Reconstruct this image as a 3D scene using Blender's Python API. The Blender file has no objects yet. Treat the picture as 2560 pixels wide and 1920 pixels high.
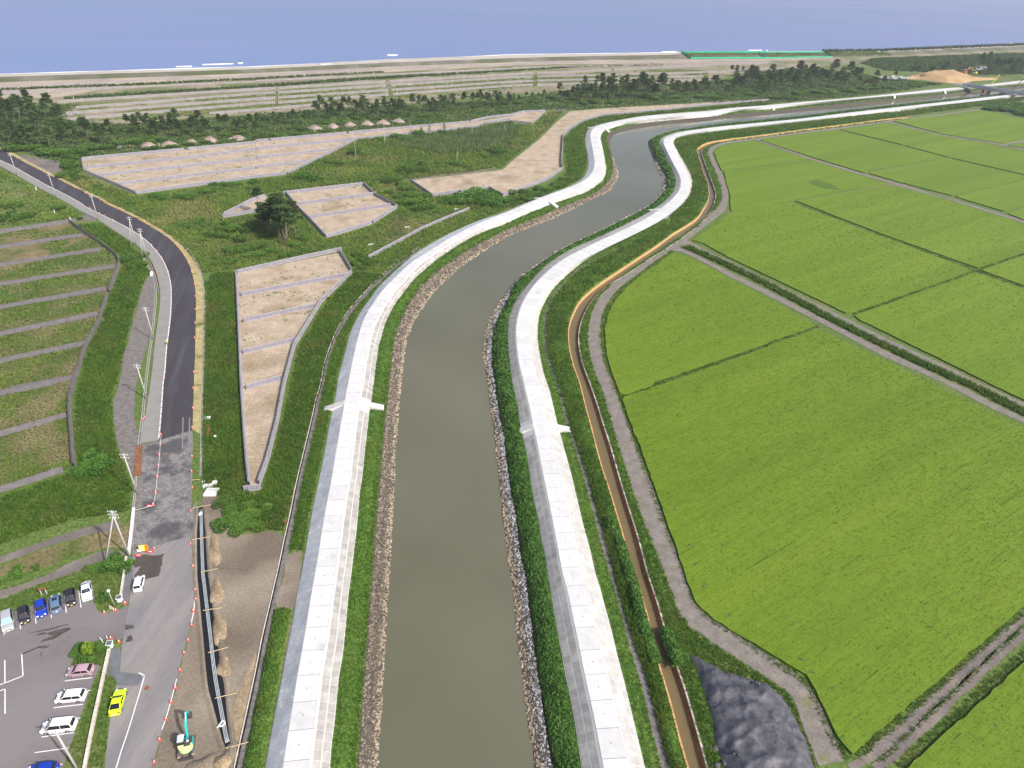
import bpy, math, random
import numpy as np
from mathutils import Matrix, Vector

# ------------------------------------------------------------------ camera, sky, sun, exposure
rng = np.random.default_rng(11)
random.seed(5)
SC = bpy.context.scene
COL = SC.collection
FPX, PITCH, ROLL, CAMH = 1700.0, math.radians(32.8), math.radians(2.2), 100.0
cam_d = bpy.data.cameras.new('camera')
cam_d.sensor_width = 36.0
cam_d.lens = FPX * 36.0 / 2560.0
cam_d.clip_start = 0.5
cam_d.clip_end = 30000.0
cam = bpy.data.objects.new('camera', cam_d)
COL.objects.link(cam)
cam.matrix_world = Matrix.Translation((0, 0, CAMH)) @ Matrix.Rotation(math.pi / 2 - PITCH, 4, 'X') @ Matrix.Rotation(ROLL, 4, 'Z')
SC.camera = cam

SUN_EL, SUN_AZ = math.radians(42), math.radians(-35)
wd = bpy.data.worlds.new('World')
SC.world = wd
wd.use_nodes = True
_nt = wd.node_tree
_sky = _nt.nodes.new('ShaderNodeTexSky')
_sky.sky_type = 'NISHITA'
_sky.sun_disc = False
_sky.sun_elevation = SUN_EL
_sky.sun_rotation = math.radians(125)
_sky.air_density = 1.0
_sky.dust_density = 5.0
_sky.ozone_density = 2.0
_bg = _nt.nodes['Background']
_bg.inputs['Strength'].default_value = 0.14
_nt.links.new(_sky.outputs[0], _bg.inputs['Color'])
sun_d = bpy.data.lights.new('sun', 'SUN')
sun_d.energy = 3.9
sun_d.angle = math.radians(0.6)
sun_d.color = (1.0, 0.95, 0.88)
sun = bpy.data.objects.new('sun', sun_d)
COL.objects.link(sun)
_dir = Vector((-math.cos(SUN_EL) * math.cos(SUN_AZ), -math.cos(SUN_EL) * math.sin(SUN_AZ), -math.sin(SUN_EL)))
sun.rotation_euler = _dir.to_track_quat('-Z', 'Y').to_euler()
sun.location = (200, -150, 250)
SC.view_settings.view_transform = 'Standard'
SC.view_settings.look = 'None'
SC.view_settings.gamma = 1.0
SC.view_settings.exposure = 0.42
SC.render.engine = 'CYCLES'
SC.cycles.max_bounces = 6
SC.cycles.transparent_max_bounces = 8
SC.cycles.use_denoising = True

# ------------------------------------------------------------------ tracing helpers
def _Rx(a):
    c, s = math.cos(a), math.sin(a)
    return np.array([[1, 0, 0], [0, c, -s], [0, s, c]])
def _Rz(a):
    c, s = math.cos(a), math.sin(a)
    return np.array([[c, -s, 0], [s, c, 0], [0, 0, 1]])
RC = _Rx(math.pi / 2 - PITCH) @ _Rz(ROLL)
def W(pts, z=0.0):
    """survey points of the photograph -> ground positions at height z"""
    p = np.atleast_2d(np.asarray(pts, float))
    d = np.stack([(p[:, 0] - 1280) / FPX, -(p[:, 1] - 960) / FPX, -np.ones(len(p))], 1) @ RC.T
    d[:, 2] = np.minimum(d[:, 2], -0.02)
    t = (z - CAMH) / d[:, 2]
    o = d * t[:, None]
    o[:, 2] = z
    return o
def W1(x, y, z=0.0):
    return W([(x, y)], z)[0]
def proj(P):
    q = (np.asarray(P, float) - np.array([0, 0, CAMH])) @ RC
    return np.stack([1280 + FPX * q[:, 0] / -q[:, 2], 960 - FPX * q[:, 1] / -q[:, 2]], 1)
OFF = {'1': 60, '2': 480, '3': 960, '4': 1440, 'a': 0, 'b': 640, 'c': 1280, 'd': 1920}
def T(*a):
    """map-tile coordinates -> survey coordinates: T('4b', pts, '3b', pts, ...)"""
    o = []
    for c, pts in zip(a[::2], a[1::2]):
        oy, ox = OFF[c[0]], OFF[c[1]]
        o += [(ox + x / 3.45625, oy + y / 3.45625) for x, y in pts]
    return o
def TW(*a, z=0.0):
    return W(T(*a), z)
def dedupe(P, d=0.05):
    o = [P[0]]
    for p in P[1:]:
        if np.linalg.norm(p - o[-1]) > d:
            o.append(p)
    return np.array(o)
def resample(P, ds, smooth=True):
    P = dedupe(np.asarray(P, float))
    if smooth and len(P) > 2:
        Q = np.vstack([2 * P[0] - P[1], P, 2 * P[-1] - P[-2]])
        o = []
        for i in range(1, len(Q) - 2):
            a, b, c, d = Q[i - 1], Q[i], Q[i + 1], Q[i + 2]
            t = np.linspace(0, 1, 13)[:-1, None]
            m1, m2 = (c - a) * .5, (d - b) * .5
            # limit overshoot on uneven spacing
            L = np.linalg.norm(c - b)
            for m in (m1, m2):
                n = np.linalg.norm(m)
                if n > 1.2 * L:
                    m *= 1.2 * L / n
            o.append((2 * t**3 - 3 * t**2 + 1) * b + (t**3 - 2 * t**2 + t) * m1 + (-2 * t**3 + 3 * t**2) * c + (t**3 - t**2) * m2)
        P = np.vstack(o + [P[-1:]])
    s = np.concatenate([[0], np.cumsum(np.linalg.norm(np.diff(P, axis=0), axis=1))])
    n = max(2, int(round(s[-1] / ds)) + 1)
    u = np.linspace(0, s[-1], n)
    return np.stack([np.interp(u, s, P[:, k]) for k in range(3)], 1)
def ext(P, d0=0.0, d1=0.0):
    P = np.asarray(P, float)
    if d0:
        v = P[0] - P[1]; P = np.vstack([P[0] + v / np.linalg.norm(v) * d0, P])
    if d1:
        v = P[-1] - P[-2]; P = np.vstack([P, P[-1] + v / np.linalg.norm(v) * d1])
    return P
def soft(P, n=6):
    P = P.copy()
    for _ in range(n):
        P[1:-1] = .25 * P[:-2] + .5 * P[1:-1] + .25 * P[2:]
    return P
def normals2(P):
    t = np.gradient(P[:, :2], axis=0)
    t /= np.linalg.norm(t, axis=1)[:, None] + 1e-9
    return np.stack([t[:, 1], -t[:, 0]], 1)      # right-hand normal
def match(B, O, maxd=60):
    """for each station of B the point of polyline O on its normal"""
    N = normals2(soft(B, 10))
    A, D = O[:-1], O[1:] - O[:-1]
    out = np.zeros_like(B)
    for i, (p, n) in enumerate(zip(B, N)):
        den = n[0] * D[:, 1] - n[1] * D[:, 0]
        den = np.where(abs(den) < 1e-9, 1e-9, den)
        r = A[:, :2] - p[:2]
        t = (r[:, 0] * D[:, 1] - r[:, 1] * D[:, 0]) / den
        u = (r[:, 0] * n[1] - r[:, 1] * n[0]) / den
        ok = (u >= -1e-6) & (u <= 1 + 1e-6) & (abs(t) < maxd)
        if ok.any():
            k = np.where(ok)[0][np.argmin(abs(t[ok]))]
            out[i] = A[k] + D[k] * u[k]
        else:
            uu = np.clip(-((A[:, :2] - p[:2]) * D[:, :2]).sum(1) / ((D[:, :2]**2).sum(1) + 1e-9), 0, 1)
            q = A + D * uu[:, None]
            out[i] = q[np.argmin(((q[:, :2] - p[:2])**2).sum(1))]
    return soft(out, 3)
def inside(poly, X, Y):
    poly = np.asarray(poly)[:, :2]
    r = np.zeros(X.shape, bool)
    j = len(poly) - 1
    for i in range(len(poly)):
        (xi, yi), (xj, yj) = poly[i], poly[j]
        if yi != yj:
            c = ((yi > Y) != (yj > Y)) & (X < (xj - xi) * (Y - yi) / (yj - yi) + xi)
            r ^= c
        j = i
    return r
def edge_dist(poly, X, Y, closed=True):
    poly = np.asarray(poly)[:, :2]
    q = np.vstack([poly, poly[:1]]) if closed else poly
    best = np.full(X.shape, 1e9)
    for a, b in zip(q[:-1], q[1:]):
        d = b - a
        u = np.clip(((X - a[0]) * d[0] + (Y - a[1]) * d[1]) / (d @ d + 1e-9), 0, 1)
        best = np.minimum(best, (X - a[0] - u * d[0])**2 + (Y - a[1] - u * d[1])**2)
    return np.sqrt(best)
def rand_in(poly, n):
    poly = np.asarray(poly)[:, :2]
    lo, hi = poly.min(0), poly.max(0)
    out = np.zeros((0, 2))
    tries = 0
    while len(out) < n and tries < 40:
        c = lo + rng.random((max(64, n * 2), 2)) * (hi - lo)
        out = np.vstack([out, c[inside(poly, c[:, 0], c[:, 1])]])
        tries += 1
    return out[:n]
def area(poly):
    p = np.asarray(poly)[:, :2]
    x, y = p[:, 0], p[:, 1]
    return abs((x * np.roll(y, -1) - y * np.roll(x, -1)).sum()) / 2
def vnoise(X, Y, scale, seed=0):
    """smooth value noise in 0..1"""
    x, y = X / scale + seed * 17.3, Y / scale + seed * 9.1
    xi, yi = np.floor(x), np.floor(y)
    fx, fy = x - xi, y - yi
    fx, fy = fx * fx * (3 - 2 * fx), fy * fy * (3 - 2 * fy)
    def h(a, b):
        v = np.sin(a * 127.1 + b * 311.7 + seed * 74.7) * 43758.5453
        return v - np.floor(v)
    return (h(xi, yi) * (1 - fx) + h(xi + 1, yi) * fx) * (1 - fy) + (h(xi, yi + 1) * (1 - fx) + h(xi + 1, yi + 1) * fx) * fy

# ------------------------------------------------------------------ object helpers
def mk(name, V, Fc, m=None, parent=None, smooth=False, tint=None, kind=None):
    """one mesh object from arrays; Fc: list of faces or an (n,3|4) array"""
    V = np.asarray(V, np.float32)
    me = bpy.data.meshes.new(name)
    if isinstance(Fc, np.ndarray):
        n, k = Fc.shape
        me.vertices.add(len(V)); me.vertices.foreach_set('co', V.ravel())
        me.loops.add(n * k); me.loops.foreach_set('vertex_index', Fc.astype(np.int32).ravel())
        me.polygons.add(n)
        me.polygons.foreach_set('loop_start', np.arange(0, n * k, k, dtype=np.int32))
        me.polygons.foreach_set('loop_total', np.full(n, k, np.int32))
        me.update(calc_edges=True)
    else:
        me.from_pydata([tuple(v) for v in V.tolist()], [], [tuple(int(i) for i in f) for f in Fc])
    me.polygons.foreach_set('use_smooth', np.full(len(me.polygons), bool(smooth)))
    if tint is not None:
        a = me.attributes.new('tint', 'FLOAT', 'POINT')
        a.data.foreach_set('value', np.asarray(tint, np.float32))
    if m is not None:
        me.materials.append(m)
    return link(name, me, parent, kind)
def link(name, me, parent=None, kind=None):
    o = bpy.data.objects.new(name, me)
    COL.objects.link(o)
    if parent is not None:
        o.parent = parent
    if kind:
        o['kind'] = kind
    return o
def tag(o, label, cat=None, group=None, kind=None):
    o['label'] = label
    if cat: o['category'] = cat
    if group: o['group'] = group
    if kind: o['kind'] = kind
    return o
def thing(name, label, cat, loc=(0, 0, 0), rz=0.0, group=None):
    o = bpy.data.objects.new(name, None)
    o.empty_display_size = 0.3
    COL.objects.link(o)
    o.location = loc
    o.rotation_euler = (0, 0, rz)
    return tag(o, label, cat, group)
def copy_tree(o, parent=None):
    c = o.copy(); COL.objects.link(c); c.parent = parent
    for ch in o.children:
        copy_tree(ch, c)
    return c
class MB:
    """collects simple solids for one mesh"""
    def __init__(s): s.v, s.f = [], []
    def add(s, V, F):
        n = len(s.v); s.v += [tuple(map(float, p)) for p in V]; s.f += [tuple(i + n for i in f) for f in F]; return s
    def box(s, c, d, rz=0.0, M=None):
        x, y, z = (k / 2 for k in d)
        P = [(-x, -y, -z), (x, -y, -z), (x, y, -z), (-x, y, -z), (-x, -y, z), (x, -y, z), (x, y, z), (-x, y, z)]
        cs, sn = math.cos(rz), math.sin(rz)
        P = [Vector((a * cs - b * sn, a * sn + b * cs, e)) for a, b, e in P]
        if M is not None: P = [M @ p for p in P]
        P = [(p[0] + c[0], p[1] + c[1], p[2] + c[2]) for p in P]
        return s.add(P, [(0, 3, 2, 1), (4, 5, 6, 7), (0, 1, 5, 4), (1, 2, 6, 5), (2, 3, 7, 6), (3, 0, 4, 7)])
    def tube(s, pts, r, n=6, cap=True):
        pts = [Vector(p) for p in pts]
        rr = r if hasattr(r, '__len__') else [r] * len(pts)
        V, F = [], []
        for i, p in enumerate(pts):
            t = (pts[min(i + 1, len(pts) - 1)] - pts[max(i - 1, 0)]).normalized()
            a = t.cross(Vector((0, 0, 1)))
            if a.length < 1e-3: a = Vector((1, 0, 0))
            a.normalize(); b = t.cross(a)
            for k in range(n):
                w = 2 * math.pi * k / n
                V.append(p + (a * math.cos(w) + b * math.sin(w)) * rr[i])
        for i in range(len(pts) - 1):
            for k in range(n):
                F.append((i * n + k, i * n + (k + 1) % n, (i + 1) * n + (k + 1) % n, (i + 1) * n + k))
        if cap:
            F.append(tuple(range(n))[::-1]); F.append(tuple((len(pts) - 1) * n + k for k in range(n)))
        return s.add(V, F)
    def prism(s, poly, y0, y1):
        """polygon in x,z extruded along y"""
        n = len(poly)
        V = [(x, y0, z) for x, z in poly] + [(x, y1, z) for x, z in poly]
        F = [tuple(range(n)), tuple(range(2 * n - 1, n - 1, -1))] + [(k, n + k, n + (k + 1) % n, (k + 1) % n) for k in range(n)]
        return s.add(V, F)
    def obj(s, name, m, parent=None, smooth=False, kind=None):
        return mk(name, s.v, s.f, m, parent, smooth, kind=kind)

# ------------------------------------------------------------------ materials
def srgb(r, g, b):
    f = lambda c: (c / 255 / 12.92) if c / 255 <= .04045 else ((c / 255 + .055) / 1.055)**2.4
    return (f(r), f(g), f(b))
MATS = {}
def mat(name, c1, c2=None, sc=1.0, rough=.9, c3=None, sc3=.05, bump=0.0, bsc=None, spec=.25, detail=4.0, fine=0.0, fsc=8.0,
        tint=None, metal=0.0, lo=.35, hi=.65, trans=0.0, coord='Object', rnd=0.0, aniso=None, lo3=.42, hi3=.62):
    m = bpy.data.materials.new(name); m.use_nodes = True
    nt = m.node_tree; N, L = nt.nodes, nt.links
    b = N['Principled BSDF']
    b.inputs['Roughness'].default_value = rough
    b.inputs['Specular IOR Level'].default_value = spec
    b.inputs['Metallic'].default_value = metal
    tc = N.new('ShaderNodeTexCoord'); co = tc.outputs[coord]
    if aniso:
        mp = N.new('ShaderNodeMapping'); mp.vector_type = 'TEXTURE'; mp.inputs['Rotation'].default_value = (0, 0, aniso[0]); mp.inputs['Scale'].default_value = aniso[1]
        L.new(co, mp.inputs[0]); co = mp.outputs[0]
    def noise(scale, det=detail, src=None):
        n = N.new('ShaderNodeTexNoise'); n.inputs['Scale'].default_value = scale; n.inputs['Detail'].default_value = det
        L.new(src or co, n.inputs['Vector']); return n.outputs['Fac']
    def ramp(fac, a, c, p0, p1):
        r = N.new('ShaderNodeValToRGB'); r.color_ramp.elements[0].position = p0; r.color_ramp.elements[1].position = p1
        r.color_ramp.elements[0].color = (*a, 1); r.color_ramp.elements[1].color = (*c, 1); L.new(fac, r.inputs[0]); return r.outputs[0]
    def mix(fac, a, c, mode='MIX'):
        x = N.new('ShaderNodeMix'); x.data_type = 'RGBA'; x.blend_type = mode
        if isinstance(fac, float): x.inputs[0].default_value = fac
        else: L.new(fac, x.inputs[0])
        for s, v in ((6, a), (7, c)):
            if isinstance(v, tuple): x.inputs[s].default_value = (*v, 1)
            else: L.new(v, x.inputs[s])
        return x.outputs[2]
    if c2 is None and fine == 0 and tint is None and c3 is None and rnd == 0:
        b.inputs['Base Color'].default_value = (*c1, 1)
    else:
        col = ramp(noise(sc), c1, c2, lo, hi) if c2 is not None else None
        if col is None:
            rg = N.new('ShaderNodeRGB'); rg.outputs[0].default_value = (*c1, 1); col = rg.outputs[0]
        if c3 is not None:
            f3 = ramp(noise(sc3, 5.0), (0, 0, 0), (1, 1, 1), lo3, hi3)
            col = mix(f3, col, c3)
        if fine:
            f = ramp(noise(fsc, 2.0), (1 - fine,) * 3, (1 + fine,) * 3, .3, .7)
            col = mix(1.0, col, f, 'MULTIPLY')
        if tint is not None:
            at = N.new('ShaderNodeAttribute'); at.attribute_name = 'tint'
            t = ramp(at.outputs['Fac'], tint[0], tint[1], 0.0, 1.0)
            col = mix(1.0, col, t, 'MULTIPLY')
        if rnd:
            oi = N.new('ShaderNodeObjectInfo')
            r = ramp(oi.outputs['Random'], (1 - rnd,) * 3, (1 + rnd * .6,) * 3, 0.0, 1.0)
            col = mix(1.0, col, r, 'MULTIPLY')
        L.new(col, b.inputs['Base Color'])
        if trans:
            tr = N.new('ShaderNodeBsdfTranslucent'); L.new(col, tr.inputs[0])
            ms = N.new('ShaderNodeMixShader'); ms.inputs[0].default_value = trans
            L.new(b.outputs[0], ms.inputs[1]); L.new(tr.outputs[0], ms.inputs[2])
            L.new(ms.outputs[0], N['Material Output'].inputs[0])
    if bump:
        bp = N.new('ShaderNodeBump'); bp.inputs['Strength'].default_value = min(1.0, bump); bp.inputs['Distance'].default_value = max(.05, bump * .15)
        L.new(noise(bsc or sc, 6.0), bp.inputs['Height']); L.new(bp.outputs[0], b.inputs['Normal'])
    MATS[name] = m
    return m
# ------------------------------------------------------------------ material palette
M = {}
M['ground'] = mat('weedy_ground', (.072, .122, .023), (.095, .130, .032), sc=.12, c3=(.16, .145, .065), sc3=.035, fine=.45, fsc=1.6, bump=.6, bsc=1.2, lo3=.56, hi3=.72)
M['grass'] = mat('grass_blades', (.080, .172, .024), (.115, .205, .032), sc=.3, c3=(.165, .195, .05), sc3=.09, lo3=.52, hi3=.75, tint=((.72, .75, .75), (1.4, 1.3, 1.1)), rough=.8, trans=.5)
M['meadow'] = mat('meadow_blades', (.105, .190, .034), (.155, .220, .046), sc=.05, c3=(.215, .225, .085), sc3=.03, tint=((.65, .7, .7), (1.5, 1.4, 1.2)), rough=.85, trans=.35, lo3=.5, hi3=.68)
M['reed'] = mat('reed_blades', (.095, .160, .060), (.125, .18, .07), sc=.05, tint=((.6, .6, .6), (1.4, 1.35, 1.2)), rough=.85, trans=.25)
M['bush'] = mat('bush_leaves', (.066, .150, .026), (.092, .182, .033), sc=.4, tint=((.6, .65, .65), (1.6, 1.45, 1.2)), rough=.7, trans=.4, rnd=.25)
M['thicket'] = mat('thicket_leaves', (.040, .092, .024), (.062, .120, .030), sc=.1, tint=((.55, .6, .6), (1.6, 1.45, 1.2)), rough=.8, trans=.3, c3=(.095, .085, .045), sc3=.05, lo3=.55, hi3=.75)
M['hedge'] = mat('hedge_leaves', (.055, .145, .026), (.080, .178, .033), sc=.5, tint=((.58, .62, .62), (1.6, 1.45, 1.2)), rough=.7, trans=.4)
M['bright_leaf'] = mat('bright_leaves', (.10, .19, .014), (.13, .21, .02), sc=.4, tint=((.5, .5, .5), (1.5, 1.4, 1.2)), rough=.7, trans=.3)
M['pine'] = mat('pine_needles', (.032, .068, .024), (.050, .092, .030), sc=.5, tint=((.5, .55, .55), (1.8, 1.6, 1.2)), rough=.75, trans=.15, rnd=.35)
M['bark'] = mat('pine_bark', (.10, .075, .055), (.19, .16, .13), sc=1.5, rough=.95, bump=.4)
M['rice'] = mat('rice_canopy', (.094, .157, .007), (.114, .177, .010), sc=.12, fine=.12, fsc=3.0, c3=(.080, .140, .006), sc3=.08, bump=.3, bsc=3.0, lo3=.45, hi3=.75, rough=.8, aniso=(math.radians(34.0), (14.0, 1.0, 1.0)))
M['rice_blade'] = mat('rice_blades', (.100, .163, .007), (.122, .184, .010), sc=.03, tint=((.68, .72, .72), (1.25, 1.18, 1.05)), rough=.8, trans=.3)
M['rice_gap'] = mat('rice_gap', (.060, .112, .010), rough=.9)
M['bund'] = mat('bund_grass', (.045, .110, .020), (.08, .14, .028), sc=.3, fine=.5, fsc=2.0, bump=.8, bsc=1.5)
M['bank'] = mat('bank_turf', (.055, .125, .017), (.085, .155, .025), sc=.25, fine=.4, fsc=2.5, bump=.6, bsc=2.0, c3=(.13, .10, .04), sc3=.06, lo3=.62, hi3=.8)
M['crest'] = mat('white_concrete', (.49, .49, .495), (.54, .54, .54), sc=.6, fine=.06, fsc=6, rough=.8, rnd=.08, c3=(.37, .37, .365), sc3=.45, lo3=.6, hi3=.85)
M['joint'] = mat('joint_concrete', (.20, .20, .21), (.25, .25, .26), sc=.8, rough=.9)
M['frame'] = mat('frame_concrete', (.43, .43, .43), (.475, .475, .47), sc=.8, fine=.06, fsc=9, rough=.85)
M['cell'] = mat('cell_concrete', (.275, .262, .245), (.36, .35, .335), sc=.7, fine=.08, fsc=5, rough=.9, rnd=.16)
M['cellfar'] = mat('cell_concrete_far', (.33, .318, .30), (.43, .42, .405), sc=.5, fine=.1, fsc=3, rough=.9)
M['cellpale'] = mat('pale_cell_concrete', (.37, .357, .345), (.445, .437, .43), sc=.6, fine=.07, fsc=4, rough=.9, rnd=.12)
M['cellblue'] = mat('grey_slope_slab', (.36, .372, .395), (.45, .462, .485), sc=.45, fine=.10, fsc=2.5, rough=.85, rnd=.10, c3=(.60, .61, .62), sc3=.9, lo3=.6, hi3=.7)
M['step'] = mat('stair_concrete', (.52, .51, .49), (.60, .59, .57), sc=2, rough=.9)
M['stone'] = mat('river_stone', (.205, .175, .13), (.29, .25, .185), sc=.8, tint=((.45, .45, .48), (1.45, 1.4, 1.35)), rough=.95)
M['stonegrey'] = mat('grey_stone', (.19, .19, .195), (.29, .29, .295), sc=.8, tint=((.45, .45, .48), (1.6, 1.6, 1.6)), rough=.95)
M['riprapbed'] = mat('riprap_bed', (.05, .042, .036), (.10, .083, .065), sc=1.6, fine=.5, fsc=4, bump=.9, bsc=3)
M['asphalt_new'] = mat('new_asphalt', (.040, .036, .044), (.050, .046, .054), sc=.3, fine=.10, fsc=5, c3=(.075, .072, .082), sc3=.35, rough=.85, lo3=.5, hi3=.75, aniso=(math.radians(14), (1.0, 14.0, 1)))
M['asphalt_old'] = mat('old_asphalt', (.19, .175, .172), (.225, .21, .205), sc=.25, fine=.07, fsc=4, c3=(.165, .157, .168), sc3=.2, rough=.9, aniso=(math.radians(-8), (1, 7, 1)))
M['asphalt_lot'] = mat('car_park_asphalt', (.13, .115, .116), (.158, .142, .142), sc=.2, fine=.08, fsc=5, c3=(.175, .162, .168), sc3=.06, rough=.9)
M['asphalt_broken'] = mat('broken_asphalt', (.12, .115, .12), (.20, .19, .185), sc=.5, fine=.25, fsc=2, c3=(.075, .072, .078), sc3=.16, rough=.9, lo3=.5, hi3=.6)
M['pave_new'] = mat('pavement_concrete', (.20, .195, .185), (.23, .222, .21), sc=.3, fine=.06, fsc=6, rough=.9)
M['pave_dark'] = mat('dark_pavement', (.11, .115, .13), (.14, .145, .16), sc=.5, fine=.1, fsc=5, rough=.9)
M['wet'] = mat('wet_stain', (.055, .048, .042), (.075, .066, .055), sc=.6, fine=.2, fsc=3, rough=.55, spec=.4)
M['paint'] = mat('road_paint', (.70, .70, .71), (.60, .60, .61), sc=2, rough=.7)
M['kerb'] = mat('kerb_stone', (.55, .55, .56), (.63, .63, .64), sc=1.5, rough=.85)
M['straw'] = mat('straw_verge', (.27, .22, .10), (.37, .31, .155), sc=.5, fine=.25, fsc=3, c3=(.10, .12, .03), sc3=.15, lo3=.55, hi3=.68, bump=.5)
M['dirt'] = mat('bare_dirt', (.175, .145, .11), (.26, .22, .175), sc=.18, fine=.18, fsc=2.5, c3=(.13, .105, .08), sc3=.09, bump=.5, bsc=1.5)
M['spoil'] = mat('spoil_soil', (.20, .155, .10), (.30, .235, .15), sc=.6, fine=.25, fsc=3, bump=.8, bsc=2)
M['gravel'] = mat('gravel', (.115, .105, .10), (.18, .165, .158), sc=.9, fine=.35, fsc=5, bump=.6, bsc=4)
M['track'] = mat('gravel_track', (.145, .128, .115), (.195, .175, .158), sc=.5, fine=.18, fsc=3, c3=(.14, .15, .06), sc3=.3, lo3=.58, hi3=.75, bump=.4, bsc=3)
M['lane'] = mat('dirt_lane', (.14, .118, .102), (.19, .163, .143), sc=.4, fine=.2, fsc=3, c3=(.12, .105, .10), sc3=.12)
M['mat'] = mat('straw_mat', (.33, .265, .195), (.42, .345, .262), sc=.25, fine=.2, fsc=1.6, c3=(.25, .195, .125), sc3=.09, bump=.7, bsc=1.5, lo3=.5, hi3=.72)
M['pen_soil'] = mat('planted_soil', (.135, .108, .052), (.20, .162, .085), sc=.2, fine=.35, fsc=1.4, c3=(.075, .095, .022), sc3=.10, lo3=.45, hi3=.6, bump=.6)
M['sand'] = mat('beach_sand', (.31, .255, .195), (.39, .325, .25), sc=.03, fine=.1, fsc=.5, c3=(.25, .215, .185), sc3=.02)
M['palesand'] = mat('pale_shore_sand', (.36, .33, .295), (.44, .405, .365), sc=.05, fine=.08, fsc=.5)
M['dune'] = mat('dune_soil', (.185, .165, .11), (.25, .215, .155), sc=.04, fine=.15, fsc=.4, c3=(.12, .14, .05), sc3=.03, lo3=.47, hi3=.6)
M['dike'] = mat('dike_slope', (.115, .11, .09), (.17, .155, .13), sc=.05, fine=.15, fsc=.4, c3=(.07, .085, .035), sc3=.03)
M['slat'] = mat('fence_slat', (.24, .23, .27), (.32, .31, .35), sc=.5, rough=.9, fine=.12, fsc=3)
M['slatfar'] = mat('dune_fence_slat', (.27, .25, .24), (.34, .32, .31), sc=.2, rough=.95)
M['slatdark'] = mat('weathered_slat', (.125, .115, .118), (.17, .158, .16), sc=.5, rough=.9, fine=.12, fsc=3)
M['net'] = mat('fence_gap_shade', (.12, .112, .14), (.16, .15, .18), sc=.8, rough=.95)  # dark tone that shades the gaps between fence slats
M['rail'] = mat('fence_rail', (.30, .29, .32), (.36, .35, .38), sc=.8, rough=.85)
M['pole'] = mat('pole_concrete', (.36, .35, .34), (.44, .43, .42), sc=1.2, rough=.85)
M['steel'] = mat('galvanised_steel', (.36, .37, .38), (.45, .46, .47), sc=2, rough=.5, metal=.3)
M['darksteel'] = mat('dark_steel', (.04, .04, .045), (.07, .07, .075), sc=2, rough=.6)
M['rust'] = mat('rusty_plate', (.17, .065, .035), (.25, .11, .06), sc=1.2, fine=.2, fsc=5, rough=.9)
M['black'] = mat('black_pipe_and_void', (.012, .012, .014), rough=.5)
M['pipe'] = mat('blue_grey_pipe', (.28, .315, .33), (.35, .385, .40), sc=1, rough=.4)
M['wood'] = mat('timber', (.42, .32, .18), (.52, .41, .25), sc=2, rough=.9)
M['orange'] = mat('cone_orange', (.70, .09, .06), rough=.5)
M['red'] = mat('red_panel', (.62, .03, .045), rough=.5)
M['white'] = mat('white_plastic', (.74, .74, .75), rough=.5)
M['yellow'] = mat('sign_yellow', (.72, .68, .04), rough=.5)
M['signorange'] = mat('sign_orange', (.80, .25, .01), rough=.5)
M['panel'] = mat('solar_panel', (.09, .10, .13), rough=.3, spec=.5)
M['tarp'] = mat('grey_tarpaulin', (.052, .053, .064), (.088, .088, .104), sc=.5, fine=.22, fsc=2, c3=(.17, .155, .145), sc3=.3, lo3=.6, hi3=.8, rough=.55, bump=.8, bsc=.9, spec=.4)
M['bag'] = mat('dark_sandbag', (.05, .05, .055), (.12, .12, .13), sc=2, rough=.8)
M['bagpale'] = mat('canal_kerb', (.46, .42, .36), (.56, .52, .45), sc=1, rough=.95, fine=.2, fsc=3)
M['rustwall'] = mat('rusty_sheet_pile', (.17, .075, .03), (.26, .125, .05), sc=.8, fine=.2, fsc=3, rough=.9)
M['ochrewall'] = mat('ochre_canal_wall', (.42, .26, .11), (.52, .34, .16), sc=.8, fine=.12, fsc=3, rough=.9)
M['mound'] = mat('gravel_heap', (.24, .185, .165), (.30, .24, .215), sc=.5, fine=.2, fsc=2)
M['soilheap'] = mat('ochre_soil', (.31, .205, .10), (.38, .265, .14), sc=.08, fine=.1, fsc=1, c3=(.24, .17, .12), sc3=.04, lo3=.55, hi3=.7)
M['netgreen'] = mat('green_safety_net', (.012, .38, .19), (.02, .44, .24), sc=.1, rough=.8)
M['netdark'] = mat('dark_green_net', (.02, .22, .17), rough=.8)
M['foam'] = mat('sea_foam', (.75, .75, .76), (.85, .85, .85), sc=.2, rough=.9)

def seams(m, w, h, strength=.25):
    nt = m.node_tree; N, L = nt.nodes, nt.links; b = N['Principled BSDF']
    src = b.inputs['Base Color'].links[0].from_socket
    tc = N.new('ShaderNodeTexCoord'); wn = N.new('ShaderNodeTexNoise'); wn.inputs['Scale'].default_value = .5
    L.new(tc.outputs['Object'], wn.inputs['Vector'])
    ad = N.new('ShaderNodeMixRGB'); ad.blend_type = 'ADD'; ad.inputs[0].default_value = .9
    L.new(tc.outputs['Object'], ad.inputs[1]); L.new(wn.outputs['Color'], ad.inputs[2])
    br = N.new('ShaderNodeTexBrick'); br.inputs['Scale'].default_value = 1.0; br.inputs['Brick Width'].default_value = w; br.inputs['Row Height'].default_value = h
    br.inputs['Mortar Size'].default_value = .09; br.inputs['Mortar Smooth'].default_value = .6
    br.inputs['Color1'].default_value = (1, 1, 1, 1); br.inputs['Color2'].default_value = (.93, .92, .9, 1); br.inputs['Mortar'].default_value = (1 - strength,) * 3 + (1,)
    L.new(ad.outputs[0], br.inputs['Vector'])
    mx = N.new('ShaderNodeMixRGB'); mx.blend_type = 'MULTIPLY'; mx.inputs[0].default_value = 1
    L.new(src, mx.inputs[1]); L.new(br.outputs['Color'], mx.inputs[2]); L.new(mx.outputs[0], b.inputs['Base Color'])
seams(M['mat'], 3.2, 1.1, .22)

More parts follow.
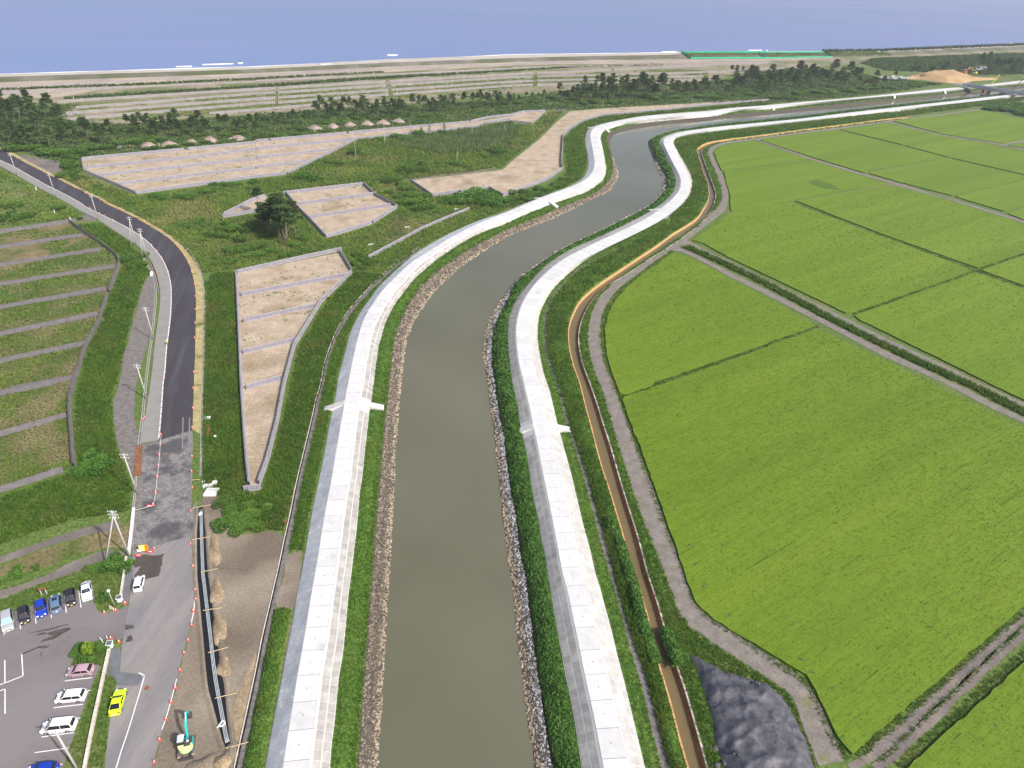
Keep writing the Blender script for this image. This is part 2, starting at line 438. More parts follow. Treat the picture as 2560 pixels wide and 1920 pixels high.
def water_mat(name, base, rough, bump, bsc, stretch=(1, 1, 1), rot=0.0, spec=.5, c2=None, sc=.01):
    m = bpy.data.materials.new(name); m.use_nodes = True
    nt = m.node_tree; N, L = nt.nodes, nt.links; b = N['Principled BSDF']
    b.inputs['Base Color'].default_value = (*base, 1); b.inputs['Roughness'].default_value = rough
    b.inputs['IOR'].default_value = 1.33; b.inputs['Specular IOR Level'].default_value = spec
    tc = N.new('ShaderNodeTexCoord'); mp = N.new('ShaderNodeMapping')
    mp.inputs['Scale'].default_value = stretch; mp.inputs['Rotation'].default_value = (0, 0, rot)
    L.new(tc.outputs['Object'], mp.inputs[0])
    n = N.new('ShaderNodeTexNoise'); n.inputs['Scale'].default_value = bsc; n.inputs['Detail'].default_value = 5
    L.new(mp.outputs[0], n.inputs['Vector'])
    bp = N.new('ShaderNodeBump'); bp.inputs['Strength'].default_value = bump; bp.inputs['Distance'].default_value = .3
    L.new(n.outputs['Fac'], bp.inputs['Height']); L.new(bp.outputs[0], b.inputs['Normal'])
    if c2:
        n2 = N.new('ShaderNodeTexNoise'); n2.inputs['Scale'].default_value = sc; n2.inputs['Detail'].default_value = 5
        L.new(mp.outputs[0], n2.inputs['Vector'])
        r = N.new('ShaderNodeValToRGB'); r.color_ramp.elements[0].position = .35; r.color_ramp.elements[1].position = .65
        r.color_ramp.elements[0].color = (*base, 1); r.color_ramp.elements[1].color = (*c2, 1)
        L.new(n2.outputs['Fac'], r.inputs[0]); L.new(r.outputs[0], b.inputs['Base Color'])
    return m
M['river'] = water_mat('river_water', (.094, .094, .062), .07, .06, .9, spec=.55, c2=(.130, .126, .088), sc=.012)
M['canal'] = water_mat('canal_water', (.135, .102, .052), .10, .05, 2, spec=.3)
M['sea'] = water_mat('sea_water', (.155, .185, .385), .25, .8, .06, stretch=(.5, 1.6, 1), rot=math.radians(-26), spec=.5, c2=(.125, .185, .365), sc=.004)

# ------------------------------------------------------------------ survey lines of the river works (from the near end to the far end)
BZ = -1.7           # river water level
Lo = TW('4b', [(80, 1659), (130, 1380), (175, 1130), (215, 930), (270, 630), (305, 450), (335, 290), (370, 80)],
        '3b', [(390, 1659), (440, 1370), (490, 1080), (540, 850), (590, 600), (640, 330), (663, 220), (685, 120), (700, 30)],
        '2b', [(712, 1600), (735, 1520), (770, 1390), (815, 1220), (870, 1100), (920, 1010), (980, 930), (1060, 820), (1140, 740), (1250, 640), (1380, 530), (1500, 455), (1650, 370), (1820, 290), (1960, 235), (2100, 190)],
        '1c', [(0, 1597), (170, 1525), (330, 1465), (480, 1410), (590, 1350), (640, 1290), (660, 1220), (655, 1130), (640, 1050), (635, 980), (650, 930), (690, 895), (760, 868), (860, 845), (960, 825), (1100, 800), (1300, 780), (1500, 765), (1700, 750), (1900, 725)],
        '1d', [(0, 700), (330, 670), (700, 640), (1100, 600), (1480, 560), (1690, 543), (1870, 525), (2212, 485)], z=.15)
Lcl = TW('4b', [(230, 1659), (270, 1400), (310, 1150), (350, 900), (390, 680), (430, 450), (470, 200), (505, 0)],
         '3b', [(545, 1430), (580, 1200), (625, 960), (650, 840), (680, 650), (710, 480), (740, 300), (760, 190), (775, 90)],
         '2b', [(795, 1659), (830, 1480), (870, 1300), (920, 1130), (970, 1030), (1040, 920), (1120, 820), (1220, 720), (1340, 610), (1480, 520), (1640, 420), (1800, 330), (1950, 260), (2100, 200)],
         '1c', [(0, 1608), (170, 1535), (330, 1472), (480, 1417), (600, 1365), (680, 1300), (712, 1220), (705, 1130), (690, 1050), (675, 970), (685, 925), (720, 893), (780, 868), (860, 846), (960, 826), (1100, 801), (1300, 781), (1500, 766), (1700, 751), (1900, 726)],
         '1d', [(0, 701), (330, 671), (700, 641), (1100, 601), (1480, 561), (1690, 544), (1870, 526), (2212, 486)], z=1.8)
Lcr = TW('4b', [(455, 1659), (480, 1450), (505, 1250), (535, 1010), (560, 790), (600, 570), (630, 370), (655, 170)],
         '3b', [(680, 1659), (715, 1400), (735, 1220), (755, 1080), (775, 960), (800, 840), (815, 700), (840, 500), (860, 340), (875, 220), (888, 130), (905, 50)],
         '2b', [(918, 1659), (940, 1500), (965, 1370), (1000, 1200), (1050, 1090), (1120, 960), (1200, 850), (1300, 740), (1400, 630), (1500, 560), (1640, 470), (1800, 385), (1950, 310), (2100, 245)],
         '1c', [(0, 1655), (150, 1592), (310, 1530), (480, 1465), (620, 1405), (720, 1350), (770, 1290), (785, 1210), (770, 1130), (755, 1050), (745, 980), (760, 930), (810, 895), (900, 868), (1000, 848), (1200, 822), (1500, 793), (1900, 745)],
         '1d', [(0, 720), (330, 685), (700, 652), (1100, 617), (1530, 578), (1760, 550), (2212, 505)], z=1.8)
Lt = TW('4b', [(640, 1659), (655, 1450), (680, 1270), (700, 1050), (720, 860), (750, 680), (770, 500), (790, 270), (805, 120)],
        '3b', [(822, 1659), (845, 1470), (862, 1330), (880, 1150), (900, 920), (920, 790), (945, 540), (965, 380), (980, 240), (1000, 120), (1012, 20)],
        '2b', [(1020, 1640), (1040, 1460), (1060, 1330), (1090, 1230), (1115, 1140), (1150, 1060), (1200, 970), (1280, 860), (1370, 750), (1470, 660), (1580, 570), (1700, 490), (1850, 400), (2000, 330), (2130, 285)],
        '1c', [(110, 1650), (220, 1605), (330, 1562), (480, 1510), (620, 1462), (720, 1405), (790, 1340), (815, 1260), (805, 1180), (790, 1100), (770, 1010), (770, 960), (800, 925), (860, 902), (940, 878), (1000, 865), (1200, 840), (1400, 820), (1700, 795), (1950, 755)],
        '1d', [(0, 738), (330, 700), (700, 664), (1090, 630), (1530, 590), (1760, 562), (2212, 517)], z=.3)
Lg = TW('4b', [(870, 1659), (890, 1450), (900, 1250), (920, 1000), (940, 750), (960, 500), (980, 200), (1000, 0)],
        '3b', [(1020, 1370), (1045, 1050), (1070, 800), (1090, 550), (1105, 380), (1115, 270), (1130, 150)],
        '2b', [(1145, 1659), (1165, 1480), (1185, 1320), (1220, 1180), (1270, 1060), (1340, 930), (1420, 820), (1530, 710), (1650, 620), (1780, 530), (1900, 460), (2060, 380)],
        '2c', [(0, 305), (170, 240), (400, 140), (600, 60)],
        '1c', [(730, 1448), (810, 1380), (860, 1300), (870, 1220), (850, 1140), (830, 1060), (812, 990), (830, 950), (880, 920), (1000, 882), (1150, 855), (1350, 830), (1700, 800), (1950, 773)],
        '1d', [(0, 752), (330, 722), (700, 682), (1090, 646), (1530, 606), (1760, 578), (2212, 530)], z=-.6)
Lw = TW('4b', [(1055, 1659), (1060, 1450), (1085, 1150), (1095, 950), (1110, 750), (1120, 500), (1130, 300), (1145, 150)],
        '3b', [(1155, 1659), (1165, 1400), (1180, 1150), (1190, 950), (1200, 750), (1212, 500), (1230, 300), (1245, 100)],
        '2b', [(1255, 1659), (1270, 1480), (1290, 1350), (1320, 1230), (1370, 1110), (1440, 1000), (1530, 880), (1640, 770), (1770, 650), (1900, 560), (2050, 460)],
        '2c', [(0, 370), (170, 300), (330, 240), (500, 160), (700, 60)],
        '1c', [(800, 1470), (860, 1420), (900, 1360), (918, 1300), (900, 1230), (870, 1140), (850, 1060), (850, 1000), (880, 965), (940, 935), (1050, 910), (1250, 880), (1450, 852), (1700, 827), (2000, 800)],
        '1d', [(0, 786), (330, 755), (700, 705), (1100, 665), (1530, 622), (1760, 592), (2212, 546)], z=BZ)
Rw = TW('4c', [(190, 1659), (180, 1500), (150, 1350), (120, 1150), (95, 900), (65, 680), (40, 480), (20, 250), (5, 50)],
        '3b', [(2195, 1659), (2175, 1500), (2150, 1280), (2125, 1080), (2105, 880), (2085, 700), (2065, 500), (2040, 300), (2015, 120)],
        '2b', [(2003, 1659), (1985, 1560), (1970, 1450), (1970, 1350), (1985, 1220), (2010, 1130), (2060, 1030), (2130, 920), (2212, 830)],
        '2c', [(80, 720), (200, 630), (340, 540), (500, 450), (700, 360), (900, 260), (1100, 160), (1200, 100), (1260, 40)],
        '1c', [(1285, 1450), (1300, 1380), (1280, 1300), (1240, 1210), (1200, 1120), (1175, 1050), (1180, 1010), (1210, 985), (1280, 960), (1400, 930), (1600, 900), (1850, 865), (2212, 830)],
        '1d', [(300, 800), (700, 750), (1100, 705), (1500, 665), (1800, 640), (2050, 600), (2212, 580)], z=BZ)
Rr = TW('4c', [(360, 1659), (320, 1450), (290, 1270), (250, 1000), (220, 800), (200, 640), (180, 450), (160, 300), (140, 130), (125, 0)],
        '3c', [(80, 1500), (60, 1300), (30, 1100), (0, 960)],
        '3b', [(2190, 800), (2160, 600), (2150, 480), (2120, 330), (2090, 150)],
        '2b', [(2067, 1659), (2045, 1500), (2040, 1360), (2050, 1240), (2080, 1130), (2130, 1020), (2190, 920)],
        '2c', [(0, 830), (100, 735), (220, 645), (350, 557), (520, 462), (720, 367), (920, 269), (1120, 167), (1225, 98), (1290, 30)],
        '1c', [(1325, 1440), (1338, 1380), (1325, 1310), (1290, 1250), (1250, 1170), (1220, 1090), (1200, 1025), (1215, 992), (1290, 964), (1400, 934), (1600, 904), (1850, 868), (2212, 833)],
        '1d', [(300, 803), (700, 753), (1100, 708), (1500, 668), (1800, 643), (2050, 603), (2212, 583)], z=-.9)
Ra = TW('4c', [(600, 1659), (575, 1480), (540, 1250), (500, 1040), (460, 850), (420, 620), (380, 400), (350, 230), (330, 90)],
        '3c', [(310, 1659), (290, 1500), (250, 1320), (230, 1180), (190, 1000), (160, 820), (130, 620), (90, 440), (70, 340), (50, 200), (15, 40)],
        '2c', [(0, 1620), (-22, 1450), (-35, 1280), (-30, 1130), (0, 1010), (60, 900), (130, 810), (200, 730), (290, 640), (400, 560), (520, 490), (680, 420), (880, 330), (1080, 230), (1180, 175), (1280, 110), (1350, 50)],
        '1c', [(1395, 1440), (1412, 1370), (1400, 1310), (1370, 1240), (1330, 1160), (1300, 1090), (1275, 1030), (1290, 990), (1350, 960), (1450, 930), (1600, 910), (1800, 885), (2212, 845)],
        '1d', [(300, 815), (700, 765), (1100, 720), (1500, 675), (1900, 630), (2080, 610), (2212, 596)], z=.3)
Rcl = TW('4c', [(790, 1659), (760, 1500), (710, 1240), (650, 960), (610, 770), (560, 520), (520, 330), (480, 140)],
         '3c', [(440, 1659), (400, 1450), (360, 1240), (320, 1030), (280, 840), (240, 640), (210, 480), (180, 350), (150, 200), (110, 30)],
         '2c', [(95, 1620), (60, 1480), (40, 1320), (35, 1180), (55, 1060), (100, 940), (170, 830), (250, 740), (350, 650), (480, 560), (600, 500), (760, 420), (960, 330), (1150, 235), (1270, 155), (1350, 90), (1420, 20)],
         '1c', [(1450, 1420), (1458, 1360), (1440, 1290), (1400, 1220), (1360, 1140), (1330, 1080), (1308, 1022), (1325, 985), (1400, 957), (1500, 931), (1600, 912), (1800, 887), (2212, 847)],
         '1d', [(300, 817), (700, 767), (1100, 722), (1500, 677), (1900, 632), (2080, 612), (2212, 598)], z=1.8)
Rcr = TW('4c', [(1010, 1659), (970, 1480), (900, 1220), (850, 1000), (800, 780), (740, 540), (680, 280), (640, 90)],
         '3c', [(610, 1659), (560, 1440), (510, 1220), (460, 980), (410, 750), (360, 550), (325, 400), (295, 310), (270, 160), (240, 20)],
         '2c', [(210, 1600), (165, 1420), (148, 1280), (155, 1160), (185, 1040), (240, 920), (320, 815), (430, 710), (560, 615), (700, 540), (860, 460), (1050, 370), (1240, 272), (1350, 200), (1430, 140), (1490, 70)],
         '1c', [(1520, 1430), (1532, 1365), (1512, 1295), (1475, 1225), (1435, 1150), (1400, 1085), (1370, 1025), (1385, 992), (1450, 967), (1560, 945), (1800, 908), (2212, 866)],
         '1d', [(330, 833), (700, 785), (1100, 741), (1650, 683), (2000, 641), (2085, 622), (2212, 608)], z=1.8)
Rb = TW('4c', [(1150, 1659), (1100, 1450), (1040, 1200), (980, 950), (920, 720), (860, 470), (800, 250), (750, 60)],
        '3c', [(725, 1659), (680, 1450), (620, 1230), (560, 980), (510, 770), (460, 590), (415, 420), (385, 310), (360, 200), (320, 40)],
        '2c', [(298, 1640), (265, 1530), (240, 1400), (222, 1270), (225, 1150), (245, 1040), (300, 920), (370, 820), (480, 715), (600, 615), (700, 550), (850, 470), (1000, 395), (1200, 295), (1340, 215), (1420, 150), (1490, 90), (1530, 40)],
        '1c', [(1550, 1440), (1562, 1370), (1545, 1300), (1510, 1230), (1470, 1160), (1430, 1090), (1400, 1030), (1412, 1000), (1480, 978), (1590, 958), (1800, 930), (2212, 885)],
        '1d', [(330, 850), (690, 807), (1100, 760), (1650, 692), (2000, 652), (2090, 636), (2212, 620)], z=.15)
Gl = TW('4c', [(1290, 1659), (1200, 1300), (1130, 1000), (1050, 720), (980, 480), (910, 200), (850, 0)],
        '3c', [(770, 1380), (700, 1100), (640, 880), (580, 680), (530, 520), (490, 400), (450, 260), (410, 100)],
        '2c', [(375, 1640), (330, 1530), (290, 1400), (265, 1260), (270, 1130), (300, 1000), (350, 900), (430, 800), (540, 690), (680, 600), (850, 520), (1050, 420), (1250, 310), (1400, 262)], z=.12)
Gr = TW('4c', [(1360, 1659), (1270, 1320), (1200, 1020), (1110, 740), (1020, 480), (950, 220), (885, 0)],
        '3c', [(820, 1400), (740, 1120), (680, 900), (620, 700), (560, 520), (510, 400), (478, 260), (430, 100)],
        '2c', [(395, 1640), (350, 1530), (312, 1400), (288, 1260), (295, 1130), (322, 1005), (370, 910), (448, 812), (552, 706), (690, 614), (858, 532), (1056, 430), (1255, 318), (1400, 268)], z=.12)
Cl = TW('4c', [(1525, 1659), (1450, 1400), (1390, 1160), (1330, 950), (1280, 790), (1245, 640), (1205, 480), (1170, 330), (1130, 200), (1090, 60)],
        '3c', [(1050, 1659), (1010, 1500), (960, 1300), (900, 1100), (840, 900), (780, 720), (730, 540), (690, 380), (640, 200), (590, 0)],
        '2c', [(540, 1520), (503, 1370), (492, 1250), (500, 1150), (530, 1060), (590, 950), (680, 860), (800, 770), (950, 670), (1100, 570), (1250, 470), (1400, 360), (1500, 300), (1600, 230), (1650, 160), (1690, 90), (1705, 30)],
        '1c', [(1700, 1440), (1690, 1380), (1660, 1300), (1630, 1200), (1607, 1120), (1605, 1080), (1650, 1047), (1720, 1022), (1850, 1002), (2000, 983), (2212, 957)],
        '1d', [(300, 917), (700, 867), (1030, 824), (1200, 808)], z=0.0)
Cr = TW('4c', [(1630, 1659), (1560, 1400), (1490, 1140), (1420, 900), (1370, 770), (1300, 540), (1240, 340), (1200, 200), (1150, 50)],
        '3c', [(1125, 1659), (1080, 1480), (1030, 1280), (970, 1070), (910, 880), (850, 680), (800, 500), (750, 330), (700, 160), (645, 0)],
        '2c', [(592, 1500), (562, 1370), (552, 1270), (562, 1170), (592, 1070), (652, 960), (742, 860), (870, 762), (1010, 680), (1165, 575), (1325, 475), (1485, 365), (1600, 278), (1690, 185), (1730, 100), (1748, 30)],
        '1c', [(1742, 1440), (1722, 1380), (1692, 1300), (1655, 1200), (1628, 1120), (1630, 1088), (1665, 1058), (1730, 1032), (1855, 1009), (2000, 989), (2212, 963)],
        '1d', [(300, 922), (700, 872), (1030, 829), (1200, 812)], z=-.7)
Cw = TW('4c', [(1680, 1659), (1610, 1400), (1530, 1120), (1470, 920), (1425, 800), (1335, 540), (1280, 330), (1240, 200), (1190, 50)],
        '3c', [(1170, 1659), (1120, 1460), (1070, 1280), (1010, 1090), (950, 900), (890, 690), (835, 500), (785, 350), (740, 200), (672, 0)],
        '2c', [(612, 1500), (582, 1370), (572, 1265), (582, 1170), (610, 1080), (668, 970), (755, 868), (882, 772), (1022, 688), (1178, 582), (1338, 482), (1498, 372), (1612, 284), (1700, 190), (1742, 100), (1758, 30)],
        '1c', [(1752, 1440), (1732, 1380), (1702, 1300), (1665, 1200), (1638, 1120), (1642, 1092), (1676, 1064), (1738, 1038), (1860, 1014), (2005, 993), (2212, 967)],
        '1d', [(300, 926), (700, 876), (1030, 833), (1200, 816)], z=.1)
Fl = TW('4d', [(440, 1640), (390, 1520), (330, 1370), (280, 1230), (240, 1100), (180, 1000), (80, 930)],
        '4c', [(2212, 870), (2000, 740), (1880, 660), (1760, 590), (1620, 480), (1490, 400), (1430, 290), (1380, 150), (1330, 0)],
        '3c', [(1300, 1600), (1240, 1430), (1170, 1260), (1100, 1090), (1030, 880), (970, 680), (910, 500), (860, 320), (810, 160), (760, 0)],
        '2c', [(730, 1600), (690, 1480), (665, 1350), (655, 1240), (670, 1130), (690, 1040), (730, 950), (790, 870), (880, 780), (1000, 690), (1150, 590), (1300, 490), (1400, 420), (1500, 360), (1600, 280), (1700, 200), (1770, 140), (1808, 60)],
        '1c', [(1812, 1450), (1790, 1360), (1750, 1270), (1710, 1180), (1690, 1120), (1700, 1080), (1760, 1042), (1850, 1020), (2000, 1000), (2212, 972)],
        '1d', [(300, 932), (700, 882), (1030, 838), (1400, 792), (1700, 752), (1950, 715)], z=.1)
Fr = TW('4d', [(680, 1620), (620, 1520), (560, 1370), (500, 1220), (440, 1080), (370, 950), (260, 840), (120, 760)],
        '4c', [(2212, 680), (2080, 590), (1950, 510), (1820, 430), (1700, 350), (1600, 250), (1550, 150), (1500, 0)],
        '3c', [(1450, 1520), (1400, 1400), (1330, 1220), (1270, 1060), (1210, 880), (1150, 740), (1100, 620), (1050, 500), (1000, 350), (930, 170), (870, 0)],
        '2c', [(810, 1520), (780, 1400), (760, 1280), (760, 1160), (770, 1070), (810, 970), (870, 880), (950, 800), (1070, 720), (1180, 630), (1280, 560), (1390, 490), (1540, 390), (1600, 340), (1680, 280), (1770, 210), (1840, 150), (1862, 60)],
        '1c', [(1868, 1450), (1850, 1380), (1810, 1290), (1760, 1190), (1730, 1115), (1738, 1085), (1790, 1052), (1900, 1024), (2050, 1004), (2212, 982)],
        '1d', [(300, 942), (700, 892), (1030, 847), (1400, 800), (1700, 759), (1950, 721)], z=.1)

# near ends run on out of the picture, far ends run on to the right
_near = dict(Lo=Lo, Lcl=Lcl, Lcr=Lcr, Lt=Lt, Lg=Lg, Lw=Lw, Rw=Rw, Rr=Rr, Ra=Ra, Rcl=Rcl, Rcr=Rcr, Rb=Rb)
for _k in _near:
    _near[_k] = ext(_near[_k], 25, 120)
Lo, Lcl, Lcr, Lt, Lg, Lw, Rw, Rr, Ra, Rcl, Rcr, Rb = (_near[k] for k in ('Lo', 'Lcl', 'Lcr', 'Lt', 'Lg', 'Lw', 'Rw', 'Rr', 'Ra', 'Rcl', 'Rcr', 'Rb'))
Gl, Gr, Cl, Cr, Cw = (ext(p, 25, 0) for p in (Gl, Gr, Cl, Cr, Cw))
DS = .75
LB = resample(Lcr, DS)
RB = resample(Rcl, DS)
def rs(P): return resample(P, DS)
LR = {k: match(LB, rs(p)) for k, p in dict(Lo=Lo, Lcl=Lcl, Lt=Lt, Lg=Lg, Lw=Lw).items()}
LR['Lcr'] = LB
RR = {k: match(RB, rs(p)) for k, p in dict(Rw=Rw, Rr=Rr, Ra=Ra, Rcr=Rcr, Rb=Rb).items()}
RR['Rcl'] = RB
for d, zz in ((LR, dict(Lo=.15, Lcl=1.8, Lcr=1.8, Lt=.3, Lg=-.6, Lw=BZ)), (RR, dict(Rw=BZ, Rr=-.9, Ra=.3, Rcl=1.8, Rcr=1.8, Rb=.15))):
    for k, z in zz.items():
        d[k][:, 2] = z
def loft(name, rails, m, parent=None, smooth=False, kind=None):
    n = len(rails[0]); k = len(rails)
    V = np.concatenate(rails)
    i = np.arange(n - 1)
    F = np.concatenate([np.stack([a * n + i, a * n + i + 1, (a + 1) * n + i + 1, (a + 1) * n + i], 1) for a in range(k - 1)])
    return mk(name, V, F, m, parent, smooth, kind=kind)
def lerp(a, b, t): return a + (b - a) * t
def down(P, d, z):
    """rail moved sideways by d along its right-hand normal, at height z"""
    Q = P.copy(); Q[:, :2] += normals2(soft(P, 4)) * d; Q[:, 2] = z
    return Q
# ------------------------------------------------------------------ scattering helpers
def camdist(P):
    return np.sqrt(P[:, 0]**2 + P[:, 1]**2 + (CAMH - P[:, 2])**2)
def grow(P, near=120.0, top=4.0):
    return np.clip(camdist(P) / near, 1.0, top)
def in_view(P, m=120):
    q = proj(P)
    return (q[:, 0] > -m) & (q[:, 0] < 2560 + m) & (q[:, 1] > -m) & (q[:, 1] < 1920 + m) & (P[:, 1] > 0)
def band_pts(A, B, dens, near=120.0, top=4.0, z=0.0):
    e1, e2 = np.diff(A, axis=0), np.diff(B, axis=0)
    wdt = np.linalg.norm((A + B)[:-1] * 0 + (B - A)[:-1], axis=1)
    ar = wdt * (np.linalg.norm(e1, axis=1) + np.linalg.norm(e2, axis=1)) / 2
    mid = (A[:-1] + B[:-1]) / 2
    g = np.clip(camdist(mid) / near, 1, top)
    lam = ar * dens / g**2 * in_view(mid, 150)
    n = int(lam.sum())
    if n < 1: return np.zeros((0, 3)), np.zeros(0)
    k = rng.choice(len(lam), n, p=lam / lam.sum())
    s, t = rng.random(n)[:, None], rng.random(n)[:, None]
    P = (A[k] * (1 - s) + A[k + 1] * s) * (1 - t) + (B[k] * (1 - s) + B[k + 1] * s) * t
    P[:, 2] += z
    return P, t[:, 0]
def poly_pts(poly, dens, near=120.0, top=4.0, z=0.0):
    n = int(area(poly) * dens)
    if n < 1: return np.zeros((0, 3))
    p = rand_in(poly, min(n, 900000))
    P = np.c_[p, np.full(len(p), z)]
    P = P[in_view(P)]
    g = grow(P, near, top)
    return P[rng.random(len(P)) < 1 / g**2]
def blades(P, h, spread, nb, w, tint=None, near=120.0, top=4.0):
    n = len(P)
    g = grow(P, near, top)[:, None]
    az = rng.random((n, nb)) * 2 * math.pi
    r0 = rng.random((n, nb)) * spread * .6 * g
    hh = h * (.55 + .7 * rng.random((n, nb))) * (1 + (g - 1) * .35)
    r1 = r0 + spread * (.25 + .9 * rng.random((n, nb))) * g
    c, s = np.cos(az), np.sin(az)
    ww = w * g * (.7 + .6 * rng.random((n, nb)))
    b = P[:, None, :] + np.stack([r0 * c, r0 * s, np.zeros_like(c)], -1)
    tip = P[:, None, :] + np.stack([r1 * c, r1 * s, hh], -1)
    o = np.stack([-s * ww / 2, c * ww / 2, np.zeros_like(c)], -1)
    V = np.stack([b - o, b + o, tip], 2).reshape(-1, 3)
    F = np.arange(len(V)).reshape(-1, 3)
    t0 = rng.random(n) if tint is None else tint
    tt = np.clip(np.repeat(t0[:, None], nb, 1) * .7 + rng.random((n, nb)) * .3, 0, 1)
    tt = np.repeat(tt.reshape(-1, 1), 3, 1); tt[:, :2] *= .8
    return V, F, tt.ravel()
def leaves(C, size, tint=None, flat=.6):
    n = len(C)
    nrm = rng.normal(size=(n, 3)); nrm[:, 2] = abs(nrm[:, 2]) + flat
    nrm /= np.linalg.norm(nrm, axis=1)[:, None]
    a = np.cross(nrm, rng.normal(size=(n, 3))); a /= np.linalg.norm(a, axis=1)[:, None] + 1e-9
    b = np.cross(nrm, a)
    s = (np.full(n, size) if np.isscalar(size) else size)[:, None] * (.6 + .8 * rng.random((n, 1)))
    V = np.stack([C - a * s * .6, C + b * s * .5, C + a * s * .6, C - b * s * .5], 1).reshape(-1, 3)
    F = np.arange(4 * n).reshape(-1, 4)
    t0 = rng.random(n) if tint is None else tint
    return V, F, np.repeat(t0, 4)
_ico = None
def stones(P, size, flat=.7):
    """angular stones at P"""
    global _ico
    if _ico is None:
        t = (1 + 5**.5) / 2
        v = np.array([(-1, t, 0), (1, t, 0), (-1, -t, 0), (1, -t, 0), (0, -1, t), (0, 1, t), (0, -1, -t), (0, 1, -t), (t, 0, -1), (t, 0, 1), (-t, 0, -1), (-t, 0, 1)]) / math.sqrt(1 + t * t)
        f = np.array([(0, 11, 5), (0, 5, 1), (0, 1, 7), (0, 7, 10), (0, 10, 11), (1, 5, 9), (5, 11, 4), (11, 10, 2), (10, 7, 6), (7, 1, 8), (3, 9, 4), (3, 4, 2), (3, 2, 6), (3, 6, 8), (3, 8, 9), (4, 9, 5), (2, 4, 11), (6, 2, 10), (8, 6, 7), (9, 8, 1)])
        _ico = (v, f)
    v, f = _ico
    n = len(P)
    sc = (size * (.6 + .9 * rng.random((n, 1)))) * (1 + .45 * rng.normal(size=(n, 3))).clip(.5, 1.6)
    sc[:, 2] *= flat
    an = rng.random(n) * 2 * math.pi
    V = v[None] * (1 + .22 * rng.normal(size=(n, 12, 1))) * sc[:, None, :]
    c, s = np.cos(an)[:, None], np.sin(an)[:, None]
    V = np.stack([V[:, :, 0] * c - V[:, :, 1] * s, V[:, :, 0] * s + V[:, :, 1] * c, V[:, :, 2]], -1) + P[:, None, :]
    F = (f[None] + (np.arange(n) * 12)[:, None, None]).reshape(-1, 3)
    return V.reshape(-1, 3), F, np.repeat(rng.random(n), 12)
def structure(o, label=None, cat=None):
    o['kind'] = 'structure'
    if label: o['label'] = label
    if cat: o['category'] = cat
    return o
def stuff(o, label, cat):
    o['kind'] = 'stuff'; o['label'] = label; o['category'] = cat
    return o
def sheet(name, P, z, m, parent=None, jit=0.0, step=1.2):
    """flat polygon laid on the ground; jit roughens its edge"""
    P = np.asarray(P, float).copy(); P[:, 2] = z
    if jit:
        Q = resample(np.vstack([P, P[:1]]), step, False)[:-1]
        n = normals2(Q)
        Q[:, :2] += n * (jit * (vnoise(Q[:, 0], Q[:, 1], step * 2.2, 3) - .5) * 2)[:, None] + rng.normal(size=(len(Q), 2)) * jit * .15
        P = Q
    if ((P[:, 0] * np.roll(P[:, 1], -1)) - (P[:, 1] * np.roll(P[:, 0], -1))).sum() < 0:
        P = P[::-1]
    return mk(name, P, [list(range(len(P)))], m, parent)
def ribbon(name, line, w, z, m, parent=None, h=0.0, ds=2.0, smooth=True):
    """band of width w along a line, as a low solid when h > 0"""
    P = resample(line, ds, smooth); P[:, 2] = z
    A, B = down(P, -w / 2, z), down(P, w / 2, z)
    if h:
        A2, B2 = A.copy(), B.copy(); A2[:, 2] = B2[:, 2] = z + h
        return loft(name, [A, A2, B2, B], m, parent)
    return loft(name, [A, B], m, parent)

# ------------------------------------------------------------------ the ground, lowered where the river and the canal run
corr = np.vstack([LB, RB[::-1]])
_gm, _cm = soft(resample(Gr, 2)), None
can_l = ext(resample(Cl, 2), 0, 60); can_r = ext(resample(Cw, 2), 0, 60)
canal_poly = np.vstack([down(can_l, -.9, 0), down(can_r, .7, 0)[::-1]])
shore = W(T('1a', [(0, 430), (1100, 398), (2212, 365)], '1b', [(1100, 302), (2212, 262)], '1c', [(700, 252), (1450, 243)], '1d', [(0, 232), (560, 232), (1200, 215), (2212, 172)]), -.6)
shore = np.vstack([shore[:1] + (shore[0] - shore[1]) * 3, shore, shore[-1:] + (shore[-1] - shore[-2]) * 3])
def axis(parts):
    o = [parts[0][0]]
    for a, b, st in parts:
        o += list(np.linspace(a, b, max(2, int(round((b - a) / st)) + 1))[1:])
    return np.array(o)
gx = axis([(-1500, -480, 60), (-480, -170, 4), (-170, 300, 1.6), (300, 900, 4.5), (900, 2600, 60)])
gy = axis([(-400, 20, 30), (20, 330, 1.6), (330, 760, 3.5), (760, 1100, 20), (1100, 2000, 90)])
GX, GY = np.meshgrid(gx, gy)
GZ = np.zeros_like(GX)
GZ[inside(corr, GX, GY)] = -3.2
GZ[inside(canal_poly, GX, GY)] = -1.6
_sy = np.interp(GX, shore[:, 0], shore[:, 1])
GZ = np.where(GY > _sy - 25, -1.2 - np.clip((GY - _sy + 25) * .05, 0, 8), GZ)
ny, nx = GX.shape
_i = (np.arange(ny - 1)[:, None] * nx + np.arange(nx - 1)[None]).ravel()
ground = mk('ground', np.stack([GX.ravel(), GY.ravel(), GZ.ravel()], 1), np.stack([_i, _i + 1, _i + nx + 1, _i + nx], 1), M['ground'])
structure(ground, 'weedy green ground around the river works', 'ground')

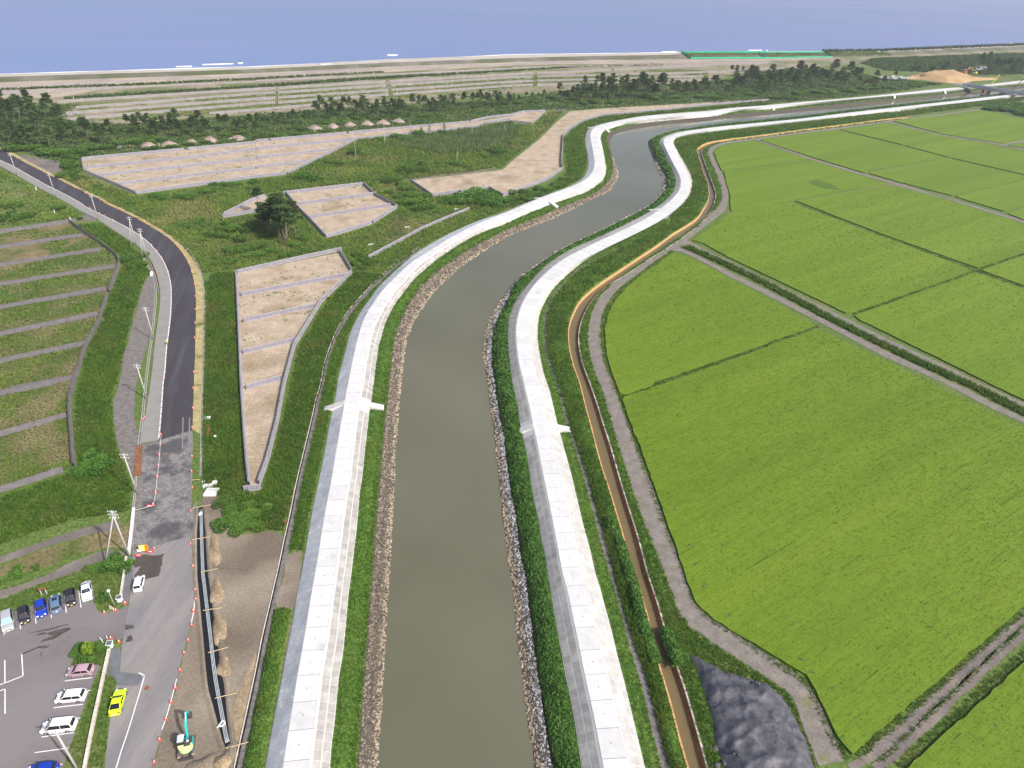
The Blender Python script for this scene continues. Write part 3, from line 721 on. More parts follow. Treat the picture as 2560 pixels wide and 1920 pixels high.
# ------------------------------------------------------------------ water
riv_l, riv_r = down(LR['Lw'], -1.5, BZ), match(LB, rs(Rw)); riv_r[:, 2] = BZ
rw = np.vstack([down(resample(Lw, 3), -1.2, BZ), down(resample(Rw, 3), 1.2, BZ)[::-1]])
structure(sheet('river_water', rw, BZ, M['river']), 'olive brown river between the two white levees', 'river')
rb = np.vstack([down(resample(Lw, 3), -3.5, 0), down(resample(Rw, 3), 3.5, 0)[::-1]])
CB = resample(Cl, 1.2); CBr = match(CB, resample(Cr, 1.2)); CBw = match(CB, resample(Cw, 1.2))
cw_l = CB.copy(); cw_l[:, 2] = -.7; cr_b = CBr.copy(); cr_b[:, 2] = -.7
structure(loft('canal_water', [down(cw_l, -.3, -.7), down(cr_b, .5, -.7)], M['canal']), 'ochre brown water in the narrow drainage canal', 'canal')
cb2 = CB.copy(); cb2[:, 2] = -.7
t_l = down(CB, -.3, .3); t_l2 = down(CB, 0, .3)
cb_wall = thing('canal_wall', 'pale ochre left wall of the drainage canal', 'wall')
_k = np.arange(0, len(CB), 4)
loft('wall_face', [down(CB, 0.02, -1.2), t_l2, t_l, down(CB, -.25, -.3)], M['ochrewall'], cb_wall)
cr_top = CBw.copy(); cr_top[:, 2] = .1
cr_out = down(CBw, .28, .1); cr_out2 = down(CBw, .28, -.3)
rw_t = thing('canal_wall', 'rusty brown sheet-pile right wall of the canal with pale capping', 'wall')
cr_low = down(CBr, .05, -1.2)
cr_in = down(CBw, -.02, .08)
loft('sheet_pile', [cr_low, down(CBr, .12, -.65), cr_in], M['rustwall'], rw_t)
loft('capping', [cr_in, cr_top + np.array([0, 0, .08]), cr_out + np.array([0, 0, .08]), cr_out2], M['bagpale'], rw_t)
sea = np.vstack([[(-5000, 7000, 0), (6000, 7000, 0)], [(6000, 1000, 0)], shore[::-1] - np.array([0, 40, 0]), [(-5000, 300, 0)]])
_sg = []
sea_o = sheet('sea', sea, -.6, M['sea'])
structure(sea_o, 'calm lavender blue sea out to the horizon', 'sea')

# ------------------------------------------------------------------ left levee and right levee
STAIR_L = [T('3b', [(880, 165)])[0], T('1c', [(345, 1535)])[0], T('1c', [(840, 905)])[0], T('1d', [(40, 715)])[0], T('1d', [(1090, 618)])[0], T('1d', [(1530, 578)])[0]]
STAIR_R = [T('3c', [(180, 360)])[0], T('2c', [(1290, 155)])[0], T('1c', [(1560, 920)])[0], T('1d', [(690, 770)])[0], T('1d', [(1650, 660)])[0]]
def station(B, p, z=1.8):
    w = W1(p[0], p[1], z)
    return int(np.argmin(((B[:, :2] - w[:2])**2).sum(1)))
def cells(levee, A, Bn, cols, k0, step, m, mfar, n_own, skip, proud=.03, gap=.09, name='slope_block', kmax=None, rails_z=True, far_lim=430):
    """paving blocks between rails A and Bn; the n_own nearest are parts, the rest one part"""
    A = A.copy(); Bn = Bn.copy()
    fv, ff = [], []
    cnt = 0
    nrm = np.cross(A[1:] - A[:-1], (Bn - A)[:-1]); nrm = np.vstack([nrm, nrm[-1:]])
    nrm /= np.linalg.norm(nrm, axis=1)[:, None] + 1e-9
    nrm *= np.where(nrm[:, 2:] < 0, -1, 1)
    for i in range(k0, (kmax or len(A)) - step, step):
        j = i + step
        mid = (A[i] + Bn[j]) / 2
        if not in_view(mid[None], 60)[0] or camdist(mid[None])[0] > far_lim: continue
        if any(abs(i + step / 2 - s) < step * .5 + 2.2 for s in skip): continue
        L = np.linalg.norm(A[j] - A[i])
        if L < .4: continue
        g = gap / 2 / L
        for c0, c1 in cols:
            P = []
            for u, c in ((g, c0), (g, c1), (1 - g, c1), (1 - g, c0)):
                a = lerp(A[i], A[j], u); b = lerp(Bn[i], Bn[j], u)
                P.append(lerp(a, b, c))
            top = [p + nrm[i] * proud for p in P]
            V = P + top
            F = [(4, 5, 6, 7), (0, 1, 5, 4), (1, 2, 6, 5), (2, 3, 7, 6), (3, 0, 4, 7)]
            if cnt < n_own:
                mk(name, V, F, m, levee)
            else:
                n = len(fv); fv += V; ff += [tuple(q + n for q in f) for f in F]
            cnt += 1
    if fv:
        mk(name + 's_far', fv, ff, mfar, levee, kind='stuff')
levL = thing('levee', 'left white concrete levee along the river, beside the curved road', 'levee')
levR = thing('levee', 'right white concrete levee between river and drainage canal', 'levee')
loft('core', [down(LR['Lo'], -.3, -.3), LR['Lo'], LR['Lcl']], M['frame'], levL)
loft('core', [LR['Lcr'], LR['Lt'], down(LR['Lt'], .1, -.3)], M['frame'], levL)
loft('crest_bed', [LR['Lcl'], LR['Lcr']], M['joint'], levL)
loft('core', [down(RR['Ra'], -.1, -.3), RR['Ra'], RR['Rcl']], M['frame'], levR)
loft('core', [RR['Rcr'], RR['Rb'], down(RR['Rb'], .3, -.3)], M['frame'], levR)
loft('crest_bed', [RR['Rcl'], RR['Rcr']], M['joint'], levR)
skL = [station(LB, p) for p in STAIR_L]; skR = [station(RB, p) for p in STAIR_R]
k0L = int(np.argmax(in_view(LB, 60))); k0R = int(np.argmax(in_view(RB, 60)))
# crest slabs with a dark drain dot in the middle
def slabs(levee, A, Bn, k0, step, n_own, label_side):
    fv, ff = [], []; cnt = 0
    for i in range(k0 - step, len(A) - step, step):
        if i < 0: continue
        j = i + step
        mid = (A[i] + Bn[j]) / 2
        if not in_view(mid[None], 80)[0]: continue
        L = np.linalg.norm(A[j] - A[i]); g = .055 / L
        k = i + step // 2
        c0, c1 = .012, .988
        P = []
        for u, c in ((g, c0), (.5, c0), (1 - g, c0), (1 - g, c1), (.5, c1), (g, c1)):
            q = i + u * step; q0 = int(q); q1 = min(q0 + 1, len(A) - 1); f = q - q0
            P.append(lerp(lerp(A[q0], A[q1], f), lerp(Bn[q0], Bn[q1], f), c))
        V = P + [p + np.array([0, 0, .05]) for p in P]
        F = [(6, 7, 8, 9, 10, 11)] + [(q, (q + 1) % 6, 6 + (q + 1) % 6, 6 + q) for q in range(6)]
        if cnt < n_own:
            s = mk('crest_slab', V, F, M['crest'], levee)
            if cnt < 60:
                c = (A[k] + Bn[k]) / 2
                a = np.linspace(0, 2 * math.pi, 9)[:-1]
                mk('drain_hole', np.c_[c[0] + .10 * np.cos(a), c[1] + .10 * np.sin(a), np.full(8, c[2] + .054)], [list(range(8))], M['darksteel'], s)
        else:
            n = len(fv); fv += V; ff += [tuple(q + n for q in f) for f in F]
        cnt += 1
    if fv: mk('crest_slabs_far', fv, ff, M['crest'], levee, kind='stuff')
slabs(levL, LR['Lcl'], LR['Lcr'], k0L, 6, 120, 'left')
slabs(levR, RR['Rcl'], RR['Rcr'], k0R, 6, 120, 'right')
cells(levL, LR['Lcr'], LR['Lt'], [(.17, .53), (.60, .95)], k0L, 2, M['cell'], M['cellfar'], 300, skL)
cells(levL, LR['Lo'], LR['Lcl'], [(.03, .49), (.51, .985)], k0L, 4, M['cellblue'], M['cellblue'], 120, skL, gap=.05, proud=.02, name='slope_slab')
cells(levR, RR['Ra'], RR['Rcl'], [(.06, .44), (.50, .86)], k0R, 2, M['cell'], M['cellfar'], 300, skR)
cells(levR, RR['Rcr'], RR['Rb'], [(.12, .39), (.44, .69), (.73, .97)], k0R + 1, 2, M['cellpale'], M['cellpale'], 200, skR, name='pale_slope_block', gap=.14)
def stairs(levee, P0, P1, nstep, w, m=M['step'], ramp=False):
    """flight from crest edge P0 down to P1, width w"""
    d = (P1 - P0); L = np.hypot(d[0], d[1]); t = d[:2] / L; nrm = np.array([-t[1], t[0]])
    st = MB()
    a, b = P0[:2], P1[:2]
    z0, z1 = P0[2] + .03, P1[2] + .05
    V = [(*(a - nrm * w / 2), z0), (*(a + nrm * w / 2), z0), (*(b + nrm * w / 2), z1), (*(b - nrm * w / 2), z1)]
    V = V + [(x, y, z - .9) for x, y, z in V]
    st.add(V, [(0, 1, 2, 3), (1, 5, 6, 2), (2, 6, 7, 3), (3, 7, 4, 0)])
    o = st.obj('ramp' if ramp else 'stair', m, levee)
    if not ramp:
        for k in range(nstep):
            u = (k + .3) / nstep
            c = a + (b - a) * u
            MB().box((c[0], c[1], z0 + (z1 - z0) * u + .05), (L / nstep * .5, w * .9, .16), math.atan2(t[1], t[0])).obj('step', M['crest'], o)
    else:
        for s in (-1, 1):
            c0, c1 = a + nrm * s * w / 2, b + nrm * s * w / 2
            MB().tube([(c0[0], c0[1], z0 + .06), (c1[0], c1[1], z1 + .06)], .12, 4).obj('side_kerb', M['frame'], o)
    return o
for n_, k in enumerate(skL):
    land = lerp(LR['Lcl'][k], LR['Lo'][k], 1.75); land[2] = .12
    rivs = lerp(LR['Lcr'][k], LR['Lg'][k], .93); rivs[2] = LR['Lg'][k][2] + .5
    if n_ < 3: stairs(levL, LR['Lcl'][k], land, 20 if n_ == 0 else 12, 1.9)
    stairs(levL, LR['Lcr'][k], rivs, 0, 1.9 if n_ < 2 else 2.6, ramp=True)
for n_, k in enumerate(skR):
    rivs = lerp(RR['Rcl'][k], RR['Ra'][k], 1.95); rivs[2] = -.25
    land = lerp(RR['Rcr'][k], RR['Rb'][k], 1.9); land[2] = .2
    if n_ < 2: stairs(levR, RR['Rcl'][k], rivs, 20, 1.9)
    stairs(levR, RR['Rcr'][k], land, 0, 1.9 if n_ < 2 else 2.8, ramp=True)

# ------------------------------------------------------------------ turf strips and rock banks
gsL = loft('turf_bank', [LR['Lt'] + np.array([0, 0, .02]), lerp(LR['Lt'], LR['Lg'], .5) + np.array([0, 0, .12]), LR['Lg']], M['bank'])
stuff(gsL, 'turf slope strip below the left levee beside the stones', 'grass')
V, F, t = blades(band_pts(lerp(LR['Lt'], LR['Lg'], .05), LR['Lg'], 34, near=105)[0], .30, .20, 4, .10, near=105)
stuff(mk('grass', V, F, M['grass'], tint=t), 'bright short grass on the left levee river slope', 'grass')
rbL = loft('rock_bed', [LR['Lg'], lerp(LR['Lg'], LR['Lw'], .5) + np.array([0, 0, .1]), LR['Lw'], down(LR['Lw'], 2.0, BZ - 1.2)], M['riprapbed'])
structure(rbL, 'brown bed under the left bank stones', 'river bank')
rbR = loft('rock_bed', [down(RR['Rw'], -2.0, BZ - 1.2), RR['Rw'], lerp(RR['Rw'], RR['Rr'], .5) + np.array([0, 0, .1]), RR['Rr']], M['riprapbed'])
structure(rbR, 'brown bed under the right bank stones', 'river bank')
def riprap(A, Bm, dens, size, label, tintf, m, n_own=300, grey=None):
    root = thing('riprap', label, 'riprap')
    P, t = band_pts(A, Bm, dens, near=125, top=2.2)
    k_ = camdist(P) < 420; P, t = P[k_], t[k_]
    o = np.argsort(camdist(P)); P, t = P[o], t[o]
    g = grow(P, 125, 2.2)[:, None]
    V, F, tt = stones(P, size * g)
    tt = tintf(np.repeat(t, 12), tt)
    hi = np.repeat(t > .5, 20) if grey is not None else None
    k = 0
    for i in range(n_own):
        mm = m if grey is None or t[i] < .5 + .25 * (rng.random() - .5) else grey
        mk('stone', V[i * 12:(i + 1) * 12], F[:20], mm, root, tint=tt[i * 12:(i + 1) * 12])
    V, F, tt = V[n_own * 12:], F[n_own * 20:] - n_own * 12, tt[n_own * 12:]
    if grey is None:
        mk('stones', V, F, m, root, tint=tt, kind='stuff')
    else:
        sel = (t[n_own:] + .25 * (rng.random(len(t) - n_own) - .5)) > .5
        for s_, mm in ((~sel, m), (sel, grey)):
            vv = V.reshape(-1, 12, 3)[s_].reshape(-1, 3)
            ff = (F[:20][None] + (np.arange(s_.sum()) * 12)[:, None, None]).reshape(-1, 3)
            mk('stones', vv, ff, mm, root, tint=tt.reshape(-1, 12)[s_].ravel(), kind='stuff')
    return root
riprap(lerp(LR['Lg'], LR['Lw'], .08), LR['Lw'], 17.0, .135, 'tan and brown loose stones along the left river edge', lambda t, r: np.clip(.05 + .6 * r + .4 * (t > .72), 0, 1), M['stone'])
riprap(RR['Rw'], lerp(RR['Rw'], RR['Rr'], .96), 13.0, .165, 'brown and pale grey rocks along the right river edge', lambda t, r: np.clip(.2 + .8 * r, 0, 1), M['stone'], grey=M['stonegrey'])

# the tall green band between the right bank stones and the levee
def hedge_band(A, Bm, hmax, dens, label, name, leaf=.30, m=M['hedge'], parent=None, seed=1, under=None):
    n = len(A); rails = []
    for c in np.linspace(0, 1, 7):
        r = lerp(A, Bm, c); prof = math.sin(math.pi * min(1, max(0, c)))**.55
        r[:, 2] += hmax * prof * (.55 + .35 * vnoise(r[:, 0], r[:, 1], 2.6, seed)) - .05
        rails.append(r)
    b = loft('turf_bank', rails, under or M['bank'], parent)
    stuff(b, 'soil and stems under ' + label, 'grass')
    P, t = band_pts(A, Bm, dens, near=105, top=4)
    prof = np.sin(np.pi * t)**.55
    lump = .6 + .65 * vnoise(P[:, 0], P[:, 1], 2.6, seed)
    P[:, 2] += hmax * prof * lump * (.65 + .45 * rng.random(len(P)))
    tn = np.clip(.12 + .55 * vnoise(P[:, 0], P[:, 1], 1.4, seed + 3) * (.5 + .8 * rng.random(len(P))) + .3 * (rng.random(len(P)) > .8), 0, 1)
    V, F, tt = leaves(P, leaf * grow(P, 105, 4), tn)
    o = mk(name, V, F, m, parent, tint=tt)
    stuff(o, label, 'shrubs')
    return o
hedge_band(lerp(RR['Rr'], RR['Ra'], .04), lerp(RR['Rr'], RR['Ra'], .97), 1.05, 60, 'dense green shrubs between the right bank stones and the levee', 'shrub_band')
# ------------------------------------------------------------------ strips between the right levee and the fields
GB = resample(Gl, 1.2); GBr = match(GB, resample(Gr, 1.2)); GRb = match(GB, rs(Rb))
for q, z in ((GB, .12), (GBr, .12), (GRb, .15)): q[:, 2] = z
structure(loft('gravel_path', [down(GB, -.1, .0), GB, GBr, down(GBr, .1, 0)], M['gravel']), 'narrow grey gravel path beside the right levee', 'path')
b = loft('turf_bank', [GRb, lerp(GRb, GB, .5) + np.array([0, 0, .1]), GB], M['bank']); stuff(b, 'turf strip between right levee and gravel path', 'grass')
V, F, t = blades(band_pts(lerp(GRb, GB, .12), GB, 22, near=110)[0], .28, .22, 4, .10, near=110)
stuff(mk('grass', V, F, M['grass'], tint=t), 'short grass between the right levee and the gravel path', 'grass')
_rbfar = rs(Rb); _e = int(np.argmin(((_rbfar[:, :2] - Gr[-1, :2])**2).sum(1)))
bankL = np.vstack([resample(Gr, 1.2), _rbfar[_e + 14::2]]); bankL[:, 2] = .12
BKL = match(CB, bankL); BKL[:, 2] = .1
CBt = down(CB, -.25, .1)
farm = np.arange(len(CB)) > 0
rails = []
for c in np.linspace(0, 1, 6):
    r = lerp(BKL, CBt, c); r[:, 2] = .08 + .55 * math.sin(math.pi * c)**.7 * (.5 + vnoise(r[:, 0], r[:, 1], 5, 4)); rails.append(r)
b = loft('turf_bank', rails, M['bank']); stuff(b, 'turf bank between gravel path and drainage canal', 'grass')
P, t = band_pts(BKL, lerp(BKL, CBt, .92), 22, near=110)
P[:, 2] += .45 * np.sin(np.pi * t)**.7
V, F, tt = blades(P, .55, .34, 4, .15, tint=np.clip(vnoise(P[:, 0], P[:, 1], 4, 6) * 1.1 + .15 * rng.normal(size=len(P)), 0, 1), near=110)
stuff(mk('grass', V, F, M['grass'], tint=tt), 'rough tall grass between gravel path and canal', 'grass')
FB = resample(Cw, 1.2); FLm = match(FB, resample(Fl, 1.2), 40)
d_ = FLm - FB; L_ = np.linalg.norm(d_[:, :2], axis=1)[:, None]; FLm = FB + d_ * np.minimum(1, 4.6 / np.maximum(L_, .1)); FLm[:, 2] = .08
FB2 = down(FB, .28, .14)
b = loft('turf_bank', [FB2, lerp(FB2, FLm, .5) + np.array([0, 0, .22]), FLm], M['bank']); stuff(b, 'turf strip between canal and farm track', 'grass')
V, F, t = blades(band_pts(FB2, FLm, 20, near=110, z=.12)[0], .40, .28, 4, .12, near=110)
stuff(mk('grass', V, F, M['grass'], tint=t), 'grass between the canal and the farm track', 'grass')
# shrubs leaning over the canal
def shrub_row(px, h, w, label, m=M['hedge'], z=.1, dens=55, seed=2, leaf=.28):
    L = resample(W(px, z), .8)
    return hedge_band(down(L, -w / 2, z), down(L, w / 2, z), h, dens, label, 'shrub_band', m=m, seed=seed, leaf=leaf)
shrub_row(T('4c', [(1240, 780), (1170, 560), (1110, 380), (1050, 150), (1010, 0)], '3c', [(960, 1500), (900, 1330), (830, 1180)]), 1.7, 2.6, 'dark rounded shrubs overhanging the left side of the canal', seed=7)
shrub_row(T('4c', [(1440, 800), (1400, 680), (1360, 560), (1320, 470)]), 1.3, 2.6, 'dark shrubs overhanging the canal beside the tarpaulin heap', seed=8)

# ------------------------------------------------------------------ farm tracks
FT = resample(Fl, 1.5); FTr = match(FT, resample(Fr, 1.5), 25)
FT[:, 2] = FTr[:, 2] = .10
structure(loft('farm_track', [down(FT, -.15, 0), FT, FTr, down(FTr, .15, 0)], M['track']), 'curving gravel farm track between canal and rice fields', 'track')
def band_sheet(name, up, lo, z, m, label, jit=.12):
    A, Bq = resample(W(up, z), 2.5, False), resample(W(lo, z), 2.5, False)
    return structure(sheet(name, np.vstack([A, Bq[::-1]]), z, m, jit=jit), label, 'track')
band_sheet('farm_track', T('2c', [(1480, 400), (1540, 430), (1700, 512), (1900, 602)], '2d', [(0, 760), (500, 1002), (1000, 1252), (1500, 1482)], '3d', [(1850, 0), (2212, 165), (3200, 640)]),
           T('2c', [(1420, 450), (1540, 470), (1640, 505), (1850, 595)], '2d', [(0, 805), (500, 1047), (1000, 1292), (1450, 1502)], '3d', [(1790, 0), (2212, 210), (3200, 690)]), .07, M['track'], 'straight gravel track above the ditch, upper of the twin tracks')
band_sheet('farm_track', T('2c', [(1400, 450), (1450, 470), (1650, 570), (1900, 700)], '2d', [(0, 852), (500, 1107), (1000, 1362)], '3d', [(1620, 0), (1900, 142), (2212, 292), (3200, 770)]),
           T('2c', [(1330, 500), (1420, 510), (1500, 530), (1700, 632), (1900, 742)], '2d', [(0, 897), (500, 1152), (1000, 1422)], '3d', [(1540, 0), (1850, 172), (2212, 335), (3200, 830)]), .07, M['track'], 'straight gravel track below the ditch, lower of the twin tracks')
band_sheet('farm_track', T('1c', [(2090, 985)], '1d', [(0, 1025), (400, 1166), (840, 1298), (1100, 1368), (1700, 1556)], '2d', [(1390, 0), (1700, 92), (2212, 246), (3000, 480)]),
           T('1c', [(2080, 990)], '1d', [(0, 1040), (400, 1182), (840, 1314), (1100, 1386), (1700, 1576)], '2d', [(1360, 6), (1700, 110), (2212, 268), (3000, 505)]), .06, M['track'], 'thin pale track crossing the far rice fields')
band_sheet('farm_track', T('1d', [(1030, 840), (1500, 952), (2020, 1034), (2212, 1072)]), T('1d', [(1020, 846), (1500, 962), (2020, 1046), (2212, 1086)]), .06, M['track'], 'thin pale track bordering the farthest rice field')
band_sheet('farm_track', T('1d', [(2060, 1030), (2212, 1003)]), T('1d', [(2060, 1042), (2212, 1018)]), .06, M['track'], 'short pale track at the right edge between far fields')
for lab, ln, w in (('left wheel rut of the grassy track in the lower right corner', T('4d', [(700, 1659), (860, 1575), (1100, 1380), (1300, 1200), (1500, 1020), (1700, 835), (2000, 560), (2212, 385), (2700, -20)]), 1.7),
                   ('right wheel rut of the grassy track in the lower right corner', T('4d', [(920, 1659), (1060, 1560), (1300, 1340), (1560, 1090), (1850, 810), (2100, 580), (2212, 480), (2750, 0)]), 1.5)):
    L = resample(W(ln), 1.0); jw = w * (.55 + .7 * vnoise(L[:, 0], L[:, 1], 4, 5))
    A, Bq = L.copy(), L.copy(); nn = normals2(L)
    A[:, :2] -= nn * jw[:, None] / 2; Bq[:, :2] += nn * jw[:, None] / 2; A[:, 2] = Bq[:, 2] = .06
    structure(loft('farm_track', [A, Bq], M['lane']), lab, 'track')

# ------------------------------------------------------------------ rice fields
ANG = math.radians(34.0)
def field(label, pts, blade=0.0, patches=()):
    zt = .45
    P = W(pts, zt)
    if ((P[:, 0] * np.roll(P[:, 1], -1)) - (P[:, 1] * np.roll(P[:, 0], -1))).sum() < 0: P = P[::-1]
    Q = resample(np.vstack([P, P[:1]]), 1.5, False)[:-1]
    Q[:, :2] += rng.normal(size=(len(Q), 2)) * .10
    n = len(Q)
    low = Q.copy(); low[:, 2] = .01
    root = thing('rice_field', label, 'rice field')
    mk('crop', np.vstack([Q, low]), [list(range(n))] + [(n + k, n + (k + 1) % n, (k + 1) % n, k) for k in range(n)], M['rice'], root)
    if blade:
        S = poly_pts(P, blade, near=100, top=3.2, z=zt - .12)
        # stagger into planted rows
        c, s = math.cos(ANG), math.sin(ANG)
        u, v = S[:, 0] * c + S[:, 1] * s, -S[:, 0] * s + S[:, 1] * c
        v = np.round(v / .6) * .6 + rng.normal(size=len(v)) * .14
        S[:, 0], S[:, 1] = u * c - v * s, u * s + v * c
        S = S[inside(P, S[:, 0], S[:, 1])]
        tn = np.clip(.35 + .5 * vnoise(S[:, 0], S[:, 1], 9, 2) + .25 * rng.normal(size=len(S)), 0, 1)
        V, F, t = blades(S, .22, .15, 4, .10, tint=tn, near=100, top=3.2)
        mk('rice_leaves', V, F, M['rice_blade'], root, tint=t, kind='stuff')
    if blade > 5:       # thin gaps between planting passes
        c, s = math.cos(ANG), math.sin(ANG)
        q = P[:, :2] @ np.array([[c, -s], [s, c]])
        gv, gf = [], []
        for v0 in np.arange(q[:, 1].min(), q[:, 1].max(), 2.4):
            for _ in range(2):
                u0 = q[:, 0].min() + rng.random() * np.ptp(q[:, 0]); ln = 2 + 14 * rng.random()**2
                v1 = v0 + rng.normal() * .1; w_ = .03 + .04 * rng.random()
                R_ = [(u0, v1 - w_), (u0 + ln, v1 - w_), (u0 + ln, v1 + w_), (u0, v1 + w_)]
                xy = np.array([(a_ * c - b_ * s, a_ * s + b_ * c) for a_, b_ in R_])
                if inside(P, xy[:, 0], xy[:, 1]).all():
                    k = len(gv); gv += [(x_, y_, zt + .115) for x_, y_ in xy]; gf.append((k, k + 1, k + 2, k + 3))
        if gv: mk('row_gaps', gv, gf, M['rice_gap'], root, kind='stuff')
    for x, y, a, bb, ang in patches:
        c = W1(x, y, zt)
        th = np.linspace(0, 2 * math.pi, 12)[:-1]
        r = 1 + .35 * rng.normal(size=11).clip(-1, 1)
        px_, py_ = a * r * np.cos(th), bb * r * np.sin(th)
        mk('bare_patch', np.c_[c[0] + px_ * math.cos(ang) - py_ * math.sin(ang), c[1] + px_ * math.sin(ang) + py_ * math.cos(ang), np.full(11, zt + .02)], [list(range(11))], M['rice_gap'] if a > 2 else M['bund'], root)
    return root
pt = lambda c, L, a=.5, b_=.35, g=.5: [(*T(c, [p])[0], a * (.6 + .8 * random.random()), b_ * (.6 + .6 * random.random()), g + random.random()) for p in L]
field('large rice field filling the right foreground beside the curved farm track', T('3c', [(975, 110), (1240, 20)], '2c', [(2212, 1335)], '2d', [(0, 1325), (430, 1180), (1000, 1450)], '3d', [(1480, 20), (1850, 200), (2212, 370), (3050, 790)], '4d', [(2950, -330), (2212, 250), (740, 1530), (720, 1535), (600, 1370), (500, 1170), (430, 1000), (340, 860), (0, 650)],
      '4c', [(1900, 470), (1700, 330), (1600, 240), (1520, 50)], '3c', [(1430, 1440), (1330, 1170), (1230, 880), (1130, 600), (1010, 300), (955, 130)]), 9,
      pt('3c', [(1050, 155), (1085, 255), (1130, 357), (1170, 465), (1215, 575), (1258, 692), (1360, 945), (1410, 1085), (1467, 1230), (1530, 1390), (1590, 1555), (1430, 270), (1820, 1390)], .55, .3) + pt('4d', [(375, 830), (700, 1200), (760, 1220), (770, 1280), (640, 1390), (1330, 395), (1400, 440), (300, 720), (545, 960), (160, 370), (220, 410)], .6, .22, -.2) + pt('4c', [(1660, 80), (1870, 335)], .6, .3))
field('wedge-shaped rice field beside the bend of the farm track', T('2c', [(1390, 525), (1500, 545), (1700, 645), (1900, 757)], '2d', [(0, 915), (420, 1150), (0, 1295)], '2c', [(2212, 1305), (1220, 1640)], '3c', [(1225, 5), (985, 85), (935, 85), (900, 0)], '2c', [(880, 1600), (830, 1450), (808, 1300), (803, 1180), (825, 1070), (875, 960), (965, 850), (1085, 740), (1250, 625)]), 6, [])
field('rice field in the bottom right corner below the grassy track', T('4d', [(1200, 1659), (1500, 1390), (1800, 1120), (2110, 830), (2212, 740), (2900, 160), (2900, 2400), (1000, 2300), (900, 1930)]), 9, pt('4d', [(2190, 720), (1960, 1290)], .5, .3))
field('rice field above the twin tracks, left part by the track fork', T('1c', [(1895, 1632)], '2d', [(-20, 118), (215, 78), (228, 98), (1000, 388), (1780, 676), (725, 1042), (680, 1045), (0, 722)], '2c', [(1860, 555), (1650, 440), (1560, 415), (1600, 385), (1760, 270), (1870, 185)]), 3.5, [(*T('2c', [(1610, 415)])[0], .7, .4, .5)])
field('rice field above the twin tracks, right part by the picture edge', T('2d', [(745, 1066), (1795, 690), (2212, 838), (3200, 1190), (3200, 2260), (1930, 1659), (1500, 1445), (790, 1100)]), 3.5, [(*T('2d', [(1975, 1590)])[0], .5, .3, .5)])
field('rice field right of the long dark bund, below the thin far track', T('2d', [(240, 72), (640, 4)], '1d', [(1035, 1392)], '2d', [(1340, 8), (1690, 112), (2212, 272), (3000, 510), (2212, 522), (1815, 655), (1000, 365)]), 1.6)
field('small triangle of rice field at the right edge between two bunds', T('2d', [(1840, 672), (2212, 545), (2900, 300), (2900, 1060), (2212, 806)]), 1.6)
field('rounded rice field inside the bend of the far farm track', T('1c', [(1745, 1105), (1800, 1058), (1920, 1032), (2085, 1008)], '1d', [(0, 1052), (345, 1160), (0, 1208)], '1c', [(2212, 1210), (1825, 1255), (1812, 1262), (1775, 1190)]), 0)
field('rice field with a paler weedy patch below the rounded one', T('1c', [(1830, 1268), (2212, 1224)], '1d', [(0, 1222), (365, 1172), (1020, 1376), (740, 1414), (0, 1556)], '1c', [(2212, 1560), (1895, 1612), (1888, 1560), (1884, 1470), (1855, 1380)]), 0, [(*T('1d', [(470, 1380)])[0], 5, 9, .3)])
field('rice field north of the thin track beside the canal end', T('1d', [(0, 990), (590, 916), (1530, 1148), (860, 1258), (840, 1285), (400, 1154), (100, 1058), (0, 1022)], '1c', [(2150, 1000)]), 0)
field('top left rice field of the far block of four', T('1d', [(625, 910), (1015, 858), (1040, 858), (1610, 984), (1165, 1042)]), 0)
field('top right rice field of the far block of four', T('1d', [(1185, 1048), (1640, 990), (2000, 1058), (1995, 1068), (1560, 1148)]), 0)
field('bottom left rice field of the far block of four', T('1d', [(885, 1278), (1550, 1160), (2200, 1308), (2212, 1335), (1590, 1480), (1130, 1362), (880, 1290)]), 0)
field('bottom right rice field of the far block of four', T('1d', [(1580, 1153), (2030, 1072), (2212, 1105), (2700, 1200), (2700, 1420), (2212, 1298)]), 0)
field('rice field below the far block of four at the right edge', T('1d', [(1615, 1487), (2212, 1350), (2700, 1230), (2700, 1500), (2212, 1572), (2050, 1618), (1750, 1530)]), 0)
field('sliver of rice field at the right edge above the thin track', T('1d', [(2070, 1632), (2212, 1590), (2700, 1500), (2700, 1860), (2212, 1690)]), 0)
field('wide pale rice field farthest to the upper right', T('1d', [(1085, 836), (1700, 765), (1840, 745), (2000, 775), (2212, 824), (2600, 900), (2600, 950), (2212, 998), (2055, 1028), (2020, 1030), (1500, 948)]), 0)
field('narrow rice field strip at the right edge beyond the short track', T('1d', [(2075, 1047), (2212, 1022), (2600, 960), (2600, 1150), (2212, 1068)]), 0)
# weedy ditch between the twin tracks
L = resample(W(T('2c', [(1500, 478), (1650, 540), (1850, 630), (2212, 805)], '2d', [(500, 1076), (1000, 1326), (1600, 1610)], '3d', [(1700, -10), (2212, 248), (3000, 630)])), 1.5)
P, t = band_pts(down(L, -1.6, .05), down(L, 1.6, .05), 20, near=130)
P[:, 2] += -.1
V, F, tt = blades(P, .9, .35, 4, .2, near=130, tint=np.clip(.5 - .7 * (abs(t - .45) < .16) + .25 * rng.normal(size=len(P)), 0, 1))
stuff(mk('ditch_grass', V, F, M['grass'], tint=tt), 'tall weeds in the ditch between the twin farm tracks', 'grass')
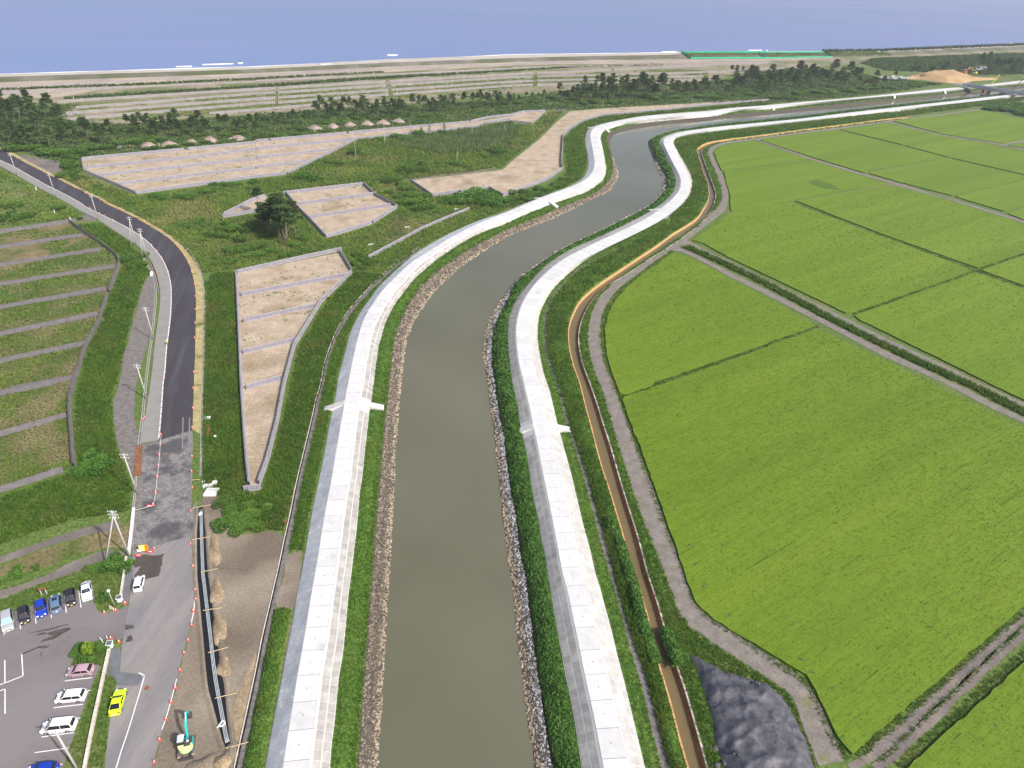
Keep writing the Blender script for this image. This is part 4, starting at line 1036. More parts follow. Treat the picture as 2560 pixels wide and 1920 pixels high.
# grass of the fringes and bunds near the camera
fr = []
for code in (T('4d', [(760, 1560), (1300, 1090), (1800, 640), (2212, 290), (2700, -100)]), T('4d', [(1140, 1659), (1600, 1240), (2000, 870), (2212, 690), (2700, 250)]), T('4d', [(960, 1620), (1400, 1190), (1800, 820), (2212, 440), (2700, 0)]),
             T('4d', [(700, 1590), (560, 1400), (430, 1110), (330, 930), (100, 770)], '4c', [(2150, 660), (1900, 490), (1680, 340), (1570, 200), (1510, 20)], '3c', [(1440, 1480), (1300, 1150), (1150, 720), (1020, 370), (940, 120), (880, 10)], '2c', [(830, 1520), (785, 1330), (785, 1180), (810, 1050), (900, 890), (1090, 725), (1270, 595), (1385, 510)])):
    L = resample(W(code), 1.2)
    hw = .35 if len(fr) == 2 else .75
    fr.append(band_pts(down(L, -hw, .05), down(L, hw, .05), 16, near=110)[0])
for code in (T('3c', [(960, 100), (1230, 12)], '2c', [(2212, 1320)], '2d', [(0, 1312), (430, 1160)]), T('2d', [(735, 1056), (1790, 684), (2212, 536), (2600, 400)]), T('2d', [(222, 90), (1000, 378), (1800, 682), (2212, 824)])):
    L = resample(W(code), 1.5)
    fr.append(band_pts(down(L, -.8, .05), down(L, .8, .05), 12, near=130)[0])
P = np.vstack(fr)
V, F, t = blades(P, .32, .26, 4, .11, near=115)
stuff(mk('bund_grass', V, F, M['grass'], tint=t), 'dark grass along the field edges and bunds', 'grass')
# lawn strip right of the tarpaulin heap
P = poly_pts(W(T('4c', [(1330, 380), (1480, 420), (1620, 500), (1760, 600), (2212, 890)], '4d', [(80, 950), (180, 1020), (240, 1130), (430, 1659), (330, 1659), (260, 1400), (180, 1150), (60, 980), (-60, 920)], '4c', [(1900, 860), (1600, 700), (1440, 640)])), 22, near=105, z=.03)
V, F, t = blades(P, .35, .24, 4, .11, near=105)
stuff(mk('grass', V, F, M['grass'], tint=t), 'bright grass verge between tarpaulin heap and farm track', 'grass')

# ------------------------------------------------------------------ heap under a grey tarpaulin
tp = lambda L: [(1700 + x / 5.53, 1620 + y / 5.53) for x, y in L]
apron = W(tp([(60, 60), (130, 60), (200, 340), (330, 700), (440, 1180), (330, 1180), (200, 900), (120, 600), (60, 250)]))
structure(sheet('earth_apron', apron, .04, M['lane'], jit=.3), 'bare grey earth strip between canal and tarpaulin heap', 'ground')
hp = W(tp([(70, 90), (150, 70), (350, 180), (600, 310), (900, 400), (1200, 500), (1400, 660), (1540, 850), (1650, 1080), (1750, 1290), (1860, 1640), (2000, 2100), (1300, 2300), (760, 2100), (560, 1660), (430, 1250), (420, 1000), (300, 640), (190, 330)]))
lo, hi = hp[:, :2].min(0) - 2, hp[:, :2].max(0) + 2
hx, hy = np.arange(lo[0], hi[0], .33), np.arange(lo[1], hi[1], .33)
HX, HY = np.meshgrid(hx, hy)
ins, ed = inside(hp, HX, HY), edge_dist(hp, HX, HY)
HZ = 2.3 * (1 - np.exp(-ed / 2.6))
HZ += .35 * (vnoise(HX, HY, 6.5, 1) - .5) * np.clip(ed / 2, 0, 1) + .34 * (1 - np.abs(2 * vnoise(HX + .4 * HY, HY, 3.4, 6) - 1))**5 * np.clip(ed, 0, 1) + .28 * (1 - np.abs(2 * vnoise(HX, HY - .5 * HX, 2.1, 9) - 1))**6 * np.clip(ed, 0, 1) + .22 * (vnoise(HX, HY, 1.6, 2) - .5) * np.clip(ed, 0, 1)
_cx, _cy = W1(*tp([(980, 1400)])[0])[:2]
_rr = np.hypot(HX - _cx, HY - _cy)
HZ += .15 * np.sin(_rr * 2.1 + 2.5 * vnoise(HX, HY, 5, 5)) * np.clip(ed / 2, 0, 1)
HZ += .22 * np.abs(vnoise(HX + HY * .6, HY - HX * .6, .9, 8) - .5) * np.clip(ed, 0, 1)
HZ = np.where(ins, HZ, -.3 - ed * .8)
n2, n1 = HX.shape
_i = (np.arange(n2 - 1)[:, None] * n1 + np.arange(n1 - 1)[None]).ravel()
keep = (HZ.ravel()[_i] > -1) | (HZ.ravel()[_i + n1 + 1] > -1)
_i = _i[keep]
o = mk('covered_heap', np.stack([HX.ravel(), HY.ravel(), HZ.ravel()], 1), np.stack([_i, _i + 1, _i + n1 + 1, _i + n1], 1), M['tarp'], smooth=True)
tag(o, 'wide heap wrapped in wrinkled grey tarpaulin at lower right', 'heap')
def sandbag(c, s, label, n=3):
    root = thing('sandbag_pile', label, 'sandbags', tuple(c))
    for k in range(n):
        v, f, _ = stones(np.array([[(k - n / 2) * s * 1.1, rng.normal() * .1, s * .5]]), s, .6)
        mk('sandbag', v, f, M['bag'], root, smooth=True)
def heap_z(p):
    return float(HZ[np.argmin(abs(hy - p[1])), np.argmin(abs(hx - p[0]))])
for (x, y), lab, s, n in (((1075, 480), 'dark weight bags at the back edge of the tarpaulin heap', .38, 3), ((800, 1480), 'dark weight bags on the front of the tarpaulin heap', .35, 3), ((480, 1300), 'upper clump of dark weight bags on the left flank of the heap', .4, 4), ((600, 1550), 'lower clump of dark weight bags on the left flank of the heap', .42, 5)):
    c = W1(*tp([(x, y)])[0], 1.6); c[2] = max(heap_z(c) - .05, 0)
    sandbag(c, s, lab, n)
# ------------------------------------------------------------------ the curved road on the left
K = ext(TW('1a', [(0, 1180), (100, 1225), (250, 1310), (400, 1395), (560, 1475), (720, 1565)], '2a', [(505, 0 + 30), (610, 65), (720, 120), (830, 177), (950, 235), (1060, 290), (1180, 360), (1260, 420), (1330, 490), (1400, 580), (1450, 690), (1475, 800), (1480, 920), (1475, 1050), (1460, 1200), (1440, 1350), (1425, 1550)], '3a', [(1410, 0), (1400, 150), (1385, 350), (1372, 490)])[[0, 1, 2, 3, 4, 5] + list(range(8, 27))], 90, 0)
AR = ext(TW('1a', [(0, 1085), (100, 1133), (250, 1215), (480, 1330), (760, 1470), (1000, 1570)], '2a', [(870, 80), (1040, 160), (1180, 230), (1300, 300), (1400, 360), (1470, 410), (1530, 470), (1590, 550), (1640, 640), (1670, 740), (1690, 860), (1695, 1000), (1690, 1200), (1685, 1450)], '3a', [(1676, 0), (1670, 200), (1664, 400)]), 90, 0)
SW = ext(TW('1a', [(0, 1228), (150, 1312), (300, 1397), (480, 1492), (640, 1582)], '2a', [(600, 110), (740, 190), (860, 250), (980, 330), (1090, 400), (1180, 460), (1250, 520), (1290, 570), (1330, 650), (1370, 790), (1385, 900), (1380, 1000), (1360, 1150), (1340, 1300), (1320, 1500)], '3a', [(1300, 0), (1260, 250), (1230, 400), (1205, 520)]), 90, 0)
ST = ext(TW('1a', [(0, 1062), (110, 1112), (260, 1195), (490, 1312), (770, 1452), (1010, 1553)], '2a', [(890, 68), (1060, 145), (1200, 212), (1320, 280), (1450, 360), (1560, 450), (1650, 560), (1710, 650), (1745, 760), (1758, 900), (1762, 1050), (1755, 1250), (1748, 1500)], '3a', [(1740, 0), (1735, 250), (1728, 450), (1712, 700), (1690, 830)]), 90, 0)
KB = resample(K, 1.5); KA = match(KB, resample(AR, 1.5)); KS = match(KB, resample(SW, 1.5)); KT = match(KB, resample(ST, 1.5))
for q, z in ((KB, .07), (KA, .07), (KS, .14), (KT, .05)): q[:, 2] = z
structure(loft('road', [KB, KA], M['asphalt_new']), 'freshly laid dark asphalt road curving along the left', 'road')
structure(loft('pavement', [down(KS, -.1, 0), KS, down(KB, -.05, .14)], M['pave_new']), 'grey concrete pavement along the inner edge of the road', 'pavement')
structure(loft('straw_verge', [down(KA, -.05, .06), KA + np.array([0, 0, .05]), KT], M['straw']), 'yellow straw-covered verge along the outer edge of the road', 'verge')
kerb = structure(loft('kerb_base', [down(KB, -.22, .10), down(KB, -.05, .10)], M['pave_dark']), 'low concrete bed under the white kerb stones', 'kerb')
KK = resample(K, .3)
i = 0
while i + 8 < len(KK):
    a, b = KK[i], KK[i + 7]
    if in_view(a[None], 30)[0]:
        c = (a + b) / 2; L = np.linalg.norm(b - a)
        MB().box((c[0], c[1], .16), (L, .24, .26), math.atan2(b[1] - a[1], b[0] - a[0])).obj('kerb_stone', M['kerb'], kerb)
    i += 9 if camdist(a[None])[0] < 330 else 8
# old road, lay-by and car park
old = TW('3a', [(1392, 405), (1374, 500), (1366, 700), (1342, 1040), (1160, 1085), (1132, 1300), (1150, 1490)], '4a', [(1145, 0), (1115, 230), (1100, 300), (1062, 560), (1047, 700), (1037, 830), (1000, 960), (960, 1200), (930, 1450), (905, 1659), (860, 1900), (1240, 1900), (1310, 1659), (1340, 1560), (1390, 1380), (1440, 1220), (1490, 1050), (1530, 880), (1560, 750), (1600, 600), (1640, 450), (1670, 310), (1695, 180), (1690, 0)],
         '3a', [(1667, 1480), (1645, 1320), (1652, 1100), (1656, 900), (1660, 700), (1664, 410)])
structure(sheet('old_road', old, .05, M['asphalt_old'], jit=.08), 'worn pale grey asphalt of the old road and lay-by', 'road')
brk = TW('3a', [(1392, 408), (1664, 408), (1660, 700), (1656, 900), (1652, 1100), (1700, 1000), (1712, 1130), (1645, 1322), (1500, 1350), (1370, 1400), (1340, 1440), (1160, 1470), (1140, 1330), (1160, 1090), (1230, 1070), (1235, 900), (1225, 780), (1240, 560), (1372, 505)])
structure(sheet('road_works_surface', brk, .056, M['asphalt_broken'], jit=.25), 'broken dusty road surface at the end of the new asphalt', 'road')
lot = TW('4a', [(0, 365), (60, 330), (300, 250), (560, 160), (700, 115), (800, 85), (815, 180), (838, 300), (870, 322), (1035, 298), (1108, 245), (1090, 380), (1062, 560), (860, 550), (720, 600), (680, 650), (640, 700), (608, 775), (800, 765), (872, 772), (830, 860), (790, 960), (720, 1150), (680, 1250), (640, 1380), (590, 1500), (545, 1659), (480, 1900), (-500, 1900), (-400, 480)])
structure(sheet('car_park', lot, .045, M['asphalt_lot'], jit=.05), 'mauve grey asphalt car park in the lower left corner', 'car park')
side = TW('3a', [(1115, 1490), (1150, 1495), (1148, 1659)], '4a', [(1140, 0), (1108, 240), (1040, 255), (1062, 180), (1075, 0)], '3a', [(1092, 1659)])
structure(sheet('old_pavement', side, .065, M['pave_dark']), 'dark strip of old pavement beside the small white car', 'pavement')
side = TW('4a', [(955, 645), (1045, 590), (1045, 700), (1035, 830), (1240, 850), (1230, 900), (1190, 960), (1010, 950), (1000, 880), (905, 865)])
structure(sheet('old_pavement', side, .062, M['pave_dark'], jit=.1), 'dark patch of old pavement above the lime green car', 'pavement')
for lab, P, z, m in (('gravel lane beside the pavement below the twin poles', TW('2a', [(1300, 690), (1240, 800), (1200, 950), (1130, 1200), (1080, 1400), (1030, 1659)], '3a', [(980, 150), (985, 300), (1000, 450), (1060, 620), (1150, 800), (1165, 640), (1200, 520), (1170, 350), (1160, 120)], '2a', [(1180, 1659), (1230, 1450), (1300, 1250), (1330, 1000), (1340, 760)]), .03, M['gravel']),
                     ('asphalt footpath leaving the road at the forked pole', TW('3a', [(-300, 1600), (0, 1500), (300, 1390), (640, 1270), (960, 1185), (1050, 1200), (1040, 1240), (700, 1320), (330, 1430), (0, 1565), (-300, 1680)]), .035, M['lane']),
                     ('lower dirt footpath running under the forked pole', TW('3a', [(390, 1659), (600, 1540), (900, 1430), (1090, 1440), (1090, 1485), (800, 1560), (560, 1659)], '4a', [(300, 80), (60, 190), (-200, 260), (-200, 190), (80, 110)]), .035, M['lane']),
                     ('pebbly verge between the two footpaths', TW('3a', [(1110, 1200), (1130, 1250), (1105, 1430), (900, 1420), (600, 1500), (380, 1600), (0, 1659), (-200, 1700), (-200, 1640), (0, 1580), (330, 1440), (700, 1330), (1040, 1250)]), .028, M['pen_soil'])):
    structure(sheet('path', P, z, m, jit=.25), lab, 'path')
dirt = TW('3a', [(1715, 1130), (1740, 980), (1790, 960), (1910, 985), (1960, 1150), (1995, 1290), (2110, 1300)], '3b', [(60, 1270), (170, 1280), (262, 1320), (178, 1659)], '4b', [(185, 0), (90, 400), (0, 800)], '4a', [(2140, 1140), (2025, 1659), (1960, 1900), (1240, 1900), (1310, 1659), (1340, 1560), (1390, 1380), (1440, 1220), (1490, 1050), (1530, 880), (1560, 750), (1600, 600), (1640, 450), (1670, 310), (1695, 180), (1690, 0)], '3a', [(1667, 1480), (1648, 1320)])
structure(sheet('dirt_yard', dirt, .035, M['dirt'], jit=.35), 'bare brown earth of the roadside pipe works', 'ground')
P = TW('3a', [(1207, 522), (1372, 490), (1368, 700), (1342, 1040), (1162, 1085), (1178, 800), (1226, 792), (1230, 535)])
structure(sheet('old_pavement', P, .053, M['gravel'], jit=.1), 'gravelly end of the pavement beside the rusty plate', 'pavement')
P = TW('4a', [(2212, 640), (2100, 900), (2020, 1130), (1960, 1430), (2060, 1450), (2130, 1150), (2212, 860)])
structure(sheet('sand_strip', P, .042, M['spoil'], jit=.4), 'sandy streak beside the pipe trench', 'ground')
P = TW('3b', [(270, 1470), (400, 1440), (385, 1659)], '4b', [(370, 80), (330, 290), (200, 300), (170, 250), (240, 0)])
structure(sheet('earth_patch', P, .05, M['dirt'], jit=.2), 'bare earth gap in the turf beside the left levee', 'ground')
# painted lines, manhole, stains
def mark(P, w, label, m=M['paint'], z=.062):
    structure(ribbon('road_marking', P, w, z, m, ds=1.0, smooth=True), label, 'marking')
def wline(pts, z=0): return W(T('4a', pts), z)
mark(wline([(1248, 870), (1210, 1000), (1120, 1300), (1060, 1480), (1005, 1659), (950, 1850)]), .16, 'white edge line curving along the lay-by')
mark(wline([(1200, 838), (1250, 862)]), .16, 'short white line at the lay-by corner')
mark(TW('3a', [(1667, 1460), (1685, 1659)], '4a', [(1689, 130), (1675, 300), (1655, 400)]), .16, 'white edge line on the right of the old road')
mark(wline([(1528, 890), (1490, 1040), (1440, 1215), (1400, 1330)]), .14, 'faded white edge line beside the excavator')
for i_, (a, b) in enumerate([((168, 300), (178, 460)), ((300, 262), (312, 412)), ((430, 210), (446, 365)), ((558, 172), (574, 318)), ((682, 130), (701, 274)), ((36, 470), (38, 510))]):
    mark(wline([a, b]), .14, ('first', 'second', 'third', 'fourth', 'fifth', 'leftmost')[i_] + ' stall line of the upper parking row' if i_ < 5 else 'stub of a stall line by the silver car', z=.056)
for i_, (a, b) in enumerate([((560, 908), (795, 880)), ((515, 1020), (785, 990)), ((465, 1140), (718, 1110)), ((400, 1262), (695, 1228)), ((360, 1392), (640, 1355)), ((300, 1528), (592, 1488)), ((240, 1659), (540, 1628))]):
    mark(wline([a, b]), .14, ('topmost', 'second', 'third', 'fourth', 'fifth', 'sixth', 'lowest')[i_] + ' stall line of the right parking row', z=.056)
for lab, P in (('tall white L-shaped bay line, vertical stroke', [(188, 675), (200, 865)]), ('white bay line slanting to the picture edge', [(200, 865), (0, 942), (-200, 1015)]), ('upper white bay line left in the car park', [(42, 728), (44, 920)]), ('lower white bay line left in the car park', [(44, 978), (45, 1192)]), ('short slanting bay line at the left edge', [(44, 978), (0, 995), (-150, 1050)])):
    mark(wline(P), .16, lab, z=.056)
def stain(pts, z, label, code='4a', jit=.3):
    structure(sheet('wet_stain', TW(code, pts), z, M['wet'], jit=jit, step=.5), label, 'stain')
stain([(1165, 1490), (1250, 1475), (1340, 1480), (1425, 1465), (1400, 1540), (1395, 1620), (1380, 1659), (1200, 1690), (1150, 1659), (1210, 1610), (1225, 1575), (1160, 1590)], .062, 'dark wet patch on the road in front of the small white car', '3a')
stain([(1080, 420), (1150, 412), (1165, 450), (1120, 460), (1085, 470)], .058, 'dark wet blot at the car park entrance')
stain([(1095, 520), (1140, 495), (1155, 515), (1140, 555), (1100, 565)], .058, 'round wet blot on the road below the entrance')
stain([(400, 500), (490, 470), (600, 440), (625, 462), (540, 500), (500, 530), (470, 545), (340, 575), (380, 545), (470, 520)], .052, 'long ragged wet stain across the car park', jit=.12)
stain([(185, 672), (260, 640), (340, 605), (430, 600), (420, 620), (370, 632), (340, 622), (200, 680), (186, 690)], .052, 'thin wet trail with a puddle in the car park', jit=.04)
stain([(365, 640), (378, 645), (360, 700), (345, 695)], .052, 'short wet drip in the car park')
stain([(310, 515), (340, 500), (395, 490), (400, 505), (350, 522)], .052, 'small wet blot above the long stain')
stain([(250, 492), (420, 455), (600, 410), (610, 418), (430, 468), (255, 500)], .0525, 'thin straight wet line in the car park', jit=.1)
th = np.linspace(0, 2 * math.pi, 15)[:-1]
c = wline([(1268, 968)])[0]
structure(mk('manhole_cover', np.c_[c[0] + .42 * np.cos(th), c[1] + .42 * np.sin(th), np.full(14, .06)], [list(range(14))], M['rust']), 'brown round manhole cover in the old road', 'manhole')
for x_ in (1583, 1640):
    mark(TW('3a', [(x_, 290), (x_ - 4, 415), (x_ - 6, 560)]), .28, ('left' if x_ < 1600 else 'right') + ' pale tyre streak on the new asphalt', m=M['asphalt_old'], z=.078)

# ------------------------------------------------------------------ gutter with gravel along the left levee
GU = TW('4b', [(-120, 1400), (0, 850), (60, 540), (120, 280), (185, 0)], '3b', [(220, 1500), (255, 1330), (285, 1200), (310, 1080), (335, 950), (382, 740), (440, 500), (492, 280), (525, 130), (552, 40)], '2b', [(575, 1600), (592, 1500), (632, 1370), (692, 1220), (762, 1090), (842, 980), (952, 860), (1062, 750), (1182, 640), (1300, 550), (1420, 475)])
GUf = ext(GU, 12, 0)
GS = TW('4b', [(-60, 1400), (0, 1110), (60, 800), (130, 450), (190, 150), (240, 0)], '3b', [(215, 1659), (270, 1500), (320, 1270), (350, 1090), (400, 850), (450, 640), (500, 430), (545, 230), (570, 80)], '2b', [(595, 1630), (640, 1430), (700, 1270), (770, 1140), (850, 1020), (960, 900), (1070, 790), (1190, 680), (1310, 585), (1430, 500)])
GG = resample(GUf, 1.2); GGs = match(GG, resample(ext(GS, 12, 0), 1.2)); GG[:, 2] = .05; GGs[:, 2] = .06
structure(loft('gravel_strip', [down(GG, .2, .05), GGs], M['gravel']), 'grey gravel strip between gutter and left levee turf', 'path')
gt = thing('gutter', 'pale edged drain gutter along the foot of the left levee turf', 'gutter')
for off, w, h, m, nm in ((-.16, .14, .24, M['bagpale'], 'edge_stone'), (.24, .06, .12, M['gravel'], 'edge_stone')):
    loft(nm, [down(GG, off - w / 2, 0), down(GG, off - w / 2, h), down(GG, off + w / 2, h), down(GG, off + w / 2, 0)], m, gt)
loft('channel', [down(GG, -.1, .07), down(GG, .2, .07)], M['black'], gt)
for q in T('3b', [(515, 95), (255, 1197)]):
    c = W1(*q)
    MB().box((c[0], c[1], .25), (.6, .6, .4)).box((c[0], c[1], .43), (.5, .5, .06)).obj('catch_pit', M['rust'], gt)
# turf on the land side of the left levee
LBo = LR['Lo']; TL = match(GGs, LBo); TL[:, 2] = .15
okr = np.ones(len(GGs), bool)
prj = proj(GGs)
y1, y2 = 960 + 1450 / 3.456, 1440 + 300 / 3.456
sel = (prj[:, 1] < y1)
A_, B_ = GGs[sel], TL[sel]
b = loft('turf_bank', [A_, lerp(A_, B_, .5) + np.array([0, 0, .15]), lerp(A_, B_, .9) + np.array([0, 0, .02])], M['bank']); stuff(b, 'turf strip along the land side of the left levee', 'grass')
V, F, t = blades(band_pts(A_, lerp(A_, B_, .86), 28, near=110, z=.08)[0], .38, .24, 4, .11, near=110)
stuff(mk('grass', V, F, M['grass'], tint=t), 'short grass along the land side of the left levee', 'grass')
sel = (prj[:, 1] > y2)
A_, B_ = GGs[sel], TL[sel]
hedge_band(lerp(A_, B_, .0), lerp(A_, B_, .82), .9, 55, 'low hedge-like grass bank in the near left beside the levee', 'shrub_band', m=M['grass'], seed=12, leaf=.22)

# ------------------------------------------------------------------ pipe trench
TR = TW('3a', [(1735, 1060), (1737, 1200), (1742, 1400), (1752, 1659)], '4a', [(1760, 60), (1782, 250), (1812, 500), (1852, 850), (1905, 1150), (1952, 1400), (1978, 1495)])
TR = resample(TR, 1.0)
wid = np.interp(np.arange(len(TR)), [0, 8, len(TR) - 12, len(TR) - 1], [.4, .8, 1.15, .35])
def off(P, d, z):
    Q = P.copy(); Q[:, :2] += normals2(soft(P, 3)) * np.asarray(d).reshape(-1, 1); Q[:, 2] = z; return Q
trench = thing('pipe_trench', 'open trench with laid pipes along the old road', 'trench')
loft('trench_void_sheet', [off(TR, -wid, .05), off(TR, wid, .05)], M['black'], trench)  # flat near-black sheet paints the trench's dark void and wet soil
loft('spoil_lip', [off(TR, -wid - .9, .03), off(TR, -wid - .35, .2), off(TR, -wid, .05)], M['dirt'], trench)
loft('spoil_lip', [off(TR, wid, .05), off(TR, wid + .35, .24), off(TR, wid + .9, .03)], M['dirt'], trench)
for d, lab in ((-.28, 'left'), (-.07, 'middle'), (.13, 'right')):
    MB().tube([tuple(p) for p in off(TR[1:-1], np.full(len(TR) - 2, d), .2)], .08, 8).obj('pipe', M['pipe'], trench, smooth=True)
c = TW('3a', [(1737, 1130)])[0]; MB().tube([(c[0] - .1, c[1] - .35, .22), (c[0] - .1, c[1] + .35, .22)], .32, 10).obj('coupling', M['white'], trench)
for i_, (c_, a, b) in enumerate([('3a', (1655, 1075), (1825, 1043)), ('3a', (1660, 1347), (1805, 1320)), ('3a', (1735, 1625), (1880, 1595)), ('4a', (1752, 298), (1922, 273)), ('4a', (1798, 663), (1972, 615)), ('4a', (1858, 1056), (2047, 1008)), ('4a', (1950, 1487), (2148, 1434)), ('3a', (1655, 830), (1725, 822))]):
    A_, B_ = TW(c_, [a, b], z=.36)
    o = MB().tube([tuple(A_), tuple(B_)], .07, 5).obj('timber_pole', M['wood'])
    tag(o, ('topmost', 'second', 'third', 'fourth', 'fifth', 'sixth', 'lowest', 'uppermost short')[i_] + (' tan timber pole laid across the pipe trench' if i_ < 7 else ' tan pole lying at the verge end'), 'pole', 'timber poles across the trench')
c = TW('4a', [(1915, 1275)], z=.4)[0]
a = np.linspace(-2.6, 1.6, 14)
o = MB().tube([(c[0] + .42 * math.cos(q), c[1] + .42 * math.sin(q), .42) for q in a] + [(c[0] - .55, c[1] - .55, .1)], .14, 7).obj('hose_coil', M['white'], smooth=True); tag(o, 'looped white hose lying over the laid pipes', 'hose')
def mound(name, label, cat, c, a, b, h, rz, m, group=None, seed=0):
    n1_, n2_ = 9, 18
    V, F = [(0, 0, h)], []
    for i in range(1, n1_ + 1):
        r = i / n1_
        for k in range(n2_):
            th_ = 2 * math.pi * k / n2_
            rr_ = r * (1 + .16 * math.sin(3 * th_ + seed) + .1 * math.sin(5 * th_ + seed * 2.3))
            z_ = h * (1 - r**1.6) * (1 + .22 * math.sin(k * 1.7 + i * 2.1 + seed)) if i < n1_ else -.05
            V.append((a * rr_ * math.cos(th_), b * rr_ * math.sin(th_), z_))
    F += [(0, 1 + k, 1 + (k + 1) % n2_) for k in range(n2_)]
    for i in range(n1_ - 1):
        for k in range(n2_):
            p, q = 1 + i * n2_ + k, 1 + i * n2_ + (k + 1) % n2_
            F.append((p, p + n2_, q + n2_, q))
    o = mk(name, V, F, m, smooth=True); o.location = (c[0], c[1], 0.02); o.rotation_euler = (0, 0, rz)
    return tag(o, label, cat, group)
for lab, (p0, p1, w_) in {'topmost long': (('3a', (1840, 1290)), ('3a', (1870, 1590)), 1.1), 'second long': (('4a', (1865, 20)), ('4a', (1880, 255)), 1.2), 'third long': (('4a', (1885, 320)), ('4a', (1905, 600)), 1.2), 'lowest short': (('4a', (1920, 690)), ('4a', (1945, 890)), 1.1)}.items():
    A_, B_ = TW(*[p0[0], [p0[1]]])[0], TW(p1[0], [p1[1]])[0]
    mound('spoil_heap', lab + ' brown spoil heap beside the pipe trench', 'heap', (A_ + B_) / 2, np.linalg.norm(B_ - A_) / 2, w_, .55, math.atan2(B_[1] - A_[1], B_[0] - A_[0]), M['spoil'], seed=len(lab))
for lab, q, a, b, h in (('pale sandy heap at the bottom edge beside the trench end', (1920, 1610), 1.6, 1.3, .8), ('greyish earth heap at the bottom edge near the excavator', (1750, 1640), 2.6, 1.5, .7), ('small brown heap round the end of the laid pipes', (1990, 1530), 1.2, 1.5, .5)):
    mound('spoil_heap', lab, 'heap', TW('4a', [q])[0], a, b, h, .4, M['spoil'] if 'pale' in lab else M['dirt'], seed=len(lab))
# ------------------------------------------------------------------ sand pens with slatted windbreak fences
def fence(label, pts, h=1.35, w=.62, pitch=.45, slat=M['slat'], gap_at=(), group='slatted windbreak fences', post=6.0):
    """double-faced slatted fence along survey points; pts are the line of its foot"""
    L = resample(W(pts), .5, False)
    L[:, 2] = 0
    c = L.mean(0)
    root = thing('windbreak_fence', label, 'fence', (c[0], c[1], 0), 0, group)
    P = L - c; P[:, 2] = 0
    s = np.concatenate([[0], np.cumsum(np.linalg.norm(np.diff(P, axis=0), axis=1))])
    at = lambda u: np.stack([np.interp(u, s, P[:, k]) for k in range(3)], -1)
    D = float(camdist(L.mean(0)[None])[0])
    pit = pitch if D < 330 else pitch * (1.6 if D < 520 else 2.6)
    u = np.arange(pit / 2, s[-1], pit)
    C = at(u); T_ = at(np.minimum(u + .2, s[-1])) - at(np.maximum(u - .2, 0)); T_ /= np.linalg.norm(T_, axis=1)[:, None] + 1e-9
    Nn = np.stack([T_[:, 1], -T_[:, 0], np.zeros(len(T_))], 1)
    Z = np.array([0, 0, 1.0])
    V = []
    for sd in (-1, 1):
        hh = h * (1 + .05 * rng.normal(size=len(C)))[:, None]
        b0, t0 = C + Nn * sd * w * .5, C + Nn * sd * w * .14 + Z * hh
        sw = T_ * pit * .29
        o = Nn * sd * .05
        V.append(np.stack([b0 - sw, b0 + sw, t0 + sw, t0 - sw, b0 - sw + o, b0 + sw + o, t0 + sw + o, t0 - sw + o], 1))
    V = np.concatenate(V).reshape(-1, 3)
    n = len(V) // 8
    f = np.array([(4, 5, 6, 7), (0, 4, 7, 3), (1, 2, 6, 5), (3, 7, 6, 2)])
    F = (f[None] + (np.arange(n) * 8)[:, None, None]).reshape(-1, 4)
    mk('slats', V, F, slat, root, kind='stuff')
    k = np.arange(0, len(P), max(1, int(1.5 / .5)))
    Q = P[np.unique(np.r_[k, len(P) - 1])]
    nn = normals2(Q) if len(Q) > 2 else np.repeat([[ (Q[1]-Q[0])[1], -(Q[1]-Q[0])[0] ]], len(Q), 0) / np.linalg.norm(Q[1] - Q[0])
    def rail(d, z):
        R = Q.copy(); R[:, :2] += nn * d; R[:, 2] = z; return R
    loft('net', [rail(-w * .42, .02), rail(-w * .08, h * .93), rail(w * .08, h * .93), rail(w * .42, .02)], M['net'], root)  # added dark sheet behind the slats, paints the shade in their gaps
    for sd in (-1, 1):
        loft('rail', [rail(sd * w * .10, h * .96), rail(sd * w * .10, h * 1.05), rail(sd * w * .22, h * 1.05), rail(sd * w * .22, h * .96)], M['rail'] if slat is M['slat'] else slat, root)
        if D < 330:
            loft('bottom_rail', [rail(sd * w * .5, .12), rail(sd * w * .5, .26), rail(sd * w * .62, .26), rail(sd * w * .62, .12)], M['rail'] if slat is M['slat'] else slat, root)
    if D < 330:
        for q in at(np.arange(0, s[-1] + .01, max(post, s[-1] / 28))):
            MB().box((q[0], q[1], h * .56), (.14, .14, h * 1.12)).obj('post', M['darksteel'], root)
    return root
def pen(name, pts, z, m, label, jit=.15):
    return structure(sheet(name, W(pts), z, m, jit=jit), label, 'sand pen')
dk = M['slatdark']
# pen 1: the near triangle
p_tl, p_tr, p_r = T('2a', [(2035, 695)])[0], T('2b', [(720, 515)])[0], T('2b', [(825, 700)])[0]
pen('pen_floor', T('2a', [(2040, 700)], '2b', [(0, 670), (715, 525), (815, 695), (555, 950), (325, 1330), (235, 1659)], '3b', [(180, 330), (90, 680), (20, 870)], '3a', [(2150, 880), (2080, 100)]), .03, M['mat'], 'beige straw-matted floor of the near triangular pen')
fence('white far fence closing the top of the near triangular pen', T('2a', [(2052, 705)], '2b', [(0, 668), (370, 585), (742, 505)]))
fence('long left fence of the near triangular pen', T('2a', [(2040, 700), (2052, 900), (2065, 1200), (2078, 1500)], '3a', [(2090, 100), (2110, 400), (2130, 650), (2155, 885)]), slat=M['slat'])
fence('short fence at the top right corner of the near triangular pen', T('2b', [(725, 520), (830, 695)]))
fence('long right fence of the near triangular pen', T('2b', [(825, 700), (560, 958), (330, 1335), (245, 1659)], '3b', [(180, 350), (95, 680), (25, 872)]))
fence('stubby fence across the tip of the near triangular pen', T('3a', [(2108, 925), (2212, 912)], '3b', [(50, 905)]), w=.5)
